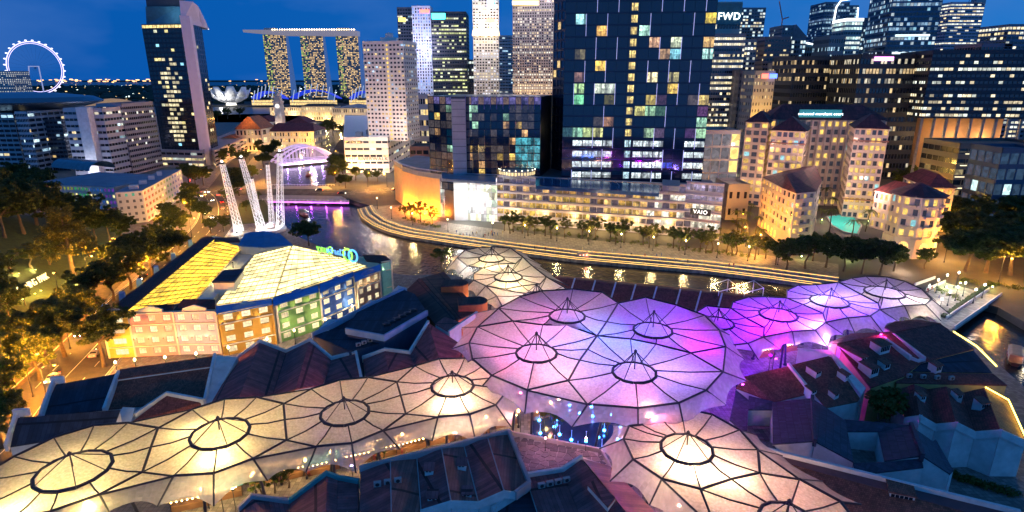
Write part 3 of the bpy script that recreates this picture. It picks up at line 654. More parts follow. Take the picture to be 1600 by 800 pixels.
# --- left of the canopies
h = house('shophouse', 'navy roofed shophouse with a white gable parapet, lowest beside the road', [[(28, 653, 11.5), (188, 640, 11.5), (176, 672, 9.2), (14, 698, 8)]], NAVYR, trims=[[(26, 645, 12), (10, 698, 8.4)], [(22, 644, 12.2), (45, 642, 12.2)]])
house('shophouse', 'navy roofed shophouse with stepped white gable, next to the brown tiled roof', [[(87, 601, 12), (183, 584, 12), (163, 640, 9), (66, 650, 9)]], NAVYR, trims=[[(84, 594, 12.6), (63, 651, 9.4)], [(80, 593, 12.8), (99, 592, 12.8)], [(185, 582, 12.3), (163, 641, 9.2)]])
house('shophouse', 'wide shophouse with a weathered brown tiled roof and clerestory step', [[(187, 577, 12.5), (335, 556, 12.5), (332, 571, 11.7), (182, 592, 11.7)], [(181, 594, 11.3), (331, 573, 11.3), (316, 624, 8.5), (163, 640, 8.5)]], TILE, trims=[[(336, 555, 13), (320, 628, 8.9)]])
house('firewall', 'thick white party wall between brown tiles and dark gables', [[(337, 555, 12.8), (372, 557, 12), (328, 634, 8.6), (318, 628, 8.8), WASH]], WASH, cat='wall')
house('lean_to', 'small dark roof with a white edge poking up behind the yellow canopy', [[(261, 617, 10.5), (318, 627, 10), (300, 645, 8.5), (205, 660, 8.5)]], DARKT, trims=[[(212, 649, 9), (261, 616, 10.6), (318, 627, 10.1)]])
house('firewall', 'short white party wall stub between two navy roofs', [[(192, 636, 10), (211, 637, 10), (204, 661, 8.6), (174, 662, 8.6), WASH]], WASH, cat='wall')
house('shophouse', 'row of dark sawtooth gables with white edges below the green facade', [[(370, 561, 10), (406, 534, 13), (372, 627, 13), (325, 638, 10)], [(406, 534, 13), (447, 550, 10), (424, 622, 10), (372, 627, 13)], [(447, 550, 10), (484, 532, 13), (462, 608, 13), (424, 622, 10)], [(484, 532, 13), (518, 561, 10), (505, 600, 10), (462, 608, 13)], [(518, 561, 10), (556, 551, 11), (564, 594, 10.5), (505, 602, 9.5)]], METALR,
      trims=[[(370, 561, 10.1), (406, 534, 13.1), (447, 550, 10.1), (484, 532, 13.1), (518, 561, 10.1), (556, 551, 11.1), (565, 594, 10.6)]])
house('shophouse', 'dark purple double roof between navy block and lavender canopy', [[(567, 560, 10), (601, 547, 12), (608, 584, 11.5), (572, 594, 9.5)], [(601, 547, 12), (640, 552, 11), (650, 574, 10), (608, 584, 11.5)]], METALR, trims=[[(567, 560, 10.1), (601, 547, 12.1), (640, 552, 11.1)]])
house('shophouse', 'steep dark gabled house with a white verge, behind the peach canopy', [[(640, 552, 11), (669, 504, 14), (690, 570, 12.5), (650, 574, 10)], [(669, 504, 14), (728, 543, 11), (732, 562, 10), (690, 570, 12.5)], [(680, 506, 13.2), (695, 495, 13.2), (721, 504, 13.2), (702, 519, 13.2), METALR]], METALR, trims=[[(640, 552, 11.1), (669, 504, 14.1)], [(702, 520, 13), (745, 490, 13)]])
# navy plant building
T = house('plant_building', 'navy blue flat roofed building with a row of square roof fans', [[(541, 515, 14), (600, 526, 14), (667, 487, 14), (648, 459, 14), (632, 453, 14), (558, 488, 14)], [(488, 524, 12), (546, 548, 12), (600, 534, 12), (560, 488, 12), (545, 490, 12)]], NAVYR, wall=mat('navy_wall', (.05, .075, .14), .7, var=.2), tm=mat('blue_edge', (.25, .38, .55), .7), trims=[[(488, 524, 12.1), (558, 487, 14.0), (632, 452, 14)], [(541, 516, 14), (600, 527, 14), (667, 488, 14)]])
for i in range(6):
    a = V3((604 + i * 8.2, 507 - i * 4.4, 14.2)); b = MB(); b.box((a.x, a.y, 14.25), (1.7, 1.2, .5), .5); f = b.build('roof_fan', LAMPB, T); g_ = MB(); g_.lathe((a.x, a.y, 14.5), [(.5, 0), (.42, .06), (.1, .1)], 10); g_.build('fan_guard', STEEL, f)
for i, (x0, x1, x2, y0, y1, y2) in enumerate(((491, 513, 534, 521, 498, 500), (531, 546, 560, 497, 488, 490), (563, 579, 598, 481, 468, 471), (610, 622, 636, 458, 446, 450))):
    house('gable_screen', ('pale blue gable end nearest the green facade', 'pale blue gable end below the royal blue facade', 'pale blue gable end below the tan facade', 'pale blue gable end below the teal house')[i], [[(x0, y0, 12), (x1, y1, 13.6), (x2, y2, 12.3), (x1, y0 + 2, 11.5), WASH]], WASH, cat='gable')
# brown block with rounded orange penthouses
T = house('brown_block', 'reddish brown roofed block with rounded orange ends beside the cream canopy', [[(655, 434, 13), (713, 498, 13), (680, 506, 11), (634, 454, 11)], [(657, 435, 12), (694, 424, 11.5), (748, 486, 11.5), (716, 500, 12)]], mat('rust_roof', (.11, .045, .035), .75, var=.3, pattern='slab', ps=(1.2, .2)), wall=ORANGE)
for x, y in ((703, 442), (731, 470)):
    c = V3((x, y, 13.6)); d = (V3((712, 430, 13.6)) - V3((655, 434, 13.6))); ang = math.atan2(d.y, d.x) - .1
    poly = []; L, w = 5.2, 2.9
    for k in range(9):
        t = -math.pi / 2 + math.pi * k / 8; poly.append((L / 2 + w * .9 * math.cos(t), w * math.sin(t)))
    poly += [(-L / 2, w), (-L / 2, -w)]; cs, sn = math.cos(ang), math.sin(ang); pl = ccw([(c.x + a * cs - b * sn, c.y + a * sn + b * cs) for a, b in poly])
    b = MB(); b.prism(pl, 9, 13.4); o = b.build('penthouse', ORANGE, T); b = MB(); b.prism(pl, 13.402, 13.6); b.build('penthouse_roof', MC['rust_roof'], o)
    light('orange_wall_lamp', (c.x + (L * .5 + 5.0) * cs, c.y + (L * .5 + 5.0) * sn, 12.2), (1., .35, .08), 160, o)
# riverside row
T = house('riverside_row', 'long low dark roofed row on the river edge with white curved party walls', [[(866, 433, 10), (1192, 466, 10), (1192, 512, 7), (850, 470, 7)], [(866, 433, 10), (1192, 466, 10), (1200, 463, 7.4), (874, 430.5, 7.4)]], DARKT)
for x, y in ((898, 434), (930, 437), (962, 440), (993, 443), (1026, 446), (1063, 450), (1095, 454), (1128, 459)):
    yt = 433 + (x - 866) * 33 / 326; yb = 470 + (x - 862) * 42 / 342
    parapet(T, [(x, yt, 10.05), (x - 4, yt + (yb - yt) * .33, 9.05), (x - 8, yt + (yb - yt) * .66, 8.05), (x - 12, yb, 7.05)], .4, .35, WASH, 'party_wall')
for x, y in ((1110, 452), (1150, 454)):
    a, b, c, d = V3((x, y + 3, 9)), V3((x + 27, y - 6, 9)), V3((x + 42, y + 6, 9)), V3((x + 12, y + 14, 9)); m = MB()
    for p, q in ((a, b), (b, c), (c, d), (d, a)): m.tube([p + Vector((0, 0, 2)), q + Vector((0, 0, 2))], .09, 5); m.tube([p - Vector((0, 0, 2)), p + Vector((0, 0, 2))], .09, 5)
    m.build('roof_frame', WHITEP, T)
# --- bottom centre
tx = [(563, 734), (610, 722), (651, 712), (690, 702), (724, 694), (762, 685), (795, 676)]
bx = [(561, 830), (612, 826), (658, 800), (705, 786), (748, 788), (788, 770), (826, 756)]
zt = [11.2, 11.8, 11.0, 11.8, 11.0, 11.8, 11.2]; zb_ = [10.4, 11.2, 10.2, 11.2, 10.2, 11.2, 10.4]
pl = [[(*tx[i], zt[i]), (*tx[i + 1], zt[i + 1]), (*bx[i + 1], zb_[i + 1]), (*bx[i], zb_[i]), (METALR, mat('seamed_roof_brown', (.40, .12, .10), .8, 0., var=.3, pattern='slab', ps=(.12, 2.2), bump=.4))[i % 2]] for i in range(6)]
T = house('folded_roof_hall', 'hall with a folded brown seamed roof and four roof hatches, beside the stone terrace', pl, METALR, trims=[[(563, 733, 11.5), (795, 675, 11.5)], [(795, 676, 11.5), (827, 756, 10.7), (806, 772, 10.7)]], tm=mat('pink_coping', (.42, .34, .36), .7),
          dorm=[(722, 727, 11.4, 1.3, 1.3, .5), (671, 735, 11.4, 1.3, 1.3, .5), (730, 772, 10.6, 1.3, 1.3, .5), (676, 778, 10.6, 1.3, 1.3, .5)], drm=METALR)
for i in range(1, 6): parapet(T, [(*tx[i], zt[i] - .1), (*bx[i], zb_[i] - .1)], .16, .22, MC['pink_coping'], 'roof_seam')
parapet(T, [(658, 800, 10.3), (705, 785, 11.3), (748, 787, 10.3), (788, 769, 11.3), (806, 772, 10.6)], .3, .3, WASH, 'coping')
# crazy paved terrace: every stone its own piece
tp_ = [(795, 678), (940, 706), (953, 733), (907, 716), (879, 733), (845, 747), (822, 740)]
T = thing('stone_terrace', 'mauve crazy paved roof terrace between folded roof and fountain court', 'terrace', (V3((860, 715, 8)).x, V3((860, 715, 8)).y, 0))
zt_ = 8.0; tp3 = [P(x, y, zt_) for x, y in tp_]; b = MB(); b.prism(ccw([(p.x, p.y) for p in tp3]), 0, zt_ - .06); b.build('terrace_base', mat('grout', (.42, .36, .38), .85), T)
def clip(poly, nx, ny, c):
    o = []
    for i in range(len(poly)):
        a, b = poly[i], poly[(i + 1) % len(poly)]; da = a[0] * nx + a[1] * ny - c; db = b[0] * nx + b[1] * ny - c
        if da <= 0: o.append(a)
        if da * db < 0: t = da / (da - db); o.append((a[0] + (b[0] - a[0]) * t, a[1] + (b[1] - a[1]) * t))
    return o
def inpoly(p, poly):
    r = False
    for a, b in zip(poly, poly[1:] + poly[:1]):
        if (a[1] > p[1]) != (b[1] > p[1]) and p[0] < (b[0] - a[0]) * (p[1] - a[1]) / (b[1] - a[1]) + a[0]: r = not r
    return r
poly = ccw([(p.x, p.y) for p in tp3]); xs = [p[0] for p in poly]; ys = [p[1] for p in poly]; rs = random.Random(3); seeds = []
while len(seeds) < 95:
    p = (rs.uniform(min(xs), max(xs)), rs.uniform(min(ys), max(ys)))
    if inpoly(p, poly) and all((p[0] - q[0]) ** 2 + (p[1] - q[1]) ** 2 > 1.1 for q in seeds): seeds.append(p)
    elif rs.random() < .0005: break
SL = [mat('mauve_stone_%d' % i, c, .75, var=.25, vs=1.2, bump=.4) for i, c in enumerate(((.17, .13, .16), (.22, .16, .19), (.13, .105, .13)))]
tops = [(a, b) for a, b in zip(poly, poly[1:] + poly[:1])]
for i, s in enumerate(seeds):
    cell = [(s[0] - 4, s[1] - 4), (s[0] + 4, s[1] - 4), (s[0] + 4, s[1] + 4), (s[0] - 4, s[1] + 4)]
    for k, q in enumerate(seeds):
        if k != i:
            nx, ny = q[0] - s[0], q[1] - s[1]; L = math.hypot(nx, ny)
            if L < 9: cell = clip(cell, nx / L, ny / L, ((q[0] + s[0]) / 2 * nx + (q[1] + s[1]) / 2 * ny) / L - .045)
    if len(cell) < 3: continue
    cell = [c for c in cell]; okc = [c if inpoly(c, poly) else (s[0] + (c[0] - s[0]) * .25, s[1] + (c[1] - s[1]) * .25) for c in cell]
    m = MB(); m.prism(ccw(okc), zt_ - .1, zt_ + rs.uniform(0, .03)); m.build('stone', SL[i % 3], T)
parapet(T, [(795, 677, 8.2), (940, 705, 8.2), (954, 733, 8.2)], .4, .5, MC['pink_coping']); parapet(T, [(822, 741, 8.2), (845, 748, 8.2), (879, 734, 8.2), (907, 717, 8.2), (953, 734, 8.2)], .35, .4, MC['pink_coping'])
house('shophouse', 'dark plum roofs with a raised duct, below the stone terrace', [[(823, 745, 10), (880, 736, 10), (912, 822, 9.5), (850, 830, 9.5)], [(880, 736, 10), (908, 717, 11.4), (995, 822, 11.4), (912, 822, 9.5)], [(918, 757, 11.6), (930, 748, 11.7), (962, 778, 11.9), (950, 792, 11.7), METALR]], METALR, trims=[[(823, 744, 10.1), (880, 735, 10.1), (908, 716, 11.4)], [(827, 757, 9.8), (806, 773, 9.3), (770, 797, 9)]])
house('shophouse', 'small navy roof wedged between the folded hall roof and plum roofs', [[(826, 762, 8.8), (850, 830, 8.8), (735, 830, 8.5), (770, 799, 8.5)]], NAVYR)
house('shophouse', 'copper brown roof slope under the edge of the large peach canopy', [[(909, 716, 11.3), (953, 728, 9.2), (1045, 822, 9.2), (996, 822, 11.3)]], COPPER)
house('shophouse', 'dark roof with a pink coping at the foot of the yellow canopy skirt', [[(374, 796, 9.5), (393, 778, 10.5), (451, 786, 9.2), (452, 840, 9.2), (374, 850, 9.2)]], METALR, trims=[[(374, 796, 9.6), (393, 777, 10.6), (451, 785, 9.3)]], tm=MC['pink_coping'])
house('shophouse', 'dark gabled roof with a teal coping beside the folded brown roof', [[(452, 785, 9.2), (510, 742, 11.5), (508, 838, 11.5), (454, 850, 9.2)], [(510, 742, 11.5), (528, 749, 10.6), (525, 844, 10.6), (508, 838, 11.5)], [(528, 749, 10.6), (560, 755, 10.2), (560, 838, 10.2), (525, 844, 10.6)]], METALR, trims=[[(452, 785, 9.3), (510, 741, 11.6), (528, 748, 10.7), (560, 754, 10.3)]], tm=mat('teal_coping', (.06, .30, .32), .7))
# --- right of the canopies
house('shophouse', 'magenta washed tiled roof nearest the violet canopies', [[(1164, 588, 10.5), (1232, 572, 11.5), (1268, 614, 9), (1208, 628, 8.2), (1150, 606, 8.5)]], TILE, trims=[[(1232, 571, 11.6), (1268, 615, 9.1)]])
house('shophouse', 'tiled roof with four small white skylight boxes beside a blue party wall', [[(1237, 570, 11.5), (1300, 555, 12.5), (1352, 609, 9), (1340, 627, 8.5), (1290, 637, 8.5)]], TILE, dorm=[(1271, 581, 11.2, 1.7, 2.4, .7), (1317, 588, 10.8, 1.3, 1.9, .7), (1266, 612, 9.6, 1.5, 1.7, .7), (1302, 617, 9.4, 1.3, 1.5, .6)], rz=.5)
house('firewall', 'broad blue lit party wall dividing the tiled roofs', [[(1246, 544, 12.5), (1298, 547, 13), (1353, 606, 9.8), (1346, 618, 9.4), (1300, 555, 12.8), WASH]], WASH, cat='wall')
house('shophouse', 'large dark tiled riverside hall with white dormers and a navy skylight', [[(1308, 538, 13), (1394, 520, 13), (1440, 566, 10.5), (1412, 588, 9.4), (1360, 606, 8.8)], [(1394, 520, 13), (1470, 506, 13), (1522, 545, 11), (1440, 566, 10.5)], [(1441, 567, 10.2), (1519, 545, 10.7), (1550, 582, 9.3), (1408, 579, 9.5), NAVYR], [(1406, 581, 9.4), (1552, 584, 9.2), (1574, 602, 8.4), (1400, 598, 8.6)],
      [(1296, 535, 11.8), (1330, 521, 11.8), (1394, 518, 12.9), (1308, 537, 12.9)], [(1382, 511, 12.2), (1398, 502, 12), (1432, 499, 12), (1470, 505, 12.9), (1394, 519, 12.9)]], DARKT, wall=YELLOWLIT,
      trims=[[(1382, 530, 12.5), (1422, 559, 11.2)], [(1396, 524, 12.5), (1444, 561, 11)], [(1422, 560, 10.9), (1434, 566, 10.4), (1444, 562, 10.8)]],
      dorm=[(1374, 546, 11.9, 3.2, 2.6, 1.5), (1380, 573, 10.4, 1.7, 1.8, 1.1), (1460, 577, 9.7, 2.0, 1.8, 1.2), (1356, 580, 10.3, 2.4, 3.0, 1.4), (1330, 557, 11.4, 1.7, 6.0, 1.1)], rz=.42)
house('shophouse', 'three small gabled houses with plain white end walls beside the river', [[(1400, 610, 7.4), (1428, 600, 9.5), (1438, 651, 9.5), (1415, 655, 7.4)], [(1428, 600, 9.5), (1450, 608, 7.2), (1462, 666, 7.2), (1438, 651, 9.5)], [(1450, 608, 7.2), (1478, 604, 9.5), (1494, 662, 9.5), (1462, 666, 7.2)], [(1478, 604, 9.5), (1502, 614, 7.2), (1524, 678, 7.2), (1494, 662, 9.5)],
      [(1502, 614, 7.2), (1538, 606, 9.5), (1564, 674, 9.5), (1524, 678, 7.2)], [(1538, 606, 9.5), (1574, 626, 7.2), (1603, 692, 7.2), (1564, 674, 9.5), mat('amber_roof', (.30, .16, .06), .8, var=.3, pattern='tile', ps=(3, 2.4), bump=.6)]], DARKT,  # last slope: orange light of the strip put into its tile colour
      trims=[[(1415, 656, 7.4), (1438, 652, 9.5), (1462, 667, 7.2), (1494, 663, 9.5), (1524, 679, 7.2), (1564, 675, 9.5), (1603, 693, 7.2)]], dorm=[(1437, 622, 9.0, 1.2, 1.6, .9), (1494, 620, 8.9, 1.2, 1.6, .9), (1532, 634, 8.8, 1.8, 1.8, 1.)], rz=.2)
house('temple_hall', 'old temple hall with violet and navy tiled slopes and white gable ends', [[(1207, 628, 9.5), (1269, 622, 10.8), (1273, 689, 10.8), (1207, 694, 9)], [(1269, 622, 10.8), (1321, 657, 9.3), (1334, 722, 8.6), (1273, 689, 10.8)], [(1150, 609, 9), (1170, 625, 9), (1167, 680, 8.4), (1140, 656, 8.4)], [(1167, 682, 8.4), (1207, 692, 8.9), (1214, 703, 8.4), (1176, 694, 8)], [(1170, 618, 9.2), (1208, 627, 9.4), (1207, 640, 8.6), (1168, 640, 8.6)]], TEMPLE, trims=[[(1269, 621, 10.9), (1273, 690, 10.9)]], tm=TEMPLE)
house('temple_hall', 'old temple hall around a dark courtyard with navy tiled roofs', [[(1319, 655, 9), (1421, 664, 10.4), (1424, 674, 9.8), (1320, 674, 8.5)], [(1372, 675, 9), (1423, 665, 10.6), (1441, 712, 10.6), (1382, 720, 9)], [(1423, 665, 10.6), (1457, 689, 8.5), (1484, 740, 8), (1441, 712, 10.6)], [(1333, 723, 8.5), (1382, 722, 9), (1440, 716, 10), (1443, 730, 9.5), (1336, 742, 8)], [(1457, 690, 8.2), (1462, 686, 8), (1490, 735, 7.6), (1484, 741, 7.8)]], TEMPLE, trims=[[(1423, 664, 10.8), (1441, 713, 10.8)]], tm=TEMPLE)
for lab, pts in (('violet lit paved floor of the temple light well', [(1166, 640), (1208, 640), (1208, 688), (1160, 684)]), ('dark paved floor of the temple courtyard', [(1318, 672), (1376, 674), (1386, 724), (1328, 724)])):
    q = [P(x, y, 5) for x, y in pts]; b = MB(); b.prism(ccw([(p.x, p.y) for p in q]), 0, 5); tag(b.build('courtyard_floor', PAVE), lab, 'floor')
q = V3((1180, 655, 6)); T = thing('courtyard_lamp', 'violet lamp glowing in the temple light well', 'lamp', (q.x, q.y, 5)); b = MB(); b.lathe((q.x, q.y, 5), [(.25, 0), (.08, .1), (.06, 1.2), (.25, 1.3), (.25, 1.7), (.05, 1.9)], 8); b.build('post', LAMPB, T); b = MB(); b.lathe((q.x, q.y, 6.3), [(.26, .02), (.3, .2), (.26, .38)], 8); b.build('globe', emat('violet_globe', (.8, .2, 1.), 8), T); light('violet', (q.x, q.y - .6, 6.6), (.75, .12, 1.), 130, T)
T = house('shophouse', 'long red tiled roof with a barred dormer and golden lit cornice', [[(1200, 706, 10.5), (1592, 803, 10.5), (1576, 818, 10.1), (1214, 719, 10.1), mat('mauve_coping', (.13, .06, .075), .7, var=.2)], [(1215, 720, 10.0), (1576, 819, 10.0), (1570, 900, 6.5), (1310, 880, 6.5)]], TILE, dorm=[(1405, 775, 9.3, 3.2, 2.6, 1.2)], rz=-.35, trims=[[(1200, 705, 10.6), (1592, 802, 10.6)]])
parapet(T, [(1316, 764, 8.4), (1372, 808, 7.2)], .5, 1.0, YELLOWLIT, 'cornice')  # golden light on the cornice is only its wall colour
YL = emat('yellow_strip', (1., .72, .10), 7.)
for lab, path in (('yellow light strip along the hipped eave of the riverside hall', [(1490, 518, 10.4), (1526, 541, 10.3), (1557, 572, 9.4)]), ('yellow light strip along the verge of the gabled houses', [(1540, 605, 9.9), (1576, 625, 7.7), (1606, 691, 7.7)])):
    b = MB(); pts = [V3(p) for p in path]; b.tube(pts, .13, 6); o = tag(b.build('light_strip', YL), lab, 'light strip')
    for p, q in zip(pts, pts[1:]): light('strip_glow', tuple(p.lerp(q, .5) + Vector((.5, -.3, .5))), (1., .6, .1), 130, o, size=.5)
# ================================================================ colourful mall block with the glowing glass roof
def mullioned(T, c4, lit, frame_m, nx=3, ny=2, name='window', gm=None):
    p = [Vector(x) for x in c4]; b = MB(); b.face(p, lit); o = b.build(name, gm or winmat('shop_window', (.05, .05, .045), .3, 1., (1.6, 1.9), .35), T)
    n = (p[1] - p[0]).cross(p[3] - p[0]).normalized() * .05; f = MB(); t = .06
    for i in range(1, nx):
        a = p[0].lerp(p[1], i / nx) + n; e = p[3].lerp(p[2], i / nx) + n; f.tube([a, e], t, 4)
    for j in range(1, ny):
        a = p[0].lerp(p[3], j / ny) + n; e = p[1].lerp(p[2], j / ny) + n; f.tube([a, e], t, 4)
    f.build('frame', frame_m, o); return o
EZ = 12.0
ev = [(158, 493), (200, 491), (270, 488), (337, 487), (341, 490), (424, 474), (431, 472), (499, 452), (554, 432), (557, 436), (593, 424), (595, 410), (611, 407)]
E2 = [P(x, y, EZ) for x, y in ev]
T = thing('mall_block', 'long pastel shophouse style mall block under a glowing glass roof', 'building', (E2[3].x, E2[3].y, 0))
segs = [(0, 1, (.70, .48, .10), 'yellow', 1), (1, 2, (.62, .28, .27), 'pink', 3), (2, 3, (.42, .38, .50), 'lavender', 3), (4, 5, (.45, .25, .035), 'ochre', 3), (6, 7, (.16, .34, .10), 'green', 3), (7, 8, (.03, .12, .48), 'royal_blue', 3), (9, 10, (.42, .29, .20), 'tan', 3), (11, 12, (.16, .50, .52), 'teal', 1)]
rs = random.Random(5)
def shoplit(i, j): 
    s = rs.choice((.55, .75, .9, 1.0)); return (1. * s, .86 * s, .52 * s)
CREAMT = mat('cream_trim', (.66, .60, .52), .7, var=.12)
for a, b, col, nm, nb in segs:
    pa, pb = E2[a], E2[b]; wl = MB(); W_ = []
    facade(wl, lambda c, l: W_.append((c, l)), pa, pb, 0, EZ, nb, 4, .5, .54, .3, shoplit, .55)
    o = wl.build('facade', mat(nm + '_render', col, .8, var=.14, vs=.6, bump=.1), T, label=nm.replace('_', ' ') + ' rendered facade bay with lit windows')
    for c, l in W_: mullioned(o, c, l, CREAMT)
    d = Vector((pb.x - pa.x, pb.y - pa.y, 0)); L = d.length; d /= L; n = Vector((d.y, -d.x, 0)); ang = math.atan2(d.y, d.x)
    for z in (EZ + .1, 9.0, 3.0):
        m = MB(); c = (pa + pb) / 2 + n * .22; m.box((c.x, c.y, z), (L, .4, .24), ang); m.build('string_course', CREAMT, o)
    for s in range(nb + 1):                                # end pilasters, up-lights between
        q = pa + d * (L * s / nb if nb > 1 else L * s); 
        m = MB(); m.box((q.x + n.x * .12 - d.x * .0, q.y + n.y * .12, EZ / 2), (.42, .33, EZ - .1), ang)
        if s in (0, nb): m.build('pilaster', CREAMT if nm != 'ochre' else MC['ochre_render'], o)
        if s < nb or nb == 1:
            for z in (5.3,) if nm in ('lavender', 'yellow', 'pink') else (9.6,):
                p = q + d * .5 + n * .7; m = MB(); m.lathe((p.x, p.y, z), [(.1, -.3), (.16, 0), (.12, 0)], 8); f = m.build('wall_lamp', LAMPB, o); light('up', (p.x, p.y, z + .12), (1., .72, .30), 55, f, size=.1)
    # pediment
    if nm not in ('teal',):
        c = (pa + pb) / 2 - n * .1; w = min(3.0, L * .3); m = MB(); base = [c - d * w, c + d * w]
        m.slab([(base[0].x, base[0].y, EZ + .28), (base[1].x, base[1].y, EZ + .28), (base[1].x, base[1].y, EZ + .9), (c.x, c.y, EZ + 1.9), (base[0].x, base[0].y, EZ + .9)], .5, -n); m.build('pediment', CREAMT if nm in ('yellow', 'pink', 'lavender') else mat('blue_band', (.05, .22, .55), .6), o)
# body behind the facades
back = [P(592, 404, EZ), P(456, 382, EZ), P(330, 367, EZ)]
m = MB(); poly = ccw([(p.x, p.y) for p in E2 + back]); cx = sum(p[0] for p in poly) / len(poly); cy = sum(p[1] for p in poly) / len(poly)
m.prism([(cx + (p[0] - cx) * .975, cy + (p[1] - cy) * .975) for p in poly], 0, EZ - .1); m.build('body', mat('cream_wall', (.55, .48, .36), .8, var=.12), T)
# eave bands
BB = mat('blue_band', (.05, .22, .55), .6)
for pts in ([(337, 478), (424, 466)], [(426, 464), (497, 446)], [(499, 444), (552, 424)], [(553, 427), (594, 413)]):
    a, b = P(*pts[0], EZ + 1.2), P(*pts[1], EZ + 1.2); a2, b2 = P(pts[0][0] + 1, pts[0][1] + 13, EZ), P(pts[1][0] + 1, pts[1][1] + 9, EZ)
    m = MB(); m.slab([a2, b2, b, a], .3); m.build('eave', BB, T)
MAROON = mat('maroon_tile', (.10, .035, .035), .8, var=.3, pattern='tile', ps=(3, 2.4), bump=.5)
for q in ([(160, 491, EZ), (199, 488, EZ), (336, 372, 15.2), (321, 367, 14.6)], [(199, 488, EZ + .1), (270, 484, EZ + .1), (272, 475, 13.1), (206, 478, 13.1)], [(271, 484, EZ + .1), (336, 482, EZ + .1), (336, 468, 13.4), (286, 467, 13.4)], [(336, 371, 15.0), (372, 371, 15.0), (376, 378, 15), (334, 378, 15)]):
    m = MB(); m.slab([V3(p) for p in q], .3); m.build('tiled_slope', MAROON, T)
for i in range(6):                                        # blue dormer vents along the maroon edge
    t = (i + .3) / 6; x, y = 158 + (318 - 158) * t, 487 + (364 - 487) * t; c = V3((x - 2, y, 13)); m = MB(); m.box((c.x, c.y, 12.6), (1.6, 2.6, 2.2), .5, .75); m.build('roof_vent', BB, T)
# glowing panes
def pmat(name, col, s):
    m = mat(name, tuple(x * .8 for x in col), .25, emit=col, es=s, var=0); t = m.node_tree; b = t.nodes['Principled BSDF']
    n = N(t, 'TexNoise'); n.inputs['Scale'].default_value = .33; n.inputs['Detail'].default_value = 3; co = N(t, 'TexCoord'); t.links.new(co.outputs['Object'], n.inputs['Vector'])
    r = N(t, 'MapRange'); r.inputs[1].default_value = .35; r.inputs[2].default_value = .68; r.inputs[3].default_value = s * .45; r.inputs[4].default_value = s * 1.5; t.links.new(n.outputs['Fac'], r.inputs[0]); t.links.new(r.outputs[0], b.inputs['Emission Strength']); return m
YP = pmat('amber_pane', (1., .60, .035), 1.35); WP = pmat('pale_pane', (1., .82, .34), 1.6)
def glassroof(c, nu, nv, pm, name):
    q = [V3(p) for p in c]; fr = MB(); root = MB(); root.slab([p - Vector((0, 0, .35)) for p in q], .3); ro = root.build(name, CREAMT, T)
    def at(u, v): return q[0].lerp(q[1], u).lerp(q[3].lerp(q[2], u), v)
    for i in range(nu):
        for j in range(nv):
            e = .03; p = [at((i + e) / nu, (j + e * 1.4) / nv), at((i + 1 - e) / nu, (j + e * 1.4) / nv), at((i + 1 - e) / nu, (j + 1 - e * 1.4) / nv), at((i + e) / nu, (j + 1 - e * 1.4) / nv)]
            dz = Vector((0, 0, rs.uniform(-.02, .02))); m = MB(); m.slab([x + dz for x in p], .06); m.build('pane', pm, ro)
    for i in range(nu + 1): fr.tube([at(i / nu, 0) + Vector((0, 0, .05)), at(i / nu, 1) + Vector((0, 0, .05))], .05, 4)
    for j in range(nv + 1): fr.tube([at(0, j / nv) + Vector((0, 0, .09)), at(1, j / nv) + Vector((0, 0, .09))], .11, 4)
    fr.build('glazing_bar', mat('roof_bar', (.20, .15, .06), .6), ro, kind='stuff')
glassroof([(198, 487, 12.9), (306, 467, 12.9), (378, 386, 15), (335, 374, 15)], 9, 16, YP, 'amber_glass_roof')
glassroof([(337, 477, 13.2), (428, 465, 13.2), (455, 384, 15.2), (398, 398, 15.2)], 9, 12, WP, 'pale_glass_roof')
glassroof([(430, 464, 13.2), (574, 416, 13.2), (520, 398, 14.4), (457, 383, 15.2)], 11, 9, WP, 'pale_glass_roof')
# strip between the roofs, plant box and back pavilion
for q, h_, mm in (([(308, 468), (334, 466), (394, 400), (380, 387)], 13.1, CREAMT), ([(376, 384), (410, 380), (412, 394), (400, 398)], 13.4, CREAMT)):
    p = [P(x, y, h_) for x, y in q]; m = MB(); m.prism(ccw([(v.x, v.y) for v in p]), EZ - 1, h_); o = m.build('gutter_deck', mm, T)
    for t in (.25, .6):
        c = (p[0] + p[1]) / 2 * (1 - t) + (p[2] + p[3]) / 2 * t; m = MB(); m.lathe((c.x, c.y, h_), [(.2, 0), (.08, .1), (.06, 1.6), (.25, 1.7), (.2, 2.)], 8); f = m.build('deck_lamp', LAMPB, o); light('deck_glow', (c.x, c.y, h_ + 2.3), (1., .75, .25), 800, f)  # lamps added to brighten the deck between the glass roofs
q = [P(x, y, 16.2) for x, y in ((333, 441), (350, 424), (380, 422), (366, 441))]; m = MB(); pl = ccw([(v.x, v.y) for v in q]); m.prism(pl, 12, 16.1); o = m.build('lift_box', CREAMT, T); m = MB(); m.prism([(sum(v.x for v in q) / 4 + (a - sum(v.x for v in q) / 4) * 1.06, sum(v.y for v in q) / 4 + (b - sum(v.y for v in q) / 4) * 1.06) for a, b in pl], 16.102, 16.5); m.build('lift_box_roof', NAVYR, o)
house('roof_pavilion', 'blue roofed pavilion at the back of the glowing glass roof', [[(372, 384, 16), (382, 364, 18), (412, 361, 18), (413, 386, 16)], [(412, 361, 18), (436, 364, 17), (458, 383, 15.5), (413, 386, 16)]], mat('bright_blue_roof', (.05, .18, .38), .5, var=.2), wall=CREAMT, cat='pavilion')
house('teal_house', 'small teal gabled house with a dark red roof at the river end of the mall', [[(566, 398, 13), (602, 399, 13), (611, 407, 12), (596, 411, 12), (573, 409, 12)]], MAROON, wall=mat('teal_render', (.16, .50, .52), .8))
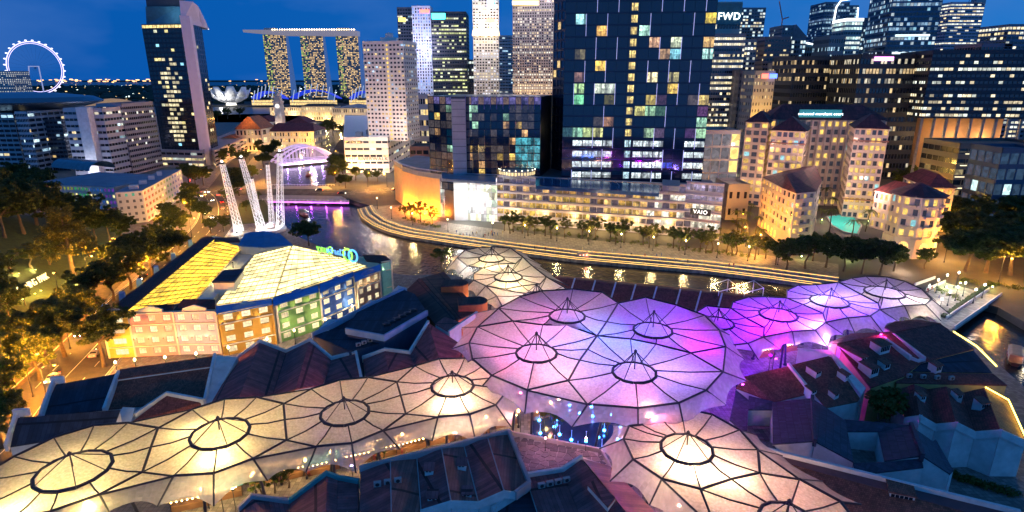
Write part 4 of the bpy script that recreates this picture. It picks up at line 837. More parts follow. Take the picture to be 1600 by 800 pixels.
# sign seen from behind, on a frame
sgn = thing('neon_sign', 'back of a rooftop neon sign with green and blue letters and rings', 'sign', (P(525, 392, 15).x, P(525, 392, 15).y, 0)); zS = 16.5
a, b = P(500, 388, zS), P(556, 400, zS); d = (b - a).normalized()
for txt, t, sz, colr in (('Quay', .14, 3.4, (.3, 1., .1)), ('Clarke', .46, 3.0, (.1, .35, 1.))):
    p = a.lerp(b, t); me = textmesh(txt, sz, .15); me.materials.append(emat('neon_%s' % txt, colr, 1.0)); o = ob('lettering', me, sgn); o.location = p; o.rotation_euler = (rad(90), 0, math.atan2(d.y, d.x) + math.pi)
for t, colr, r_ in ((.78, (.35, 1., .1), 1.9), (.92, (.1, .45, 1.), 1.9)):
    p = a.lerp(b, t); m = MB(); m.tube([p + d * (r_ * math.cos(k * .3142)) + Vector((0, 0, r_ * math.sin(k * .3142) - .2)) for k in range(21)], .32, 6); m.build('neon_ring', emat('neon_ring_%.2f' % t, colr, 1.0), sgn)
m = MB()
for t in (0, .25, .5, .75, 1.): p = a.lerp(b, t); m.tube([(p.x, p.y + .3, 9), (p.x, p.y + .3, zS + 1)], .1, 5)
m.tube([a + Vector((0, .3, -1.6)), b + Vector((0, .3, -1.6))], .1, 5); m.build('sign_frame', STEEL, sgn)
# ================================================================ buildings across the river
def xy(p): return (p[0], p[1])
GL = winmat('office_glass', (.012, .02, .04), .10, 1., (.7, .9), .45)
def blk(T, pts, z0, z1, nbs, nf, wallm, glassm=None, fx=.7, fy=.6, dep=.25, lit=None, top=None, par=.8, nm=('wall', 'window_glass'), each=None, sill=.5):
    w = MB(); gl = MB(); n = len(pts)
    for i in range(n):
        a, b = pts[i], pts[(i + 1) % n]; nb = nbs[i] if i < len(nbs) else 0
        if nb: facade(w, each or gl, a, b, z0, z1, nb, nf, fx, fy, dep, lit, sill)
        else: w.face([(a[0], a[1], z0), (b[0], b[1], z0), (b[0], b[1], z1), (a[0], a[1], z1)])
    w.face([(p[0], p[1], z1) for p in pts])
    o = w.build(nm[0], wallm, T)
    if gl.f: gl.build(nm[1], glassm or GL, T, kind='stuff')
    if par:
        m = MB(); cx = sum(p[0] for p in pts) / n; cy = sum(p[1] for p in pts) / n; t = .4
        for i in range(n):
            a, b = pts[i], pts[(i + 1) % n]; d = Vector((b[0] - a[0], b[1] - a[1])); L = d.length; d /= L; k = Vector((-d.y, d.x)) * t
            m.hexa([(a[0], a[1], z1 + .004), (b[0], b[1], z1 + .004), (b[0] + k.x, b[1] + k.y, z1 + .004), (a[0] + k.x, a[1] + k.y, z1 + .004), (a[0], a[1], z1 + par), (b[0], b[1], z1 + par), (b[0] + k.x, b[1] + k.y, z1 + par), (a[0] + k.x, a[1] + k.y, z1 + par)])
        m.build('parapet', top or wallm, T)
    return o
def quadblk(a, b, depth):            # front edge a->b (left to right seen from the camera), depth away
    a = Vector(xy(a)); b = Vector(xy(b)); d = (b - a).normalized(); n = Vector((-d.y, d.x)) * depth
    return [a, b, b + n, a + n]
def hip(T, pts, z, h, over, m_, frac=.25, name='roof'):
    n = len(pts); cx = sum(p[0] for p in pts) / n; cy = sum(p[1] for p in pts) / n; r = max(math.hypot(p[0] - cx, p[1] - cy) for p in pts); m = MB()
    e = [(cx + (p[0] - cx) * (1 + over / r), cy + (p[1] - cy) * (1 + over / r), z) for p in pts]
    # ridge along the longest axis
    L = [(math.hypot(pts[(i + 1) % n][0] - pts[i][0], pts[(i + 1) % n][1] - pts[i][1]), i) for i in range(n)]; _, i = max(L)
    ax = Vector((pts[(i + 1) % n][0] - pts[i][0], pts[(i + 1) % n][1] - pts[i][1])).normalized()
    t = []
    for p in pts:
        s = (p[0] - cx) * ax.x + (p[1] - cy) * ax.y; S_ = max(0, abs(s) - h * 1.2) * (1 if s > 0 else -1) if frac is None else s * frac; t.append((cx + ax.x * S_ + (p[0] - cx - ax.x * s) * .04, cy + ax.y * S_ + (p[1] - cy - ax.y * s) * .04, z + h))
    for k in range(n):
        j = (k + 1) % n; m.face([e[k], e[j], t[j], t[k]])
    m.face(t); m.face([(x, y, zz - .02) for x, y, zz in e][::-1]); return m.build(name, m_, T)
# ---------------- riverside mall podium
MULL = mat('grey_cladding', (.30, .30, .34), .5, .3, var=.15); DKC = mat('dark_cladding', (.05, .055, .075), .4, .4, var=.2)
pb_ = [G(618, 312), G(631, 322), G(655, 332), G(689, 339), G(712, 342), G(735, 344.5), G(777, 347), G(1066, 369), G(1123, 376)]
ZT = 24.0
T = thing('riverside_mall', 'curved riverside mall with orange screen, white lit atrium and amber shop floors', 'mall', (pb_[6].x, pb_[6].y, 0))
rp = random.Random(11)
def shop(i, j):
    if j == 5: return (.09, .08, .14)
    if j == 0: s = rp.uniform(.3, .8); return (s, s * .72, s * .35)
    r = rp.random()
    if i > 21 and r < .6: return (1.1, 1.05, .85) if j in (2, 3, 4, 1) else (.3, .3, .3)
    if r < .78: s = rp.uniform(.4, 1.05); return (s, s * rp.uniform(.52, .66), s * rp.uniform(.10, .22))
    return (.05, .04, .06)
SHG = winmat('shop_glass', (.03, .03, .035), .2, 1.0, (1.1, .7), .6)
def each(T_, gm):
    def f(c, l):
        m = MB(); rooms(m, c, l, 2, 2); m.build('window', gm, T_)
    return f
w = MB(); facade(w, each(T, SHG), pb_[6], pb_[7], 0, ZT, 27, 6, .93, .62, .35, shop, .35); w.build('shopping_facade', mat('lilac_cladding', (.42, .38, .46), .5, .2, var=.12), T)
w = MB(); facade(w, each(T, SHG), pb_[7], pb_[8], 0, ZT + 1.5, 5, 6, .94, .66, .3, lambda i, j: (.30, .26, .42) if j >= 4 else shop(25, j), .35); w.build('glass_end_block', MC['lilac_cladding'], T)
for a, b, z1 in ((0, 1, ZT - .5), (1, 2, ZT - 1.4), (2, 3, ZT - 1.4)):       # translucent screen washed orange from the ground
    d = Vector(xy(pb_[b])) - Vector(xy(pb_[a])); L = d.length; n_ = max(2, round(L / 4.2)); d /= L; nn = Vector((d.y, -d.x))
    for i in range(n_):
        m = MB(); p, q = Vector(xy(pb_[a])) + d * (L * i / n_ + .06), Vector(xy(pb_[a])) + d * (L * (i + 1) / n_ - .06); k = -nn * .25
        m.hexa([(*p, .2), (*q, .2), (*(q + k), .2), (*(p + k), .2), (*p, z1 - 2.5), (*q, z1 - 2.5), (*(q + k), z1 - 2.5), (*(p + k), z1 - 2.5)]); m.build('screen_panel', mat('screen_panel', (.75, .48, .20), .6, var=.1), T)
    m = MB(); p, q = Vector(xy(pb_[a])) - nn * .3, Vector(xy(pb_[b])) - nn * .3; m.face([(*p, 0), (*q, 0), (*q, z1), (*p, z1)]); m.build('screen_backing', MULL, T)
for i in range(5):
    t = .1 + i * .2; p = pb_[1].lerp(pb_[3], t); q = Vector((p.x - 2.0, p.y - 3.4, .4)); m = MB(); m.box((q.x, q.y, .25), (.7, .5, .5), .4); o = m.build('ground_flood', LAMPB, T); m = MB(); m.box((q.x, q.y, .52), (.5, .35, .03), .4); m.build('lens', emat('orange_lens', (1., .5, .08), 12), o)
    light('orange_up', (q.x, q.y, .8), (1., .25, .012), 20000, o, size=.3)
ATR = winmat('atrium_glass', (.10, .10, .11), .2, .85, (.35, .25), .6)
for a in (3, 4, 5):
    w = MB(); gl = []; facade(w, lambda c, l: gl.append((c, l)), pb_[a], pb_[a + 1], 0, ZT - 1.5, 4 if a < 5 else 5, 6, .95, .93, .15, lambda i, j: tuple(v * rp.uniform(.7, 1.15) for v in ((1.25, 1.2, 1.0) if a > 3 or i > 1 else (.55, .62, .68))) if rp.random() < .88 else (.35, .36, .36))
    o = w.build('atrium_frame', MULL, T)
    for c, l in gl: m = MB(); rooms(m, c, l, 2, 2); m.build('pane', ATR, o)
bk = [pb_[8] + Vector((4, 30, 0)), pb_[7] + Vector((-10, 40, 0)), pb_[5] + Vector((20, 40, 0)), pb_[0] + Vector((8, 34, 0))]
m = MB(); inner = [pb_[i] + Vector((0, .9, 0)) for i in range(9)]; m.prism(ccw([xy(p) for p in inner + bk]), 0.1, ZT - 1.6); m.build('body', mat('roof_deck', (.16, .18, .22), .7, var=.25, vs=.2), T)
for i in range(8):
    a, b = pb_[i], pb_[i + 1]; m = MB(); d = Vector((b.x - a.x, b.y - a.y)); L = d.length; d /= L; n_ = Vector((d.y, -d.x)); c = (a + b) / 2; zt = ZT + 1.5 if i == 7 else ZT
    m.box((c.x + n_.x * .3, c.y + n_.y * .3, zt + .15), (L + .3, 1.6, .3), math.atan2(d.y, d.x)); m.build('cornice', MC['lilac_cladding'], T)
    for z in (4, 8, 12, 16, 20) if i >= 6 else ():
        m = MB(); m.box((c.x + n_.x * .35, c.y + n_.y * .35, z), (L, .7, .5), math.atan2(d.y, d.x)); m.build('floor_band', MC['lilac_cladding'], T)
p = A(808, 272, 300); m = MB(); m.lathe((p.x, p.y, ZT - 1.5), [(9, 0), (9, 3.2), (9.4, 3.2), (9.4, 3.8), (8, 3.9), (.1, 4.2)], 28); o = m.build('rotunda', MULL, T)
for k in range(18):
    t = math.pi + math.pi * (k + .5) / 18; q = (p.x + 9.1 * math.cos(t), p.y + 9.1 * math.sin(t), ZT + .9); m = MB(); m.box(q, (1., .12, 1.7), t + math.pi / 2); m.build('rotunda_window', emat('rotunda_light', (1., .72, .35), .8 + .0), o)
    if k % 2 == 0: m = MB(); m.lathe((p.x + 9.2 * math.cos(t), p.y + 9.2 * math.sin(t), ZT + 2.6), [(.05, -.25), (.22, 0), (.05, .25)], 6); m.build('bulb', emat('bulb', (1., .8, .5), 9), o)
for (x0, x1, y0, y1, h_, mm) in ((837, 1030, 277, 290, 1.4, mat('blue_glass_roof', (.02, .10, .22), .15, var=.3, vs=.6)), (690, 775, 268, 278, 1.0, mat('roof_sheet', (.28, .34, .42), .5, .3)), (1035, 1062, 283, 292, 2.2, MULL)):
    q = [P(x0, y1, ZT), P(x1, y1 + (x1 - x0) * .06, ZT), P(x1, y0 + (x1 - x0) * .06, ZT), P(x0, y0, ZT)]; m = MB(); m.prism(ccw([xy(v) for v in q]), ZT - 1.62, ZT - 1.4 + h_); m.build('roof_canopy', mm, T)
m = MB()
for k in range(16): q = P(850 + k * 13, 284 + k * .9, ZT + .4); m.tube([(q.x, q.y, ZT - 1.6), (q.x, q.y, ZT + 1.2), (q.x + .3, q.y + 9, ZT + 1.2)], .13, 5)
m.build('pergola', MULL, T, kind='stuff')
d78 = (pb_[8] - pb_[7]).normalized(); n78 = Vector((d78.y, -d78.x, 0)); p = pb_[7].lerp(pb_[8], .45) + n78 * .75 + Vector((0, 0, 12.3)); m = MB(); m.box(p, (9, .3, 3.0), math.atan2(d78.y, d78.x)); o = m.build('sign_board', mat('black_board', (.02, .02, .025), .5), T); sign('lettering', 'VAIO', 2.5, p + n78 * .25, d78, emat('white_letters', (1, 1, 1), 1.6), o)
light('atrium_spill', (pb_[5].x - 2, pb_[5].y - 9, 10), (1., .96, .85), 18000, T, size=3)
for i in range(6): p = pb_[6].lerp(pb_[7], (i + .5) / 6); light('shop_spill', (p.x - .5, p.y - 5, 5), (1., .62, .22), 4000, T, size=1.5)
# ---------------- dark office tower over the mall
T = thing('dark_tower', 'tall dark navy glass office tower with scattered lit windows and a yellow stair column', 'tower', (60, 300, 0))
tw = quadblk(A(884, 0, 288), A(1122, 0, 281), 36); Z0, Z1, NF, NB = 18., 113., 19, 14
spots = {(155, 78): CYAN, (245, 120): GOLD, (437, 122): (.5, .9, .7), (480, 160): (.8, .45, .25), (540, 160): (.8, .9, .6), (680, 60): (1., .72, .08), (672, 157): (.75, .45, .15), (672, 205): (.5, .9, .8), (150, 212): (.3, .25, .12), (240, 250): (1., .62, .12), (240, 297): (.95, .6, .1), (483, 218): (.5, .3, .15), (540, 213): (.3, .75, .9), (425, 297): (.9, .65, .2), (472, 300): (.9, .75, .4), (470, 343): (.45, .95, .3), (525, 385): (1., .66, .12), (145, 390): (.45, .7, .3), (145, 430): (.3, 1., .5), (237, 383): (.8, .9, .7), (280, 383): (.8, .9, .75), (415, 470): (.7, .65, .2), (460, 475): (.4, .7, .4), (645, 490): (.4, .75, .5), (655, 435): (.7, .5, .15), (463, 435): (.6, .45, .1), (185, 548): (.6, .75, .3), (235, 548): (.8, .8, .3), (140, 548): (.3, .6, .4), (455, 560): (.4, .6, .35), (640, 567): (.35, .6, .35), (150, 300): (.22, .12, .1), (275, 515): (.4, .2, .1), (145, 340): (.25, .15, .1), (540, 333): (.4, .35, .15)}
spx = [((850 + x * .375, y * .375), c) for (x, y), c in spots.items()]
rt_ = random.Random(4); used_s = set()
def tl(i, j): return (i, j)
TG = winmat('navy_curtain_wall', (.006, .014, .045), .07, 1., (1.6, 1.1), .55)
w = MB()
def tw_each(c, l):
    i, j = l; q = sum((Vector(v) for v in c), Vector()) / 4; px = pix(q); col = (0, 0, 0)
    bright = px[1] > 218
    if i == 6: col = (1., .72, .22) if not bright else (.55, .8, .9)
    elif bright:
        if i in (1, 2, 3, 4, 7, 8, 9, 12, 13): s = rt_.uniform(.75, 1.15); col = (.85 * s, .97 * s, s)
        elif rt_.random() < .25: col = rt_.choice(((.1, .3, .05), (.2, .05, .15), (.05, .1, .6), (.25, .18, .08)))
    else:
        best = None
        for k, ((sx, sy), cc) in enumerate(spx):
            if abs(sx - px[0]) < 8.5 and abs(sy - px[1]) < 8.6 and k not in used_s: best = k; col = cc; used_s.add(k); break
        if best is None and px[1] > 110 and rt_.random() < .08: col = tuple(v * rt_.uniform(.2, 1) for v in rt_.choice(((.12, .06, .03), (.05, .08, .06), (.10, .05, .08), (.12, .08, .02))))
    v = [Vector(x) for x in c]; full = None
    if i == 6 or (bright and max(col) > .4):
        ce = sum(v, Vector()) / 4; hx = (v[1] - v[0]) * (.30 if i == 6 else .47); hz = (v[3] - v[0]) * (.36 if i == 6 else .30); k = (v[1] - v[0]).cross(v[3] - v[0]).normalized() * .05; ce = ce + k
        full = c; c = (ce - hx - hz, ce + hx - hz, ce + hx + hz, ce - hx + hz)
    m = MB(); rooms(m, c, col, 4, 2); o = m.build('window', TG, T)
    if full: m = MB(); m.face(full, (0, 0, 0)); m.build('spandrel_glass', TG, o)
    if max(col) > .3:
        f = MB(); v = [Vector(x) for x in c]; k = (v[1] - v[0]).cross(v[3] - v[0]).normalized() * .1
        for s in (.33, .66): f.tube([v[0].lerp(v[1], s) + k, v[3].lerp(v[2], s) + k], .07, 4)
        f.build('mullion', DKC, o)
facade(w, tw_each, tw[0], tw[1], Z0, Z1, NB, NF, .97, .90 if False else .86, .18, tl); DKN = mat('navy_spandrel', (.012, .02, .05), .15, .2, var=.1, vs=.1)
for i in (1, 2): w.face([(tw[i].x, tw[i].y, Z0), (tw[(i + 1) % 4].x, tw[(i + 1) % 4].y, Z0), (tw[(i + 1) % 4].x, tw[(i + 1) % 4].y, Z1), (tw[i].x, tw[i].y, Z1)])
w.face([(p.x, p.y, Z1) for p in tw]); w.face([(p.x, p.y, 0) for p in tw][::-1]); w.build('curtain_wall', DKN, T)
sw = MB(); sg = MB(); facade(sw, sg, tw[3], tw[0], Z0, Z1, 5, NF, .9, .8, .15, litfn(.12, [(.5, .3, .1), (.4, .6, .6), (.8, .7, .3)], .3)); sw.build('side_wall', DKN, T); sg.build('side_window', TG, T, kind='stuff')
m = MB(); m.prism(ccw([xy(p) for p in tw]), 0, Z0 - .01); m.build('tower_base', DKC, T)
FN = emat('fin_light', (.55, .55, 1.), .55); dt = (tw[1] - tw[0]); Lt = dt.length; dt = dt / Lt; nt_ = Vector((dt.y, -dt.x))
for j in range(0, NF, 2):
    for i in range(1, NB, 2):
        ii = i + (j // 2) % 2; p = tw[0] + dt * (Lt * ii / NB) + nt_ * .25
        if ii in (6, 7) or rt_.random() < .2 or ii >= NB: continue
        m = MB(); zz = Z0 + j * 5.; m.box((p.x, p.y, zz + 5), (.2, .3, 9.4), math.atan2(dt.y, dt.x)); m.build('light_fin', FN, T)
# left dark sliver tower
T = thing('dark_sliver', 'slim dark tower edge with a yellow lantern on top, left of the navy tower', 'tower', (20, 320, 0)); q = quadblk(A(866, 0, 330), A(884, 0, 318), 30); blk(T, q, 0, 112, [3, 4, 3, 4], 24, DKC, TG, .8, .75, .2, litfn(.12, [(.8, .55, .2), (.4, .7, .7)], .2))
# ---------------- lower glass block left of it
T = thing('glass_loft_block', 'mid rise dark glass loft block with a grey lift shaft and copper fins', 'building', (-10, 300, 0))
q = [A(668, 150, 312), A(705, 148, 300), A(727, 148, 300), A(845, 146, 298)]; zt = 61.5; rl_ = random.Random(9)
f0 = [Vector(xy(v)) for v in q]; bk = [f0[3] + Vector((8, 34)), f0[0] + Vector((12, 36))]
def ll(i, j):
    r = rl_.random()
    if j >= 11: return (.10, .08, .22) if i % 2 else (.10, .06, .04)
    if i >= 8 and 3 <= j <= 6: s = rl_.uniform(.25, .6); return (.15 * s, .75 * s, .9 * s)
    if r < .10: s = rl_.uniform(.3, 1); return rl_.choice(((s, s * .65, s * .15), (s * .5, s * .9, s * .6), (s * .9, s * .5, s * .2)))
    if r < .5: s = rl_.uniform(.01, .06); return (s, s * .8, s * .7)
    return (0, 0, 0)
w = MB(); facade(w, each(T, TG), f0[2], f0[3], 15, zt, 12, 12, .95, .86, .2, ll); w.build('front_wall', DKN, T)
w = MB(); facade(w, each(T, TG), f0[0], f0[1], 15, zt, 4, 12, .95, .86, .2, lambda i, j: ll(i, j) if rl_.random() < .8 else (0, .01, .02)); w.build('side_wall', DKN, T)
w = MB(); w.prism(ccw([f0[1] + Vector((0, -1.)), f0[2] + Vector((0, -1.)), f0[2] + Vector((0, 6)), f0[1] + Vector((0, 6))]), 0, zt - 1); o = w.build('lift_shaft', mat('pale_cladding', (.36, .37, .42), .5, .2, var=.1), T)
for j in range(13): m = MB(); c = (f0[1] + f0[2]) / 2; m.box((c.x, c.y - 1.05, 16 + j * 3.6), ((f0[2] - f0[1]).length * .96, .12, .2)); m.build('joint', DKC, o)
m = MB(); m.prism(ccw([f0[0] + Vector((.5, .5)), f0[1] + Vector((0, .5)), f0[3] + Vector((0, .5))] + bk), 0, zt - .02); m.build('body', DKC, T)
for i in range(13): 
    p = f0[2].lerp(f0[3], i / 12); m = MB(); m.box((p.x, p.y - .35, 20 + (i * 37 % 30)), (.22, .5, 9), 0); m.build('fin', mat('copper_fin', (.35, .2, .12), .4, .5), T); m = MB(); m.box((p.x, p.y - .3, zt - 2.8), (.3, .5, 6.4)); m.build('crown_fin', mat('violet_fin', (.10, .10, .35), .4, .4), T)
# ---------------- white apartment tower on its podium
T = thing('white_tower_podium', 'white apartment tower with a yellow lit stair slot standing on a white podium', 'tower', (-105, 470, 0)); PW = mat('pinkish_white', (.68, .65, .65), .7, var=.08)
q = quadblk(A(566, 68, 470), A(630, 66, 462), 24); zt = 95.
def rw(i, j):
    if i == 6: return (1., .66, .12)
    r = rl_.random()
    if r < .13: s = rl_.uniform(.5, 1); return (s, s * .75, s * .3)
    if r < .2: return (.4, .6, .8)
    return (.01, .012, .02)
blk(T, q, 24, zt, [11, 6, 8, 6], 23, PW, GL, .62, .46, .5, rw, par=1.5)
m = MB(); c = q[0].lerp(q[2], .5); m.box((c.x, c.y, zt + 2.2), (12, 9, 4.4)); m.lathe((c.x, c.y, zt + 4.4), [(3, 0), (3, 3), (.3, 3.6)], 12); m.build('plant_room', PW, T)
q2 = [G(541, 270), G(609, 270), G(641, 247), G(641, 215), G(541, 215)]; q2 = [Vector(xy(v)) for v in q2]
for z0_, z1_, nf_ in ((0, 26, 5),): blk(T, q2, z0_, z1_, [7, 9, 3, 0, 4], nf_, PW, GL, .9, .34, .4, lambda i, j: (rl_.choice(((.55, .85, .9), (.8, .7, .4))) if rl_.random() < .25 else (.01, .012, .015)), par=1.2, nm=('podium_wall', 'podium_window'))
dq = (q2[1] - q2[0]).normalized(); nq = Vector((dq.y, -dq.x)); p = q2[0].lerp(q2[1], .5) + nq * .25; sign('lettering', 'THE RIVERWALK', 3.4, (p.x, p.y, 10.7), dq, mat('bronze_letters', (.12, .07, .04), .4, .4), T, .12, stretch=1.15)
for k in range(5): m = MB(); c = q2[0].lerp(q2[2], .2 + .15 * k); m.box((c.x, c.y + 3 + 2 * k, 27.8), (5 + k, 5, 3.2 + k % 2)); m.build('roof_plant', MULL, T)
for i in range(4): p = q2[0].lerp(q2[1], (i + .5) / 4) + nq * 10; light('podium_wash', (p.x, p.y, 5), (1., .75, .5), 3500, T, size=.6)
for x in (575, 600, 625): p = A(x, 205, 452); light('tower_wash', (p.x, p.y - 14, 34), (1., .86, .78), 8000, T, size=.8)
# ---------------- hotel with red hipped roofs
HW = mat('hotel_render', (.62, .47, .40), .75, var=.08, vs=.3); RED = mat('hotel_roof', (.17, .035, .04), .7, var=.25, vs=.3, pattern='slab', ps=(1.2, .3), bump=.4)
T = thing('hotel', 'large peach hotel with dark red hipped roofs, lit balconies and rooftop sign', 'hotel', (150, 330, 0)); rh = random.Random(21)
def hl(i, j):
    r = rh.random()
    if r < .45: s = rh.uniform(.45, .95); return (s, s * .64, s * .14)
    if r < .47: return (.25, .55, .6)
    return (.02, .02, .03)
HG = winmat('hotel_glass', (.02, .025, .035), .15, 1., (1.3, 1.2), .35)
def hblk(x0, Y0, x1, Y1, dep_, z0, z1, nbs, nf, py=190, fx=.70, fy=.6, roof=6, over=1.6, **k):
    q = quadblk(A(x0, py, Y0), A(x1, py, Y1), dep_); blk(T, q, z0, z1, nbs, nf, HW, HG, fx, fy, .5, hl, par=0, **k); hip(T, q, z1 + .05, roof, over, RED); return q
wings = [(1166, 338, 1202, 332, 22, 0, 47, [3, 5, 0, 4], 12, 5.5), (1207, 318, 1262, 310, 26, 0, 44, [6, 5, 0, 5], 11, 6.5), (1338, 306, 1392, 300, 26, 0, 46, [6, 5, 0, 5], 12, 6.5)]
WQ = []
for x0, Y0, x1, Y1, dp, z0, z1, nbs, nf, rf in wings: WQ.append((hblk(x0, Y0, x1, Y1, dp, z0, z1, nbs, nf, roof=rf), nf, z1))
q = quadblk(A(1204, 185, 341), A(1384, 185, 333), 22); blk(T, q, 0, 48, [16, 0, 0, 0], 11, HW, HG, .55, .6, .8, hl, par=0); hip(T, q, 48.05, 8, 2, RED, .7)
dqq = (q[1] - q[0]).normalized(); nqq = Vector((dqq.y, -dqq.x))
for i in range(17): p = q[0].lerp(q[1], i / 16) + nqq * .5; m = MB(); m.box((p.x, p.y, 27), (.9, 1., 41), math.atan2(dqq.y, dqq.x)); m.build('pier', HW, T)
for Q, nf, z1 in WQ[1:]:                                  # balconies
    a, b = Q[0], Q[1]; d = (b - a).normalized(); n_ = Vector((d.y, -d.x)); L = (b - a).length; fh = z1 / nf
    for j in range(3, nf - 2):
        m = MB(); poly = []; z = j * fh + .05
        for k in range(9): t = k / 8; s = a + d * (L * (.12 + .76 * t)) + n_ * (1.0 + 1.1 * math.sin(math.pi * t)); poly.append(s)
        poly = [a + d * L * .12] + poly + [a + d * L * .88]
        m.prism(ccw([tuple(v) for v in poly]), z - .25, z); o = m.build('balcony', HW, T); r = MB()
        for k in range(1, 9): u, v = poly[k], poly[k + 1]; dd = (v - u); r.box((*((u + v) / 2), z + .5), (dd.length, .14, .95), math.atan2(dd.y, dd.x))
        r.build('balustrade', HW, o)
    for z in (z1 - fh * 1.6, fh * 2.6):
        m = MB(); c = (a + b) / 2 + n_ * .45; m.box((c.x, c.y, z), (L + 1, 1.0, .6), math.atan2(d.y, d.x)); m.build('string_course', mat('terracotta_band', (.35, .14, .10), .7), T)
p = q[0].lerp(q[1], .42) + nqq * 1.5; m = MB(); m.box((p.x, p.y - .4, 51.5), (22, .3, 4.2), math.atan2(dqq.y, dqq.x)); o = m.build('sign_board', mat('teal_board', (.02, .16, .2), .5, emit=(.05, .5, .6), es=.25), T); sign('lettering', 'swissotel merchant court', 2.0, (p.x + nqq.x * .5, p.y + nqq.y * .5 - .4, 51.3), dqq, emat('sign_white', (.8, .95, 1.), 3.), o)
for x, y, Y in ((1190, 240, 300), (1290, 235, 300), (1360, 240, 270), (1215, 300, 296), (1240, 300, 290), (1300, 320, 290), (1365, 300, 282), (1180, 290, 318)): p = A(x, y, Y); light('facade_wash', (p.x, p.y, max(p.z, 6)), (1., .62, .45), 7000, T, size=.6)
# low wings around the pool
low = thing('hotel_wing', 'low peach hotel wing with an arcade and rounded red roofed end, left of the pool', 'hotel', (115, 260, 0))
T = low
e0, e1, e2, e3, e4, e5 = [Vector(xy(v)) for v in (G(1183, 352), G(1212, 376), G(1232, 388), G(1262, 384), G(1272, 360), G(1240, 330))]
pts = [e0, e1, e2, e3, e4, e5]; blk(T, pts, 5.5, 24, [6, 3, 3, 2, 3, 0], 5, HW, HG, .55, .58, .4, hl, par=0); hip(T, pts, 24.05, 5, 1.5, RED, .5); m = MB(); m.prism(ccw([tuple(v) for v in pts]), 0, 5.48); m.build('plinth', HW, T)
for i in range(6):
    p = e0.lerp(e1, (i + .5) / 6); d = (e1 - e0).normalized(); n_ = Vector((d.y, -d.x)); m = MB(); ar = [(-.9, 0), (.9, 0), (.9, 2.4)] + [(.9 * math.cos(k * math.pi / 6), 2.4 + .9 * math.sin(k * math.pi / 6)) for k in range(1, 6)] + [(-.9, 2.4)]
    m.slab([(p.x + d.x * s + n_.x * .05, p.y + d.y * s + n_.y * .05, 1 + z) for s, z in ar], .04, (-n_.x, -n_.y, 0)); m.build('arch_opening', emat('arcade_light', (1., .55, .15), .7), T)
for s in (.5,):
    for j in range(5): m = MB(); d = (e3 - e2).normalized(); n_ = Vector((d.y, -d.x)); c = (e2 + e3) / 2 + n_ * .7; m.box((c.x, c.y, 6.4 + j * 3.7), ((e3 - e2).length * .5, 1.4, .9), math.atan2(d.y, d.x)); m.build('balcony', HW, T)
p = G(1215, 392); light('arcade_wash', (p.x, p.y, 3), (1., .50, .2), 1500, T, size=.5); p = G(1180, 372); light('arcade_wash', (p.x, p.y, 4), (1., .50, .15), 1500, T, size=.5)
T = thing('hotel_pavilion', 'octagonal peach hotel pavilion with red roof and lit arched window, right of the pool', 'hotel', (157, 226, 0))
c = Vector(xy(G(1424, 398))); r_ = 9.2; oc = [Vector((c.x + r_ * math.cos(rad(22.5 + 45 * k)), c.y + 3 + r_ * math.sin(rad(22.5 + 45 * k)))) for k in range(8)]
blk(T, oc, 8, 25, [2] * 8, 4, HW, HG, .5, .6, .4, hl, par=0); hip(T, oc, 25.05, 4.5, 1.6, RED, .12); m = MB(); m.prism([(c.x + (v.x - c.x) * 1.08, c.y + 3 + (v.y - c.y - 3) * 1.08) for v in oc], 0, 7.98); m.build('plinth', HW, T)
for k in (4, 5, 6):
    a, b = [Vector((c.x + (v.x - c.x) * 1.09, c.y + 3 + (v.y - c.y - 3) * 1.09)) for v in (oc[k], oc[k + 1])]; d = (b - a).normalized(); n_ = Vector((d.y, -d.x)); p = (a + b) / 2; ar = [(-1.7, 0), (1.7, 0), (1.7, 4.2)] + [(1.7 * math.cos(t * math.pi / 6), 4.2 + 1.7 * math.sin(t * math.pi / 6)) for t in range(1, 6)] + [(-1.7, 4.2)]
    m = MB(); m.slab([(p.x + d.x * s + n_.x * .04, p.y + d.y * s + n_.y * .04, .8 + z) for s, z in ar], .05, (-n_.x, -n_.y, 0)); o = m.build('arched_window', emat('arch_glow', (1., .62, .2), .9), T); f = MB()
    for s in (-1.1, -.4, .4, 1.1): f.tube([(p.x + d.x * s + n_.x * .1, p.y + d.y * s + n_.y * .1, .8), (p.x + d.x * s + n_.x * .1, p.y + d.y * s + n_.y * .1, 6.2)], .08, 4)
    f.build('frame', HW, o)
    for j in range(4): m = MB(); pp = (oc[k] + oc[k + 1]) / 2 + n_ * .6; m.box((pp.x, pp.y, 8.4 + j * 4.25), (3.6, 1.2, .8), math.atan2(d.y, d.x)); m.build('balcony', HW, T)
wq = quadblk(Vector(xy(G(1437, 360))), Vector(xy(G(1478, 362))), 30); blk(T, wq, 0, 21, [3, 5, 0, 6], 5, HW, HG, .55, .58, .4, hl, par=0); hip(T, wq, 21.05, 5.5, 1.5, RED, .6)
wq = quadblk(A(1370, 285, 285), A(1442, 300, 262), 14); blk(T, wq, 0, 18, [9, 0, 0, 0], 4, HW, HG, .6, .6, .4, hl, par=0); hip(T, wq, 18.05, 5, 1.5, RED, .7)
p = G(1420, 424); light('pavilion_wash', (p.x - 3, p.y, 3), (1., .66, .4), 4200, T, size=.5); p = G(1475, 405); light('pavilion_wash', (p.x, p.y, 4), (1., .6, .3), 2500, T, size=.5)
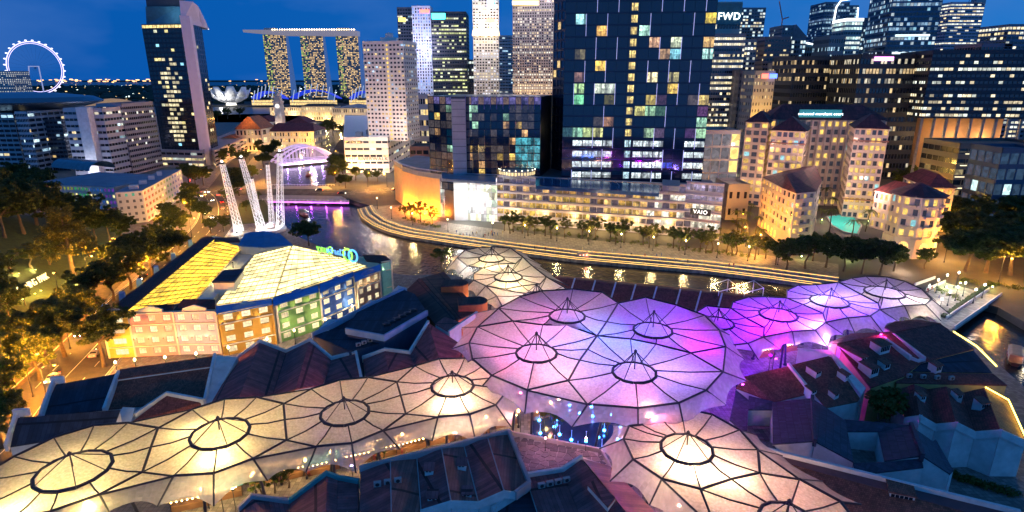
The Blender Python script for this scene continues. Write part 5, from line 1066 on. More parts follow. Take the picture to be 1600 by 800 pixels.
# pool
q = [G(*v, .6) for v in ((1292, 338), (1330, 333), (1346, 352), (1340, 366), (1318, 362), (1300, 352))]; T = thing('swimming_pool', 'turquoise lit swimming pool in the hotel garden', 'pool', (q[0].x, q[0].y, 0)); m = MB(); m.prism(ccw([xy(v) for v in q]), 0, .5); m.build('pool_water', mat('pool_water', (.02, .35, .32), .1, emit=(.05, .75, .6), es=.32, var=.3, vs=.8), T)
m = MB(); pr = [xy(v) for v in q]
for a, b in zip(pr, pr[1:] + pr[:1]): d = Vector((b[0] - a[0], b[1] - a[1])); m.box(((a[0] + b[0]) / 2, (a[1] + b[1]) / 2, .4), (d.length + .6, .7, .8), math.atan2(d.y, d.x))
m.build('pool_edge', CONC, T)
# ---------------- civic building with coloured shutters
T = thing('shutter_building', 'white civic building with rainbow shuttered windows and a flat blue roof', 'building', (-200, 300, 0)); SHW = mat('pale_grey_render', (.55, .54, .56), .75, var=.08)
zt = 16.; cl, cc, crr = Vector(xy(P(180, 301, zt))), Vector(xy(P(223, 298, zt))), Vector(xy(P(283, 265, zt)))
bow = [(.5, .03, .02), (.5, .25, .01), (.35, .42, .02), (.02, .35, .10), (.02, .10, .42), (.15, .03, .35)]
def rb(n):
    def f(i, j):
        c = bow[min(5, int(i / n * 6))]; s = rh.uniform(.35, .7); return (.9, .8, .35) if rh.random() < .16 else (c[0] * s, c[1] * s, c[2] * s)
    return f
SG = winmat('shutters', (.05, .05, .05), .5, 1., (2.5, 2.5), .3)  # shutter colours put into emission, so unlit shutters glow at night
dv = crr - cc; sidev = cl - cc; q = [cl, cc, crr, crr + sidev]; w = MB(); gl = MB(); facade(w, gl, q[1], q[2], 0, zt, 13, 5, .62, .5, .3, rb(13)); facade(w, gl, q[0], q[1], 0, zt, 4, 5, .4, .45, .3, lambda i, j: (.02, .3, .2) if j == 4 and i in (1, 2) else (.02, .02, .03))
w.face([(*v, zt) for v in q]); w.face([(*q[3], 0), (*q[0], 0), (*q[0], zt), (*q[3], zt)]); w.face([(*q[2], 0), (*q[3], 0), (*q[3], zt), (*q[2], zt)]); w.build('wall', SHW, T); gl.build('shutter', SG, T, kind='stuff')
FR = mat('flat_roof_blue', (.20, .25, .33), .6, .2, var=.2, vs=.15)
for k, s in enumerate((.1, .3, .5, .7)): m = MB(); p = cl.lerp(cc, .5) + dv * s; m.box((p.x, p.y, zt + 1), (4 - k * .5, 4, 2 + k * .3), .5); m.build('roof_plant', SHW, T)
m = MB(); m.prism(ccw([tuple(cl + (v - cl) * 1.0) for v in [cl + dv * .03, cc + dv * .03, crr, crr + sidev]]), zt + .01, zt + .25); m.build('roof', FR, T)
l0, l1 = Vector(xy(P(52, 287, zt))), Vector(xy(P(178, 293, zt))); w = MB(); gl = MB(); facade(w, gl, l0, l1, 0, zt, 22, 5, .6, .5, .3, rb(22)); q = quadblk(l0, l1, 40); w.face([(*v, zt) for v in q]); w.build('wall', SHW, T); gl.build('shutter', SG, T, kind='stuff')
m = MB(); m.prism(ccw([tuple(v) for v in q]), zt + .01, zt + .3); m.build('roof', FR, T); vb = MB(); a, b = Vector(xy(P(80, 262, zt))), Vector(xy(P(140, 268, zt))); d = (b - a).normalized(); n_ = Vector((-d.y, d.x))
for k in range(8):
    t0, t1 = math.pi * k / 8, math.pi * (k + 1) / 8; f = lambda t, e: (*(e + n_ * (8 - 8 * math.cos(t))), zt + .3 + 5 * math.sin(t)); vb.face([f(t0, a), f(t1, a), f(t1, b), f(t0, b)])
vb.build('glass_vault', mat('vault_glass', (.08, .16, .22), .15, var=.2), T)
p = G(232, 362); light('civic_wash', (p.x + 4, p.y, 4), (1., .66, .3), 3500, T, size=.5); p = G(205, 335); light('civic_wash', (p.x, p.y - 6, 5), (.9, .9, .5), 2500, T, size=.5)
# ================================================================ skyline
rc = random.Random(33)
FG = winmat('far_glass', (.01, .016, .03), .12, 1., (.5, .5), .4)
def tower(name, label, x0, x1, py, Y, depth, nb, nf, col, lit, fx=.8, fy=.6, skew=0., z0=0., cat='tower', rough=.5, side=None, glassm=None, par=1.5, dep=.3, grp=None, pyb=None):
    a, b = A(x0, py, Y + skew), A(x1, py, Y); q = quadblk(a, b, depth); T = thing(name, label, cat, (a.x, a.y, 0), grp)
    wm = mat('wall_%02d%02d%02d_%d' % (int(col[0] * 99), int(col[1] * 99), int(col[2] * 99), int(rough * 10)), col, rough, .1, var=.1, vs=.03)
    sd = side if side is not None else max(2, int(depth / (b - a).length * nb)); blk(T, q, z0, a.z, [nb, sd, 0, sd], nf, wm, glassm or FG, fx, fy, dep, lit, par=par); T['z'] = a.z; return T, q, a.z
WO = [(1., .80, .42), (1., .9, .65), (.9, .95, .8)]; WW = [(1., .68, .25), (1., .8, .4)]; CW_ = [(.7, .95, 1.), (.9, 1., .9), (.5, .8, 1.)]
def flood(T, q, z, col, watt, dist=22, n=2):
    d = (q[1] - q[0]).normalized(); nn = Vector((d.y, -d.x))
    for i in range(n): p = q[0].lerp(q[1], (i + .5) / n) + nn * dist; light('facade_flood', (p.x, p.y, z), col, watt, T, size=1.)
def crown(T, q, z, h, m_, s=.7, name='crown'):
    c = (q[0] + q[2]) / 2; m = MB(); m.prism([tuple(c + (v - c) * s) for v in q], z + .01, z + h); return m.build(name, m_, T)
DK = (.03, .035, .05)
T, q, z = tower('office_tower', 'dark slab tower with a small yellow lamp sign, behind the white apartment tower', 620, 645, 13, 900, 40, 6, 38, (.10, .10, .13), litfn(.22, WO + CW_, .35), .85, .5); p = q[0].lerp(q[1], .3); m = MB(); m.box((p.x, p.y - .6, z - 15), (10, .6, 5)); m.build('lamp_sign', emat('amber_sign', (1., .7, .1), 2.5), T)
T, q, z = tower('office_tower', 'slim white floodlit tower with vertical blue bays and red sign', 643, 672, 11, 850, 30, 7, 40, (.62, .62, .74), litfn(.35, [(.25, .45, 1.), (.5, .7, 1.)], .5), .45, .6); flood(T, q, 110, (.75, .72, 1.), 90000, 60); p = q[0].lerp(q[1], .7); m = MB(); m.box((p.x, p.y - .6, z - 5), (12, .6, 4)); m.build('red_sign', emat('red_sign', (1., .15, .1), 2.5), T)
T, q, z = tower('office_tower', 'broad dark office tower with ranks of lit floors and a teal roof sign', 673, 728, 20, 800, 50, 14, 34, (.05, .05, .06), litfn(.5, [(.8, .85, .35), (.9, .9, .6)], .5), .88, .45); p = q[0].lerp(q[1], .22); m = MB(); m.box((p.x, p.y - .6, z - 4), (17, .6, 7)); m.build('teal_sign', emat('teal_sign', (.1, .9, .85), 2.2), T)
T, q, z = tower('office_tower', 'low dark office slab between the lit towers', 728, 745, 95, 820, 40, 4, 20, (.05, .055, .07), litfn(.2, CW_, .3))
T, q, z = tower('stepped_tower', 'white stepped tower with glowing gold crown arches and blue logo', 738, 779, -2, 700, 34, 9, 50, (.55, .52, .50), litfn(.45, [(1., .85, .55), (.8, .85, 1.)], .5), .6, .5)
flood(T, q, 130, (1., .85, .65), 60000, 40)
c = (q[0] + q[1]) / 2
for k in range(4): m = MB(); p = q[0].lerp(q[1], (k + .5) / 4); m.lathe((p.x, p.y - .2, z - 38), [(4.6, 0), (4.6, 1.5), (4., 5), (2.5, 7.5), (.2, 8.6)], 12); m.build('crown_arch', emat('crown_gold', (1., .72, .36), 1.3), T)
m = MB(); m.box((c.x + 6, c.y - .7, z - 5), (7, .6, 9)); m.build('blue_logo', emat('blue_logo', (.15, .45, 1.), 3), T); m = MB(); m.box((c.x + 5, c.y - .7, z - 22), (9, .6, 4)); m.build('red_logo', MC['red_sign'], T)
T, q, z = tower('office_tower', 'pale banded office block behind the stepped white tower', 780, 803, 57, 860, 40, 5, 30, (.35, .40, .48), litfn(.2, CW_, .3), .9, .4)
T, q, z = tower('grid_tower', 'tall sandstone grid tower with a golden crown band and lit base', 801, 866, -8, 640, 45, 17, 56, (.42, .36, .33), litfn(.42, [(1., .78, .45), (.9, .85, .7)], .4), .55, .55, skew=8)
flood(T, q, 15, (1., .62, .25), 60000, 30, 3); flood(T, q, 150, (.8, .7, .75), 30000, 40); m = MB(); cc = (q[0] + q[1]) / 2; m.box((cc.x, cc.y - .7, A(830, 4, 640).z), ((q[1] - q[0]).length, .6, 4)); m.build('crown_band', emat('crown_band', (1., .75, .3), 1.5), T)
# right of the navy tower
T, q, z = tower('sign_tower', 'office tower with big white letters on its teal crown', 1119, 1160, 6, 480, 32, 9, 12, (.30, .33, .33), litfn(.1, WO, .2), .9, .4, z0=0); d = (q[1] - q[0]).normalized(); nn = Vector((d.y, -d.x)); p = q[0].lerp(q[1], .52) + nn * 1.2; m = MB(); cc = (q[0] + q[1]) / 2 + nn * .6; m.box((cc.x, cc.y, z - 7), ((q[1] - q[0]).length, .8, 15), math.atan2(d.y, d.x)); o = m.build('crown_panel', mat('teal_panel', (.04, .16, .19), .5), T); sign('lettering', 'FWD', 7.2, (p.x, p.y, z - 9), d, emat('letters_white', (1, 1, 1), 2.6), o, .3)
T, q, z = tower('office_tower', 'banded office block with many warm lit floors under the big white letters', 1108, 1166, 56, 455, 36, 16, 26, (.20, .20, .22), litfn(.55, [(1., .82, .45), (1., .9, .65)], .5), .92, .45)
T, q, z = tower('office_tower', 'tall glass tower with cyan lit top floors and red beacon', 1158, 1197, 14, 720, 40, 9, 44, (.10, .15, .20), litfn(.6, CW_ + WO, .5), .85, .6)
T, q, z = tower('office_tower', 'small lit tower wedged before the cyan topped tower', 1160, 1183, 64, 560, 26, 5, 24, (.22, .22, .25), litfn(.65, WO, .4), .85, .5)
T, q, z = tower('floodlit_hotel', 'concrete hotel slab floodlit amber with small punched windows', 1180, 1212, 114, 430, 24, 7, 16, (.50, .40, .30), litfn(.25, WW, .3), .35, .45, skew=-4); flood(T, q, 12, (1., .62, .12), 34000, 16, 2); flood(T, q, 40, (1., .62, .12), 20000, 20, 1); p = q[0].lerp(q[1], .6); m = MB(); m.box((p.x - 2, p.y - .8, z - 2), (5, .5, 3)); m.build('red_letters', MC['red_sign'], T); m = MB(); m.box((p.x + 4, p.y - .8, z - 2), (5, .5, 3)); m.build('blue_letters', emat('blue_sign', (.1, .2, 1.), 2.5), T)
T, q, z = tower('office_block', 'grey brown slab beside the amber floodlit hotel', 1156, 1182, 112, 440, 26, 6, 16, (.22, .17, .15), litfn(.12, WW, .3), .4, .5)
T, q, z = tower('office_tower', 'brown terraced tower below the roof crane', 1196, 1236, 60, 560, 34, 8, 26, (.20, .13, .13), litfn(.14, WW, .3), .85, .4)
T, q, z = tower('crane_tower', 'slate tower with a luffing crane on its roof', 1223, 1240, 42, 600, 30, 4, 30, (.12, .14, .18), litfn(.12, CW_, .3), .8, .5); c = (q[0] + q[2]) / 2; m = MB(); m.tube([(c.x, c.y, z), (c.x, c.y, z + 8), (c.x - 5, c.y, z + 24)], .5, 5); m.tube([(c.x, c.y, z + 8), (c.x + 6, c.y, z + 10)], .5, 5); m.build('crane', mat('crane_red', (.35, .08, .06), .6), T)
T, q, z = tower('gabled_tower', 'blue grey tower with a sloping gable top', 1238, 1260, 62, 620, 30, 5, 24, (.15, .19, .26), litfn(.2, CW_, .3)); c = (q[0] + q[1]) / 2; m = MB(); m.slab([(q[0].x, q[0].y, z + 1.6), (q[1].x, q[1].y, z + 1.6), (q[1].x, q[1].y, z + 3), (q[0].lerp(q[1], .15).x, q[0].y, z + 14)], 28, (0, 1, 0)); m.build('gable_top', mat('slate_clad', (.12, .15, .2), .5), T)
T, q, z = tower('office_block', 'teal glass block with a white lit roof edge', 1258, 1285, 72, 640, 30, 7, 18, (.05, .14, .20), litfn(.3, CW_, .4)); m = MB(); m.tube([(q[0].x, q[0].y - .5, z + 3), (q[1].x, q[1].y - .5, z), (q[1].x, q[1].y - .5, z - 20)], .8, 6); m.build('light_edge', emat('white_edge', (.85, .95, 1.), 2.5), T)
T, q, z = tower('office_block', 'wide dark office block with warm scattered windows behind the hotel roof', 1242, 1345, 91, 480, 40, 26, 14, DK, litfn(.30, [(.9, .62, .3), (1., .75, .4)], .5, lo=.2, hi=.9), .8, .5)
T, q, z = tower('led_tower', 'blue glass tower outlined by white light lines', 1290, 1328, 5, 820, 40, 9, 46, (.07, .12, .20), litfn(.35, [(.3, .5, .8), (.5, .8, 1.)], .5, lo=.15, hi=.6), .85, .6); m = MB(); e = lambda t, h: (*(q[0].lerp(q[1], t) + Vector((0, -1))), z + h); m.tube([e(.42, -30), e(.45, -5), e(.6, 3), e(1, 5)], .9, 6); m.build('light_line', MC['white_edge'], T)
T, q, z = tower('led_tower', 'slender teal tower with a bent white light line, right of the outlined one', 1316, 1342, 10, 850, 36, 6, 44, (.06, .13, .2), litfn(.4, [(.3, .6, .8), (.6, .85, 1.)], .5, lo=.15, hi=.7), .85, .6); m = MB(); m.tube([e(.9, -2), (*(q[0].lerp(q[1], .95) + Vector((0, -1))), z - 2), (*(q[1] + Vector((0, -1))), z - 18)], .8, 6); m.build('light_line', MC['white_edge'], T)
T, q, z = tower('office_tower', 'bright white lit tower in front of the teal light line tower', 1323, 1349, 33, 700, 30, 6, 26, (.30, .36, .38), litfn(.8, [(.7, 1., .95), (.9, 1., .9)], .7), .9, .55); crown(T, q, z, 3, emat('white_crown', (.9, 1., 1.), 2.2), 1.02)
T, q, z = tower('office_tower', 'low grey block in front of the outlined glass towers', 1297, 1322, 58, 560, 30, 7, 16, (.22, .23, .24), litfn(.15, CW_, .3), .6, .5)
T, q, z = tower('office_tower', 'dark chamfered tower with a copper glowing facet', 1352, 1398, 30, 720, 40, 10, 28, (.05, .06, .09), litfn(.25, CW_, .4), .9, .5); m = MB(); f = lambda t, h: (*(q[0].lerp(q[1], t) + Vector((0, -1.2))), z + h); m.face([f(.25, -20), f(.78, -20), f(.5, -2), f(.2, -2)]); m.build('copper_facet', emat('copper_glow', (1., .4, .2), .45), T)
T, q, z = tower('glass_giant', 'tall blue glass tower with white lit mechanical floors and pink reflections', 1398, 1476, -12, 540, 50, 14, 36, (.05, .13, .22), litfn(.35, [(.4, .8, 1.), (.8, .95, 1.), (.3, .5, .7)], .5, lo=.15, hi=.9), .9, .62, skew=6)
for hz in (30, 58): m = MB(); c = (q[0] + q[1]) / 2; m.box((c.x, c.y - 1., A(1430, hz + 25, 540).z), ((q[1] - q[0]).length * .7, .5, 1.6), math.atan2((q[1] - q[0]).y, (q[1] - q[0]).x)); m.build('light_band', emat('band_white', (.75, .95, 1.), 1.4), T)
T, q, z = tower('dark_block', 'dark office block with a pink and blue neon roof sign', 1346, 1452, 88, 430, 40, 20, 13, DK, litfn(.26, [(.9, .62, .3), (.8, .7, .5)], .5, lo=.2, hi=.9), .8, .5); p = q[0].lerp(q[1], .33); m = MB(); m.box((p.x, p.y - .7, z - 1.6), (13, .5, 2.6)); m.build('neon_sign', emat('pink_neon', (1., .3, .9), 3.), T)
T, q, z = tower('striped_tower', 'pale pink striped tower with lit ribbon floors and antennas', 1487, 1540, 5, 820, 40, 9, 42, (.48, .36, .44), litfn(.6, WO, .6), .94, .42); c = (q[0] + q[1]) / 2; m = MB(); m.box((c.x + 12, c.y, z + 4), (12, 10, 8)); m.tube([(c.x, c.y, z), (c.x, c.y, z + 14)], .4, 5); m.build('antenna', MULL, T)
T, q, z = tower('office_tower', 'grey tower with lit floors at the right edge of the skyline', 1577, 1640, 40, 640, 40, 10, 26, (.16, .17, .24), litfn(.35, WO, .5), .85, .5)
T, q, z = tower('mall_block_far', 'low plum coloured block behind the dark pilotis office', 1535, 1582, 70, 640, 40, 8, 10, (.28, .15, .2), litfn(.1, WO, .2))
T, q, z = tower('pilotis_office', 'long dark glass office block raised on tall pale columns', 1458, 1640, 82, 400, 46, 24, 10, (.02, .028, .05), litfn(.28, [(1., .82, .5), (.9, .95, .8)], .5), .92, .42, z0=A(1500, 186, 400).z, skew=10)
zz = A(1500, 186, 400).z; b = MB(); b.prism(ccw([tuple(v) for v in [q[0] + Vector((18, 14)), q[1] + Vector((-8, 14)), q[2], q[3]]]), 0, zz - .02); b.build('lobby', mat('lobby_wall', (.55, .33, .18), .7, var=.1), T)
m = MB(); m.face([(v.x, v.y, zz - .01) for v in q][::-1]); m.build('soffit', DKC, T)
for i in range(9): m = MB(); p = q[0].lerp(q[1], (i + .3) / 9) + Vector((0, 2)); m.box((p.x, p.y, zz / 2), (1.3, 1.3, zz)); m.build('column', CONC, T)
for i in range(4): p = q[0].lerp(q[1], (i + .5) / 4); light('lobby_glow', (p.x + 5, p.y + 8, zz * .7), (1., .6, .25), 3500, T, size=1)
T, q, z = tower('terraced_garage', 'terraced building edged with pale light lines below the pilotis office', 1500, 1640, 228, 330, 30, 10, 6, (.12, .10, .10), litfn(.2, WW, .3, lo=.2, hi=.5), .95, .5)
for j in range(5): m = MB(); c = q[0].lerp(q[1], .5); dd = (q[1] - q[0]); m.box((c.x - 2, c.y - 1.2 - j * .8, z * (j + .8) / 5.4), (dd.length * (1.05 - j * .04), .5, .35), math.atan2(dd.y, dd.x)); m.build('light_line', emat('warm_line', (1., .85, .5), 1.6), T)
T, q, z = tower('blue_house', 'small blue glass building with a lit window at the right edge', 1566, 1640, 236, 285, 20, 5, 5, (.05, .09, .16), lambda i, j: (.6, .9, .9) if (i, j) == (1, 2) else (.02, .04, .07), .85, .7)
T, q, z = tower('annex', 'pale panelled annex with three amber windows between navy tower and hotel', 1100, 1158, 208, 320, 26, 4, 6, (.42, .38, .36), lambda i, j: (1., .7, .2) if i == 3 and j in (3, 4, 5) else (.12, .11, .12), .9, .85)
T, q, z = tower('annex', 'low cream service block next to the hotel drive', 1138, 1172, 292, 300, 20, 3, 2, (.48, .42, .38), litfn(.1, WW, .2), .4, .4)
T, q, z = tower('car_park_tower', 'narrow pale blue tower between dark office blocks', 1452, 1470, 128, 470, 20, 4, 20, (.35, .40, .46), litfn(.2, CW_, .3), .6, .5)
for i, (x0, x1, py, Y, c_) in enumerate(((640, 700, 232, 400, (.30, .18, .14)), (845, 870, 236, 420, (.14, .2, .3)), (644, 668, 150, 620, (.5, .45, .5)), (1215, 1245, 100, 520, (.16, .15, .17)), (1392, 1420, 98, 600, (.1, .1, .14)))):
    tower('low_block', ('rusty roofed low block beside the white podium', 'blue grey block between the two dark towers', 'pale hoarding block with a red sign by the far river', 'plain dark block left of the dark office', 'plain dark block behind the neon sign block')[i], x0, x1, py, Y, 20, 6, 5, c_, litfn(.3, WW, .4), .8, .5, cat='building')
# ---------------- left side
T = thing('leaning_tower_block', 'dark glass tower with a white angled fin and sloping glass crown', 'tower', (-290, 510, 0)); YT = 505
c0, c1, c2, c3 = Vector(xy(A(221, 40, YT))), Vector(xy(A(284, 40, YT - 6))), Vector(xy(A(299, 40, YT - 2))), Vector(xy(A(315, 42, YT + 26))); zt = A(221, 38, YT).z; r5 = random.Random(8)
def tlit(i, j):
    if j == 27: return (1., .72, .25)
    if 3 <= i <= 7 and 2 <= j <= 20 and r5.random() < .62: s = r5.uniform(.3, .95); return (s, s * .85, s * .5)
    if r5.random() < .07: return r5.choice(((.9, .75, .3), (.3, .7, .9), (.6, .6, .4)))
    return (0, 0, 0)
w = MB(); gl = MB(); facade(w, gl, c0, c1, 12, zt, 11, 28, .92, .6, .2, tlit); facade(w, gl, c2, c3, 0, zt, 5, 30, .9, .6, .2, litfn(.12, WW, .2)); bk = [c3 + Vector((-8, 30)), c0 + Vector((-6, 40))]; w.face([(*v, zt) for v in [c0, c1, c2, c3] + bk]); w.face([(*bk[1], 0), (*c0, 0), (*c0, zt), (*bk[1], zt)]); w.build('curtain_wall', mat('black_glass_wall', (.015, .02, .035), .2, .2, var=.1), T); gl.build('window_glass', FG, T, kind='stuff')
m = MB(); nn = Vector((0, -1.2)); m.prism(ccw([tuple(c1 + nn), tuple(c2 + nn), tuple(c2 + Vector((0, 3))), tuple(c1 + Vector((0, 3)))]), 0, zt + 6); m.build('white_fin', mat('fin_white', (.55, .50, .66), .6, var=.06), T)
m = MB(); top = [(*(c0 + Vector((3, 2))), zt + .02), (*(c1 + Vector((0, 2))), zt + .02), (*bk[0], zt + .02), (*bk[1], zt + .02)]; k = [(*(c0.lerp(c1, .18)), zt + 13), (*(c1 + Vector((-1, 4))), zt + 13), (*(bk[0] + Vector((-4, -6))), zt + 13), (*(bk[1] + Vector((8, -6))), zt + 13)]; m.hexa(top + k); m.build('glass_crown', mat('crown_glass', (.03, .12, .22), .15, var=.2), T); m = MB(); m.hexa([(*c1, zt), (*c3, zt), (*bk[0], zt), (*(c1 + Vector((2, 30))), zt), (*(c1 + Vector((0, 2))), zt + 17), (*(c2 + Vector((1, 6))), zt + 17), (*(c2 + Vector((-2, 20))), zt + 15), (*(c1 + Vector((0, 20))), zt + 15)]); m.build('slanted_wing', MC['fin_white'], T)
m = MB(); p = c0.lerp(c1, .55); m.box((p.x, p.y + 14, zt + 14.5), (26, 20, 8)); m.build('plant_room', DKC, T); light('crown_lamp', (c1.x - 6, c1.y - 4, zt + 8), (1., .95, .8), 2500, T)
q = [G(188, 258), G(320, 262), G(345, 235), G(215, 230)]; blk(T, [Vector(xy(v)) for v in q], 0, 13, [14, 6, 0, 4], 3, mat('podium_concrete', (.34, .33, .38), .7), GL, .94, .45, .4, litfn(.5, [(.8, .9, .8), (1., .8, .4)], .6), nm=('podium_wall', 'podium_window'))
q = [G(338, 262), G(415, 222), G(400, 208), G(322, 246)]; T2 = thing('low_terrace_block', 'low pinkish terrace block running down to the avenue', 'building', (q[0].x, q[0].y, 0)); blk(T2, [Vector(xy(v)) for v in q], 0, 13, [14, 4, 0, 4], 4, mat('rosy_render', (.48, .36, .34), .7), GL, .85, .45, .4, litfn(.4, WW, .5))
# court with the disc roof
T = thing('disc_court', 'courthouse slabs carrying a huge flying saucer disc', 'courthouse', (-420, 470, 0)); zt = A(60, 190, 470).z
for i, (x0, x1, Y, py, col) in enumerate(((-60, 20, 470, 178, (.38, .40, .46)), (22, 42, 455, 176, (.45, .45, .52)), (44, 95, 470, 188, (.06, .07, .10)))):
    a = A(x0, py, Y); q = quadblk(a, A(x1, py, Y), 40); blk(T, q, 0, a.z, [8, 6, 0, 6], 12, mat('court_%d' % i, col, .5), GL, .9, .55, .3, litfn(.10, WW + CW_, .4), nm=('slab_wall', 'slab_window'))
c = A(42, 160, 500); m = MB(); m.lathe((c.x, c.y, c.z), [(8, -9), (34, -5), (52, 0), (53, 1.2), (46, 4.5), (20, 7.5), (.1, 8.5)], 48); m.build('disc', mat('disc_metal', (.22, .25, .30), .3, .7, var=.1), T); m = MB(); m.lathe((c.x, c.y, 0), [(12, c.z - 24), (12, c.z - 8)], 24); m.build('disc_stem', DKC, T)
T, q, z = tower('civic_block', 'white stepped civic block with a bright vertical fin', 98, 160, 172, 430, 34, 9, 11, (.44, .44, .52), litfn(.07, CW_ + WO, .4), .95, .4); d = (q[1] - q[0]).normalized(); p = q[0].lerp(q[1], .62); m = MB(); m.box((p.x, p.y - 3, z / 2 + 1), (8, 6, z + 2), math.atan2(d.y, d.x)); m.build('fin_wall', mat('bright_white', (.72, .72, .78), .6), T); flood(T, q, 8, (.9, .9, 1.), 3500, 14, 2)
T, q, z = tower('civic_block', 'grey stepped office with banded windows beside the dark tower', 150, 190, 165, 450, 40, 8, 13, (.30, .29, .36), litfn(.08, WO, .4), .95, .45)
T, q, z = tower('white_box', 'plain white box building partly behind the dark tower', 196, 226, 182, 520, 40, 3, 3, (.60, .62, .68), lambda i, j: (0, 0, 0), .3, .2); flood(T, q, 20, (.7, .75, 1.), 14000, 20, 1)
T, q, z = tower('pale_tower', 'pale honeycomb tower at the far left edge', -20, 15, 112, 1000, 40, 9, 30, (.45, .42, .46), litfn(.6, [(.9, .9, .8)], .5, lo=.3, hi=.7), .5, .5)
# theatre dome
c = A(178, 172, 900); T = thing('theatre_dome', 'golden lit spiky theatre dome behind the civic blocks', 'theatre', (c.x, c.y, 0)); m = MB(); ns = 20
for i in range(6):
    for k in range(28):
        f = lambda a, b: (c.x + 56 * math.cos(math.pi * 2 * b / 28) * math.cos(a), c.y + 30 * math.sin(math.pi * 2 * b / 28) * math.cos(a), 8 + 34 * math.sin(a)); a0, a1 = math.pi / 2 * i / 6, math.pi / 2 * (i + 1) / 6; m.face([f(a0, k), f(a0, k + 1), f(a1, k + 1), f(a1, k)])
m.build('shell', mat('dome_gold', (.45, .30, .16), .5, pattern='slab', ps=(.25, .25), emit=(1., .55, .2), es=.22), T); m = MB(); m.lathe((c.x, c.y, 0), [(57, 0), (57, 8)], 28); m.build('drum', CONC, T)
# old parliament with orange lit roof, long red roofed hall, clock tower, colonnade
PR = mat('terracotta', (.34, .12, .05), .7, pattern='slab', ps=(.6, .6)); LIM = mat('limestone', (.58, .50, .44), .75, var=.08)
def lowhall(label, x0, x1, py, Y, dp, h, rf, nb, nf, col=None, name='heritage_hall', cat='building', wash=(1., .7, .35), pw=4000, rm=None):
    a = A(x0, py, Y); b = A(x1, py, Y); hh = h; a.z = 0; q = quadblk(a, b, dp); T = thing(name, label, cat, (a.x, a.y, 0)); blk(T, q, 0, hh, [nb, max(2, nb // 3), 0, max(2, nb // 3)], nf, col or LIM, GL, .5, .6, .4, litfn(.4, WW, .5), par=0); hip(T, q, hh + .05, rf, 1.2, rm or PR, .75); flood(T, q, 3, wash, pw, 9, 2); return T, q
lowhall('long parliament hall with dark red roof and lit colonnade', 415, 490, 205, 620, 40, 18, 7, 18, 3, rm=RED)
T, q = lowhall('parliament block with a pyramid roof glowing orange', 368, 408, 205, 600, 34, 22, 12, 7, 3, wash=(1., .5, .12), pw=9000); light('roof_glow', (q[0].x + 14, q[0].y - 6, 33), (1., .45, .1), 5000, T, size=1)
lowhall('low wing of the parliament with an orange eave', 345, 368, 212, 590, 30, 14, 3, 6, 2, wash=(1., .45, .1), pw=6000)
lowhall('white theatre hall with a red roof beside the clock tower', 395, 425, 190, 760, 30, 18, 7, 6, 2, wash=(.95, .85, .9), rm=RED)
lowhall('second white theatre hall with a red roof', 448, 482, 192, 740, 30, 18, 7, 7, 2, wash=(.95, .85, .9), rm=RED)
lowhall('yellow lit museum house with a red roof by the river', 536, 572, 200, 640, 30, 18, 7, 8, 3, wash=(1., .75, .3), rm=RED)
lowhall('golden grand post office hotel with tall columns', 520, 572, 175, 860, 60, 30, 4, 16, 4, wash=(1., .66, .18), pw=22000, rm=mat('pale_roof', (.3, .3, .32), .6))
lowhall('golden domed row of buildings on the marina front', 470, 522, 166, 1050, 40, 24, 4, 14, 3, wash=(1., .66, .2), pw=18000)
lowhall('low lit pavilion row on the marina promenade', 420, 470, 160, 1200, 30, 16, 3, 16, 2, wash=(1., .7, .3), pw=18000)
a = A(437, 180, 745); T = thing('clock_tower', 'floodlit white clock tower between red roofed halls', 'clock tower', (a.x, a.y, 0)); m = MB(); m.box((a.x, a.y, 21), (9, 9, 42)); m.box((a.x, a.y, 43), (10.5, 10.5, 2)); m.build('shaft', LIM, T); m = MB(); m.box((a.x, a.y, 47), (7.5, 7.5, 6), 0, .9); m.lathe((a.x, a.y, 50), [(3.6, 0), (3.2, 3), (1.6, 5.5), (.3, 7)], 12); m.build('belfry', LIM, T)
m = MB(); m.lathe((0, 0, 0), [(2.6, 0), (2.6, .2)], 20); o = m.build('clock_face', emat('clock_face', (1., .95, .8), .9), T); o.matrix_parent_inverse = Matrix(); o.location = (0, -4.7, 38); o.rotation_euler = (rad(90), 0, 0); light('shaft_wash', (a.x - 4, a.y - 16, 8), (1., .92, .85), 9000, T, size=.8)
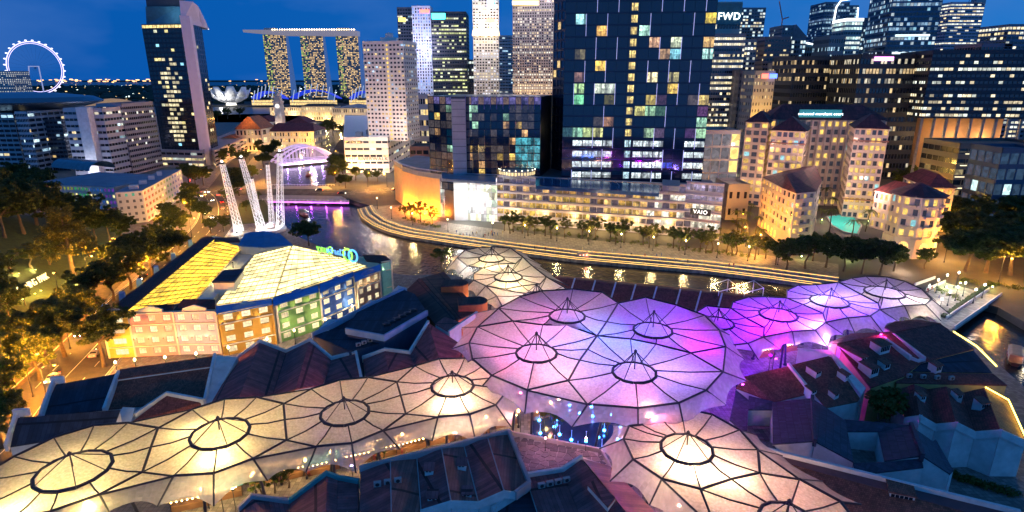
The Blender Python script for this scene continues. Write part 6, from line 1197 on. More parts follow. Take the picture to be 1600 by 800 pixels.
# marina bay: three slabs under a boat deck, shell museum, arcade roofs, wheel
T = thing('triple_tower_hotel', 'three slab hotel towers carrying a long ship shaped deck', 'hotel', (-640, 1900, 0)); Y = 1900; rm_ = random.Random(17)
def ml(i, j):
    g_ = (.55, .7, .12) if i < 5 and rm_.random() < .5 else (1., .66, .28)
    s = rm_.uniform(.3, 1.1); return tuple(v * s for v in g_) if rm_.random() < (.62 if j > 8 else .45) else (.02, .03, .05)
for k, (x0, x1) in enumerate(((410, 446), (468, 504), (524, 559))):
    a, b = A(x0, 54, Y), A(x1, 54, Y + 10); zt = a.z; w = MB(); gl = MB(); q = quadblk(a, b, 22); facade(w, gl, q[0], q[1], 0, zt, 16, 44, .8, .62, .4, ml); w.face([(*q[1], 0), (*q[2], 0), (*q[2], zt), (*q[1], zt)]); w.face([(*q[3], 0), (*q[0], 0), (*q[0], zt), (*q[3], zt)]); w.face([(*v, zt) for v in q]); w.build('slab_tower', mat('slab_grey', (.16, .18, .22), .5), T); gl.build('room_window', FG, T, kind='stuff')
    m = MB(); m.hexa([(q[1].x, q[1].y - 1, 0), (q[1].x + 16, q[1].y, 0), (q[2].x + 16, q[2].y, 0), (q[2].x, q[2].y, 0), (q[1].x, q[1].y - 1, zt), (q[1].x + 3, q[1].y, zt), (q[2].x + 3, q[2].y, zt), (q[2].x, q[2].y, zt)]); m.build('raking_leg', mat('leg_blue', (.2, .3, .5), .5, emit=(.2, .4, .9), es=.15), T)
zd = A(480, 51, Y).z; m = MB(); secs = []; xa, xb = A(378, 50, Y - 10).x, A(560, 50, Y).x
for i in range(15):
    t = i / 14; w_ = 20 * min(1, (t * 3.2) ** .6 if t < .35 else 1) * (1 if t < .95 else .8); hgt = 3 + 7 * min(1, t * 3); secs.append((xa + (xb - xa) * t, w_, hgt, 4 * (1 - t) ** 2))
for i in range(14):
    x0, w0, h0, u0 = secs[i]; x1, w1, h1, u1 = secs[i + 1]; m.hexa([(x0, Y - w0 * .6, zd - h0 + u0), (x1, Y - w1 * .6, zd - h1 + u1), (x1, Y + w1, zd - h1 + u1), (x0, Y + w0, zd - h0 + u0), (x0, Y - w0 - 4, zd + 4 + u0), (x1, Y - w1 - 4, zd + 4 + u1), (x1, Y + w1 + 4, zd + 4 + u1), (x0, Y + w0 + 4, zd + 4 + u0)])
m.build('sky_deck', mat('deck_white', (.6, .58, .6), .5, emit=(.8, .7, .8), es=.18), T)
for i in range(34): t = .28 + .7 * i / 33; m = MB(); x = xa + (xb - xa) * t; m.lathe((x, Y - 24, zd + 5), [(.2, 0), (rm_.uniform(2., 5.), 1.5), (.2, 4.5)], 6); m.build('deck_lamp', emat('deck_lamp', (1., .78, .45), 3.5), T)
for t in (.24, .87): m = MB(); x = xa + (xb - xa) * t; m.box((x, Y, zd + 8), (34, 18, 9)); m.build('deck_house', CONC, T)
c = A(360, 152, 1650); T = thing('lotus_museum', 'white lotus shaped museum with raised petals by the marina', 'museum', (c.x, c.y, 0))
for k in range(9):
    t = math.pi * 2 * k / 9 + .3; hgt = (30 + 22 * abs(math.cos(t * .5 + .6))); d = Vector((math.cos(t), math.sin(t), 0)); n_ = Vector((-d.y, d.x, 0)); m = MB(); pr = [(6, 4, 8), (24, 9, 15), (42, hgt * .42, 17), (52, hgt * .85, 8)]
    P_ = [Vector((c.x, c.y, 6)) + d * r_ + Vector((0, 0, z)) for r_, z, w_ in pr]; 
    for i in range(3):
        a0, a1 = P_[i], P_[i + 1]; w0, w1 = pr[i][2], pr[i + 1][2]; m.hexa([a0 - n_ * w0 * .5 - Vector((0, 0, 5)), a1 - n_ * w1 * .5 - Vector((0, 0, 5)), a1 + n_ * w1 * .5 - Vector((0, 0, 5)), a0 + n_ * w0 * .5 - Vector((0, 0, 5)), a0 - n_ * w0, a1 - n_ * w1, a1 + n_ * w1, a0 + n_ * w0])
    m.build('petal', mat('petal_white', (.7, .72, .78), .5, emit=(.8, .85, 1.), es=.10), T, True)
m = MB(); m.lathe((c.x, c.y, 0), [(14, 0), (12, 6), (18, 11)], 18); m.build('core', emat('museum_core', (1., .92, .75), 1.2), T); light('petal_flood', (c.x, c.y - 60, 4), (1., .95, .85), 60000, T, size=2)
for i, (x0, x1, hgt) in enumerate(((392, 440, 24), (452, 526, 28), (545, 590, 24))):
    a, b = A(x0, 146, 1640), A(x1, 146, 1640); T = thing('arcade_roof', ('blue lit swooping arcade roof beside the lotus museum', 'longest blue lit swooping arcade roof below the triple towers', 'blue lit swooping arcade roof behind the white apartment tower')[i], 'arcade', (a.x, a.y, 0)); m = MB(); n_ = 14
    f = lambda t, s: (a.x + (b.x - a.x) * t, 1640 + s * 50, 14 + hgt * math.sin(math.pi * (t * .9 + .05)) ** .7 - s * 4)
    for k in range(n_): m.slab([f(k / n_, 0), f((k + 1) / n_, 0), f((k + 1) / n_, 1), f(k / n_, 1)], 2)
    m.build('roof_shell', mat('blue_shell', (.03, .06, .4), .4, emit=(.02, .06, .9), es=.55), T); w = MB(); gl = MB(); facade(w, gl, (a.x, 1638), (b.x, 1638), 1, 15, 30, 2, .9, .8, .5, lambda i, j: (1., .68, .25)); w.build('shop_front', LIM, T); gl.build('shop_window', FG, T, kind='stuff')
    m = MB()
    for k in range(8): p = f((k + .5) / 8, 0); m.tube([(p[0], p[1] - 4, p[2] - 16), (p[0] + 8, p[1] - 4, p[2] + 14)], 1.1, 5)
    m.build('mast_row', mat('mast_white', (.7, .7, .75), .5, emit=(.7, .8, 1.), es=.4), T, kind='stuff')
Yw = 2300; c = A(55, 106, Yw); T = thing('observation_wheel', 'giant observation wheel outlined in violet white lights', 'ferris wheel', (c.x, c.y, 0)); rw_ = A(55, 65, Yw).z - c.z; ang = rad(12); dx = Vector((math.cos(ang), math.sin(ang), 0)); WLm = emat('wheel_light', (.72, .62, 1.), 1.4)
for rr, th in ((rw_, 1.6), (rw_ - 6, 1.0)): m = MB(); m.tube([Vector(c) + dx * rr * math.cos(k * math.pi / 32) + Vector((0, 0, rr * math.sin(k * math.pi / 32))) for k in range(65)], th, 5); m.build('rim', WLm, T)
m = MB()
for k in range(28): t = math.pi * k / 14; m.tube([c, Vector(c) + dx * rw_ * math.cos(t) + Vector((0, 0, rw_ * math.sin(t)))], .16, 3)
m.build('spoke_cable', STEEL, T, kind='stuff')
for k in range(28): t = math.pi * (k + .5) / 14; m = MB(); p = Vector(c) + dx * (rw_ + 4.5) * math.cos(t) + Vector((0, -2, (rw_ + 4.5) * math.sin(t))); m.tube([p - dx * 4, p - dx * 2, p + dx * 2, p + dx * 4], [1., 2.6, 2.6, 1.], 6); m.build('capsule', emat('capsule', (.85, .85, 1.), 1.3), T)
m = MB(); 
for s in (-1, 1): m.tube([Vector(c) + dx * 16 * s + Vector((0, -6, 5)), Vector(c) + dx * 24 * s + Vector((0, -20, -c.z))], 2.0, 6)
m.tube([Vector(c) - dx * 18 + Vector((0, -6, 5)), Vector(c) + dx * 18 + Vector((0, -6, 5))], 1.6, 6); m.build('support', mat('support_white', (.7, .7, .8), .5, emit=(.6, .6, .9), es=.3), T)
# harbour ships and shore lamps too far to tell apart
m = MB()
for i in range(95):
    Yd = 9500 + rc.random() * 3000; px = rc.choice((rc.uniform(0, 225), rc.uniform(-100, 560))); x = A(px, 121, Yd).x; m.box((x, Yd, rc.uniform(12, 55)), (rc.uniform(14, 60), 8, rc.uniform(6, 16)))
m.build('ship_lights', emat('ship_light', (1., .50, .18), 2.6), kind='stuff'); bpy.data.objects['ship_lights']['label'] = 'orange lights of ships anchored along the horizon'; bpy.data.objects['ship_lights']['category'] = 'ship lights'
m = MB(); m2 = MB()
for i in range(420):
    Yd = 2000 + rc.random() ** 1.5 * 3600; x = A(rc.uniform(-80, 640), 125, Yd).x; (m if rc.random() < .6 else m2).box((x, Yd, rc.uniform(3, 14)), (rc.uniform(2, 9), 3, rc.uniform(2, 4)))
for mm, nm_, cc in ((m, 'shore_lights', (1., .62, .25)), (m2, 'shore_lights', (.8, 1., .9))):
    o = mm.build(nm_, emat(nm_ + str(cc[0]), cc, 2.2), kind='stuff'); o['label'] = ('warm' if cc[0] == 1. else 'cool') + ' street lights scattered over the far shore'; o['category'] = 'lights'
m = MB()
for i in range(1400):
    Yd = 1700 + rc.random() * 3800; x = A(rc.uniform(-150, 700), 125, Yd).x; s = rc.uniform(8, 26); m.lathe((x, Yd, 1), [(s, 0), (s * 1.1, s * .35), (s * .6, s * .7), (.2, s * .8)], 6)
o = m.build('far_wood', mat('far_foliage', (.02, .04, .03), .9, var=.4, vs=.02), kind='stuff'); o['label'] = 'dark woods on the far shore'; o['category'] = 'woods'
# ================================================================ trees
def leafmat(name, a, b):
    m = bpy.data.materials.new(name); m.use_nodes = True; t = m.node_tree; bs = t.nodes['Principled BSDF']; out = [n for n in t.nodes if n.type == 'OUTPUT_MATERIAL'][0]
    ge = N(t, 'NewGeometry'); mx = N(t, 'Mix', data_type='RGBA'); t.links.new(ge.outputs['Random Per Island'], mx.inputs[0]); mx.inputs[6].default_value = (*a, 1); mx.inputs[7].default_value = (*b, 1)
    t.links.new(mx.outputs[2], bs.inputs['Base Color']); bs.inputs['Roughness'].default_value = .6; bs.inputs['Specular IOR Level'].default_value = .25
    tr = N(t, 'BsdfTranslucent'); t.links.new(mx.outputs[2], tr.inputs[0]); ms = N(t, 'MixShader'); ms.inputs[0].default_value = .3; t.links.new(bs.outputs[0], ms.inputs[1]); t.links.new(tr.outputs[0], ms.inputs[2]); t.links.new(ms.outputs[0], out.inputs[0]); return m
LEAF = leafmat('leaf_green', (.05, .08, .015), (.14, .16, .04)); LEAFD = leafmat('leaf_dark', (.03, .05, .014), (.085, .11, .03)); LEAFY = leafmat('leaf_olive', (.09, .09, .02), (.2, .18, .04))
BARK = mat('bark', (.10, .075, .05), .9, var=.3, vs=2, bump=.5)
def leaves(name, cen, rad_, nper, size, seed, m_, droop=.3):
    rg = np.random.default_rng(seed); c = np.repeat(np.array(cen), nper, 0); r = np.repeat(np.array(rad_), nper)[:, None]; n = len(c)
    d = rg.normal(size=(n, 3)); d /= np.linalg.norm(d, axis=1)[:, None]; p = c + d * r * rg.uniform(.35, 1.05, (n, 1)) * np.array((1, 1, .75))
    nm = d * .6 + rg.normal(size=(n, 3)) * .55 + np.array((0, 0, .5)); nm /= np.linalg.norm(nm, axis=1)[:, None]
    u = np.cross(nm, rg.normal(size=(n, 3))); u /= np.linalg.norm(u, axis=1)[:, None]; v = np.cross(nm, u); s = size * rg.uniform(.6, 1.3, (n, 1))
    V = np.stack([p - u * s, p - v * s * .5 + nm * s * .1, p + u * s - np.array((0, 0, droop)) * s, p + v * s * .5 + nm * s * .1], 1).reshape(-1, 3)
    me = bpy.data.meshes.new(name); me.vertices.add(4 * n); me.vertices.foreach_set('co', V.ravel()); me.loops.add(4 * n); me.loops.foreach_set('vertex_index', np.arange(4 * n)); me.polygons.add(n); me.polygons.foreach_set('loop_start', np.arange(n) * 4); me.polygons.foreach_set('loop_total', np.full(n, 4)); me.update(calc_edges=True); me.materials.append(m_); return me
def make_tree(h, rx, rz, seed, m_, kind='broad', nclump=120, nper=70, size=.36):
    r = random.Random(seed); root = bpy.data.objects.new('tree', None); C.objects.link(root); th = h - rz * 1.35; b = MB()
    path = [(0, 0, 0), (r.uniform(-.2, .2), r.uniform(-.2, .2), th * .5), (r.uniform(-.4, .4), r.uniform(-.4, .4), th)]; tr = h * .022
    b.tube(path, [tr * 1.5, tr, tr * .8], 7); cen = []; rr = []
    if kind == 'layer':
        b.tube([path[-1], (0, 0, h * .96)], [tr * .8, .06], 6)
        for k in range(nclump):
            t = r.random(); z = th * .75 + (h - th * .75) * t; a = r.uniform(0, 6.283); d = rx * (1 - t * .75) * r.uniform(.3, 1); cen.append((d * math.cos(a), d * math.sin(a), z - d * .12)); rr.append(r.uniform(.7, 1.25) * rx * .16)
            if k % 3 == 0: b.tube([(0, 0, z - .3), (d * math.cos(a), d * math.sin(a), z - d * .12)], [.1, .04], 4)
    else:
        for k in range(9):
            a = 6.283 * k / 9 + r.uniform(-.3, .3); d = rx * r.uniform(.45, .8); z = th + rz * r.uniform(.1, 1.0); b.tube([path[-1], (d * .5 * math.cos(a), d * .5 * math.sin(a), (th + z) / 2 + .3), (d * math.cos(a), d * math.sin(a), z)], [tr * .6, tr * .35, .05], 5)
        lobes = [(rx * r.uniform(.2, .62) * math.cos(6.283 * k / 7 + r.random()), rx * r.uniform(.2, .62) * math.sin(6.283 * k / 7 + r.random()), r.uniform(-.35, .45) * rz, r.uniform(.42, .68)) for k in range(7)]
        while len(cen) < nclump:
            lx, ly, lz, ls = r.choice(lobes); v = Vector((r.gauss(0, 1), r.gauss(0, 1), r.gauss(0, 1))).normalized() * r.uniform(.55, 1.)
            p = (lx + v.x * rx * ls, ly + v.y * rx * ls, th + rz * .72 + lz + v.z * rz * ls)
            if p[2] < th * .8: continue
            cen.append(p); rr.append(r.uniform(.10, .19) * rx)
    b.build('trunk', BARK, root); ob('crown', leaves('crown', cen, rr, nper, size, seed, m_), root)
    return root
def palm(h, seed):
    r = random.Random(seed); root = bpy.data.objects.new('palm_tree', None); C.objects.link(root); b = MB(); b.tube([(0, 0, 0), (.2, .1, h * .5), (.1, .3, h)], [.24, .17, .14], 6); b.build('trunk', BARK, root); m = MB()
    for k in range(15):
        a = 6.283 * k / 15 + r.uniform(-.2, .2); L = r.uniform(2.4, 3.4); up = r.uniform(.1, 1.2); pts = [Vector((.1 + math.cos(a) * L * t, .3 + math.sin(a) * L * t, h + up * 1.6 * t - 2.6 * t * t)) for t in (0, .25, .5, .75, 1)]; sd = Vector((-math.sin(a), math.cos(a), 0))
        for i in range(4):
            for q in range(3):
                t = q / 3; p = pts[i].lerp(pts[i + 1], t); w = .55 * math.sin(math.pi * (i + t + .6) / 4.8)
                for s in (-1, 1): m.face([p, p + (pts[i + 1] - pts[i]) * .3, p + (pts[i + 1] - pts[i]) * .45 + sd * s * w - Vector((0, 0, .25))])
    o = m.build('crown', LEAF, root); return root
protos = [make_tree(12, 4.8, 4.6, 1, LEAF), make_tree(12, 4.4, 5.0, 2, LEAF), make_tree(12, 5.2, 4.4, 3, LEAFD), make_tree(13, 7.0, 4.8, 4, LEAFD, nclump=170, nper=70, size=.44)]
small = [make_tree(6.5, 2.6, 2.6, 5, LEAF, nclump=30, nper=50, size=.26), make_tree(6.5, 2.5, 2.7, 6, LEAFY, nclump=30, nper=50, size=.26)]
hero = make_tree(24, 8.5, 8, 7, LEAFY, 'layer', 110, 70, .42)
palms = [palm(8, 1), palm(10, 2)]
used = set(); rv = random.Random(77)
def plant(pr, p, hgt, base, label, group=None, cat='tree', wide=1.):
    s = hgt / base; s *= rv.uniform(.92, 1.08); key = id(pr)
    if key not in used:
        used.add(key); o = pr; o.location = p; o.rotation_euler = (0, 0, rv.uniform(0, 6.28)); o.scale = (s * wide * 1.2, s * wide * 1.2, s); tag(o, label, cat, group)
    else: o = dup(pr, p, rv.uniform(0, 6.28), (s * wide * 1.2, s * wide * 1.2, s)); o['label'] = label; o['category'] = cat
    if group: o['group'] = group
    elif 'group' in o: del o['group']
    o.name = {'crown': 'tree'}.get(o.name, o.name); return o
def trees(lst, label, group, prs, base=12., hill_=False, wide=1.):
    for k, t in enumerate(lst):
        p = GH(t[0], t[1]) if hill_ else G(t[0], t[1]); plant(prs[k % len(prs)], p, t[2], base, label, group, wide=wide)
trees([(102, 557, 15), (62, 594, 13), (163, 573, 15), (12, 650, 13), (-12, 612, 14), (20, 560, 12), (138, 512, 12), (4, 700, 12)], 'leafy street tree in the planted verge beside the lamp lit road', 'street trees in the roadside verge', protos[:3])
trees([(205, 452, 14), (238, 432, 13), (262, 408, 12), (222, 416, 13)], 'dense dark tree right against the maroon roof edge of the mall', 'trees against the mall', protos[1:4])
trees([(178, 470, 14), (150, 476, 12), (190, 425, 12), (118, 500, 11)], 'dense dark tree between park footpath and road verge', 'trees between footpath and verge', protos[1:4])
trees([(285, 368, 10), (262, 372, 10), (280, 390, 9), (252, 395, 10), (330, 365, 7), (240, 385, 9)], 'amber lit street tree under the end wall of the shuttered building', 'trees under the end wall', protos[:2])
trees([(268, 352, 11), (298, 340, 12), (318, 348, 10), (300, 322, 12)], 'amber lit street tree on the inside of the road bend', 'trees inside the bend', protos[:2])
trees([(296, 288, 14), (306, 292, 13), (318, 290, 11)], 'dark tree on the corner by the red traffic signals', 'trees by the signals', protos)
trees([(372, 296, 13), (396, 284, 11), (360, 320, 9), (374, 306, 12), (402, 318, 6), (385, 330, 6), (350, 362, 7)], 'dark tree on the lawn around the lattice towers', 'trees around the lattice towers', protos)
trees([(483, 384, 11)], 'spreading dark tree at the water edge behind the glass roof', None, protos[3:], 13)
trees([(84, 360, 15), (128, 372, 14), (150, 374, 14), (172, 376, 13), (192, 380, 11), (98, 345, 14), (140, 352, 13)], 'tall dark tree on the hill beside the shuttered building', 'hill trees by the shuttered building', protos[2:], 12.5, True)
trees([(20, 334, 20), (52, 322, 18), (-5, 310, 18), (70, 300, 16), (30, 296, 18)], 'tall dark tree on the crest of the park hill', 'trees on the hill crest', protos[2:], 12.5, True)
trees([(8, 372, 19), (38, 366, 18), (-22, 352, 20), (58, 352, 19)], 'tall dark tree at the edge of the sloping lawn', 'trees at the lawn edge', protos[2:], 12.5, True)
plant(hero, GH(117, 436), 25, 24, 'tall layered golden lit tree standing alone on the park lawn')
trees([(18, 428, 8), (50, 420, 8.5), (78, 414, 6)], 'round shrub lit yellow from below on the park lawn', 'lit shrubs on the lawn', small, 6.5, True, 1.6)
trees([(5, 480, 9), (16, 500, 10), (-8, 470, 11), (40, 478, 5)], 'dark tree half hiding the start of the park lettering', 'trees by the park lettering', protos[2:3], 12, True)
far_row = [(634, 342), (657, 348), (643, 345), (676, 352), (788, 361), (802, 363), (816, 365), (835, 367), (852, 369), (882, 371), (910, 373), (930, 375), (953, 378), (975, 380), (1005, 383), (1024, 385), (1052, 388), (1072, 390), (1094, 392), (1112, 394), (1135, 396), (1150, 398), (1170, 402), (1196, 404)]
trees([(x, y, rv.uniform(7.5, 9.5)) for x, y in far_row + [(x + 9, y + 4) for x, y in far_row[4::2]]], 'small clipped tree in the row along the far promenade', 'promenade trees', small, 6.5)
trees([(1290, 418, 13), (1318, 424, 12), (1346, 428, 12), (1374, 430, 12), (1270, 408, 10), (1332, 410, 10)], 'dark rounded tree on the river side of the pool garden', 'trees before the pool garden', protos)
trees([(1228, 424, 12), (1258, 420, 13), (1212, 414, 9)], 'dark rounded tree in front of the rounded hotel wing', 'trees before the rounded wing', protos)
trees([(1396, 424, 10), (1444, 420, 8)], 'dark rounded tree at the foot of the octagonal pavilion', 'trees by the octagonal pavilion', protos)
trees([(1508, 424, 17), (1540, 426, 18), (1578, 430, 18), (1622, 424, 18)], 'massive dark rain tree overhanging the end of the footbridge plaza', 'rain trees by the footbridge', protos[3:], 13, False, 1.15)
trees([(1510, 362, 15), (1550, 352, 16), (1590, 352, 16), (1480, 344, 12)], 'massive dark rain tree behind the road past the octagonal pavilion', 'rain trees behind the road', protos[3:], 13, False, 1.15)
trees([(1526, 396, 17), (1562, 398, 18), (1600, 400, 18), (1492, 388, 14)], 'massive dark rain tree in the middle of the right bank grove', 'rain trees in the grove', protos[3:], 13, False, 1.15)
trees([(1500, 232, 11), (1540, 226, 11), (1576, 222, 11), (1430, 232, 14), (1470, 226, 14), (1520, 244, 10), (1556, 238, 10)], 'dark tree on the slope directly below the pilotis columns', 'trees below the columns', protos)
trees([(1424, 285, 12), (1452, 280, 11), (1404, 300, 12)], 'dark tree beside the red roofed wing of the octagonal pavilion', 'trees by the red wing', protos)
trees([(1412, 268, 13), (1436, 262, 13), (1462, 258, 12), (1490, 250, 12)], 'dark tree halfway down the slope beside the terraced building', 'trees halfway down the slope', protos)
trees([(505, 215, 15), (520, 212, 16), (535, 214, 15), (492, 222, 14), (512, 205, 16), (525, 200, 16)], 'dark tree crowding the river bend between parliament hall and white podium', 'trees at the upper river bend', protos)
trees([(545, 262, 11), (536, 278, 12), (524, 286, 11), (530, 268, 12), (556, 282, 9), (575, 284, 8), (590, 284, 8), (540, 294, 9)], 'street tree in front of the white podium building', 'trees before the white podium', protos)
trees([(350, 258, 13), (360, 250, 13), (378, 262, 13), (420, 248, 12), (432, 240, 13), (405, 238, 12), (395, 216, 12), (412, 262, 10)], 'tree along the avenue between low terrace block and parliament', 'trees along the avenue', protos)
trees([(340, 190, 18), (356, 186, 18), (375, 184, 16)], 'tree on the open green behind the dark fin tower', 'trees on the far green', protos)
trees([(446, 228, 13), (462, 224, 12), (480, 232, 12), (470, 244, 9)], 'tree on the bank beside the white arched bridge', 'trees beside the arched bridge', protos)
for k, (x, y) in enumerate(((1150, 352), (1166, 358), (1172, 340), (1180, 366), (1142, 338), (1158, 372), (1188, 384))): plant(palms[k % 2], G(x, y), 8, 9, 'slender palm lit amber along the hotel drive', 'palms on the hotel drive', 'palm')
for k, (x, y) in enumerate(((1275, 330), (1288, 322), (1300, 330), (1312, 318), (1338, 330), (1352, 340), (1365, 332), (1372, 350), (1282, 350), (1296, 362), (1330, 372), (1352, 362), (1262, 340))): plant(palms[k % 2], G(x, y), 9, 9, 'green palm in the hotel pool garden', 'palms around the pool', 'palm')
for k, (x, y, z) in enumerate(((1372, 655, 5), (1394, 650, 5), (1384, 664, 5))): plant(protos[k % 2], P(x, y, z), 5.5, 12, 'bushy tree growing in the courtyard between tiled roofs', 'courtyard trees', wide=1.15)
for k, (x, y) in enumerate(((430, 770), (452, 762), (600, 724), (850, 668), (866, 672), (948, 680), (412, 780), (1205, 560), (690, 424))): plant(small[k % 2], G(x, y), 5 if k != 8 else 10, 6.5, 'small potted tree in the lit street under the canopies' if k != 8 else 'slim young tree on the quay beside the cream canopy', 'street trees under the canopies' if k != 8 else None)
for pr in protos + small + [hero] + palms:
    if id(pr) not in used: [bpy.data.objects.remove(c) for c in list(pr.children)]; bpy.data.objects.remove(pr)
# shrubs that nobody could count
rg = np.random.default_rng(5); cen = []; rr = []
for (x0, y0, x1, y1, n_) in ((800, 358, 1180, 402, 90), (628, 340, 690, 356, 30), (1500, 440, 1600, 452, 30), (1460, 452, 1500, 470, 14), (1480, 742, 1592, 778, 40), (1140, 340, 1200, 398, 40), (1260, 366, 1380, 400, 60), (100, 420, 230, 470, 0)):
    for i in range(n_): t = rv.random(); p = G(x0 + (x1 - x0) * t + rv.uniform(-2, 2), y0 + (y1 - y0) * t + rv.uniform(-3, 3)); cen.append((p.x, p.y, .6)); rr.append(rv.uniform(.6, 1.2))
o = ob('low_shrubs', leaves('low_shrubs', cen, rr, 60, .22, 9, LEAF)); o['kind'] = 'stuff'; o['label'] = 'low shrubs and hedges along the promenades'; o['category'] = 'shrubs'
# ================================================================ lamps, towers, cars, boats, people
SOD = (1., .42, .05)
def lamp_proto(name, h, arm, col, watt, head=.35):
    root = bpy.data.objects.new(name, None); C.objects.link(root); b = MB(); b.tube([(0, 0, 0), (0, 0, h * .6), (0, 0, h)], [.12, .09, .07], 6)
    if arm: b.tube([(0, 0, h), (arm * .6, 0, h + .35), (arm, 0, h + .3)], .06, 5)
    b.lathe((0, 0, 0), [(.25, 0), (.25, .4), (.14, .6)], 8); b.build('post', STEEL, root); m = MB()
    if arm: m.box((arm + .3, 0, h + .32), (.9, .35, .16)); m.build('head', LAMPB, root); g_ = MB(); g_.lathe((arm + .35, 0, h + .12), [(.05, -.16), (.26, -.06), (.3, .1)], 8); lp = (arm + .35, 0, h - .4)
    else: m.lathe((0, 0, h), [(.1, 0), (.3, .1), (.12, .18)], 8); m.build('head', LAMPB, root); g_ = MB(); g_.lathe((0, 0, h), [(.12, .19), (head, .45), (head, .6), (.08, .95)], 8); lp = (0, 0, h + 1.35)
    gl = g_.build('globe', emat('globe_%s_%.2f' % (name, col[1]), col, 10), root); li = light('glow', lp, col, watt, gl, size=.3); return root
lampuse = set()
def lamps(pr, lst, label, group, rz=None, z=0):
    for k, (x, y) in enumerate(lst):
        p = G(x, y, z); a = rv.uniform(0, 6.28) if rz is None else rz
        if id(pr) not in lampuse: lampuse.add(id(pr)); o = pr; o.location = p; o.rotation_euler = (0, 0, a)
        else: o = dup(pr, p, a)
        tag(o, label, 'street lamp', group)
L_sod = lamp_proto('street_lamp', 9, 1.8, SOD, 19000)
L_road = lamp_proto('street_lamp', 10, 2.2, (1., .36, .03), 34000)
lamps(L_road, [(78, 640), (52, 620), (110, 545), (-5, 690), (225, 450), (22, 600)], 'orange street lamp on the verge of the road past the navy roofs', 'orange lamps beside the road', .6)
lamps(L_sod, [(270, 398), (300, 372), (246, 372), (285, 345), (318, 330), (352, 330), (250, 405)], 'orange street lamp among trees below the shuttered building', 'orange lamps among the roadside trees', .4)
lamps(L_sod, [(352, 296), (415, 285), (390, 250), (356, 270), (425, 232), (445, 216), (375, 232), (530, 290), (552, 272), (575, 292), (605, 292), (640, 288), (530, 252), (548, 240), (478, 236), (405, 222), (500, 226)], 'orange street lamp around the two river bridges', 'orange lamps near the bridges')
lamps(L_sod, [(40, 545), (95, 470), (140, 440), (178, 410), (60, 520)], 'orange lamp beside the park footpath', 'orange lamps in the park')
lamps(L_sod, [(1152, 362), (1165, 385), (1185, 398), (1480, 372), (1500, 352), (1450, 300), (1475, 410), (1430, 320), (1530, 310), (1560, 440), (1440, 252), (1500, 268)], 'orange lamp lighting the hotel drive or the road behind it', 'orange lamps around the hotel')
L_prom = lamp_proto('promenade_lamp', 5.5, 0, (1., .70, .30), 2600, .3)
lamps(L_prom, [(645, 352), (700, 362), (770, 368), (820, 372), (870, 377), (920, 382), (970, 387), (1020, 392), (1070, 398), (1120, 403), (1168, 408), (1215, 414), (612, 342), (590, 326)], 'slim lamp post in the line along the far promenade', 'promenade lamps')
L_wht = lamp_proto('bridge_lamp', 4.2, 0, (1., .93, .80), 700, .28)
lamps(L_wht, [(1467, 490), (1480, 478), (1492, 470), (1504, 463), (1448, 468), (1462, 458), (1476, 450), (1494, 446), (1520, 474), (1534, 466)], 'white globe lamp on the paved footbridge', 'footbridge lamps', None, .35)
L_str = lamp_proto('globe_lamp', 3.6, 0, (1., .68, .34), 1000, .3)
L_caf = lamp_proto('globe_lamp', 3.4, 0, (1., .58, .20), 330, .3)
lamps(L_caf, [(400, 770), (440, 757), (480, 748), (520, 735), (590, 718), (630, 706), (700, 692), (760, 678), (810, 668), (320, 795), (860, 655)], 'warm globe lamp in the cafe street behind the canopy skirts', 'cafe street lamps')
lamps(L_str, [(215, 586), (262, 582), (310, 576), (360, 566), (420, 552), (462, 538), (510, 520), (552, 498), (185, 590), (590, 478)], 'warm globe lamp in the lane in front of the pastel facades', 'lane lamps by the mall')
# park lettering
gp = [GH(30, 462), GH(76, 438)]; T = thing('park_lettering', 'raised pale letters spelling the park name on the lawn', 'sign', gp[0]); d = (gp[1] - gp[0]); txt = 'CANNING PARK'
LM = emat('letter_glow', (1., .86, .62), .75)
for i, ch in enumerate(txt):
    if ch == ' ': continue
    p = gp[0] + d * ((i + .5) / len(txt)); o = sign('letter', ch, 3.1, (0, 0, 0), (d.x, d.y), LM, T, .12, tilt=72); o.matrix_parent_inverse = Matrix(); o.location = (p.x - gp[0].x, p.y - gp[0].y, hill(p.x, p.y) - gp[0].z + 1.6)
for k, t in enumerate((.05, .3, .55, .8)):
    p = GH(34 + 38 * t, 470 - 18 * t); T = thing('lawn_light', 'low yellow ground lamp below the park lettering', 'lamp', p, 'ground lamps below the lettering'); m = MB(); m.box((p.x, p.y, p.z + .15), (.6, .4, .3)); m.build('housing', LAMPB, T); m = MB(); m.box((p.x, p.y, p.z + .32), (.45, .3, .03)); g_ = m.build('lens', emat('lawn_lens', (1., .7, .15), 10), T); light('lawn', (p.x, p.y + .3, p.z + .7), (1., .75, .15), 320, g_, size=.2)
for lab, (x, y), w_ in (('yellow spotlight at the foot of the tall layered tree', (122, 444), 2600), ('yellow spotlight below the lit shrubs', (30, 430), 1300), ('second yellow spotlight below the lit shrubs', (56, 424), 1300), ('green white spotlight under the trees by the shuttered building', (178, 384), 1500)):
    p = GH(x, y); T = thing('spotlight', lab, 'spotlight', p); m = MB(); m.lathe((p.x, p.y, p.z), [(.12, 0), (.1, .3), (.3, .35), (.34, .7)], 8, False); m.build('housing', LAMPB, T); m = MB(); m.lathe((p.x, p.y, p.z + .6), [(.3, 0), (.1, .06)], 8); g_ = m.build('lens', emat('spot_lens', (1., .8, .3), 12), T); light('spot', (p.x, p.y - .3, p.z + 1.1), (1., .74, .2) if x != 178 else (.8, 1., .4), w_, g_, size=.25)
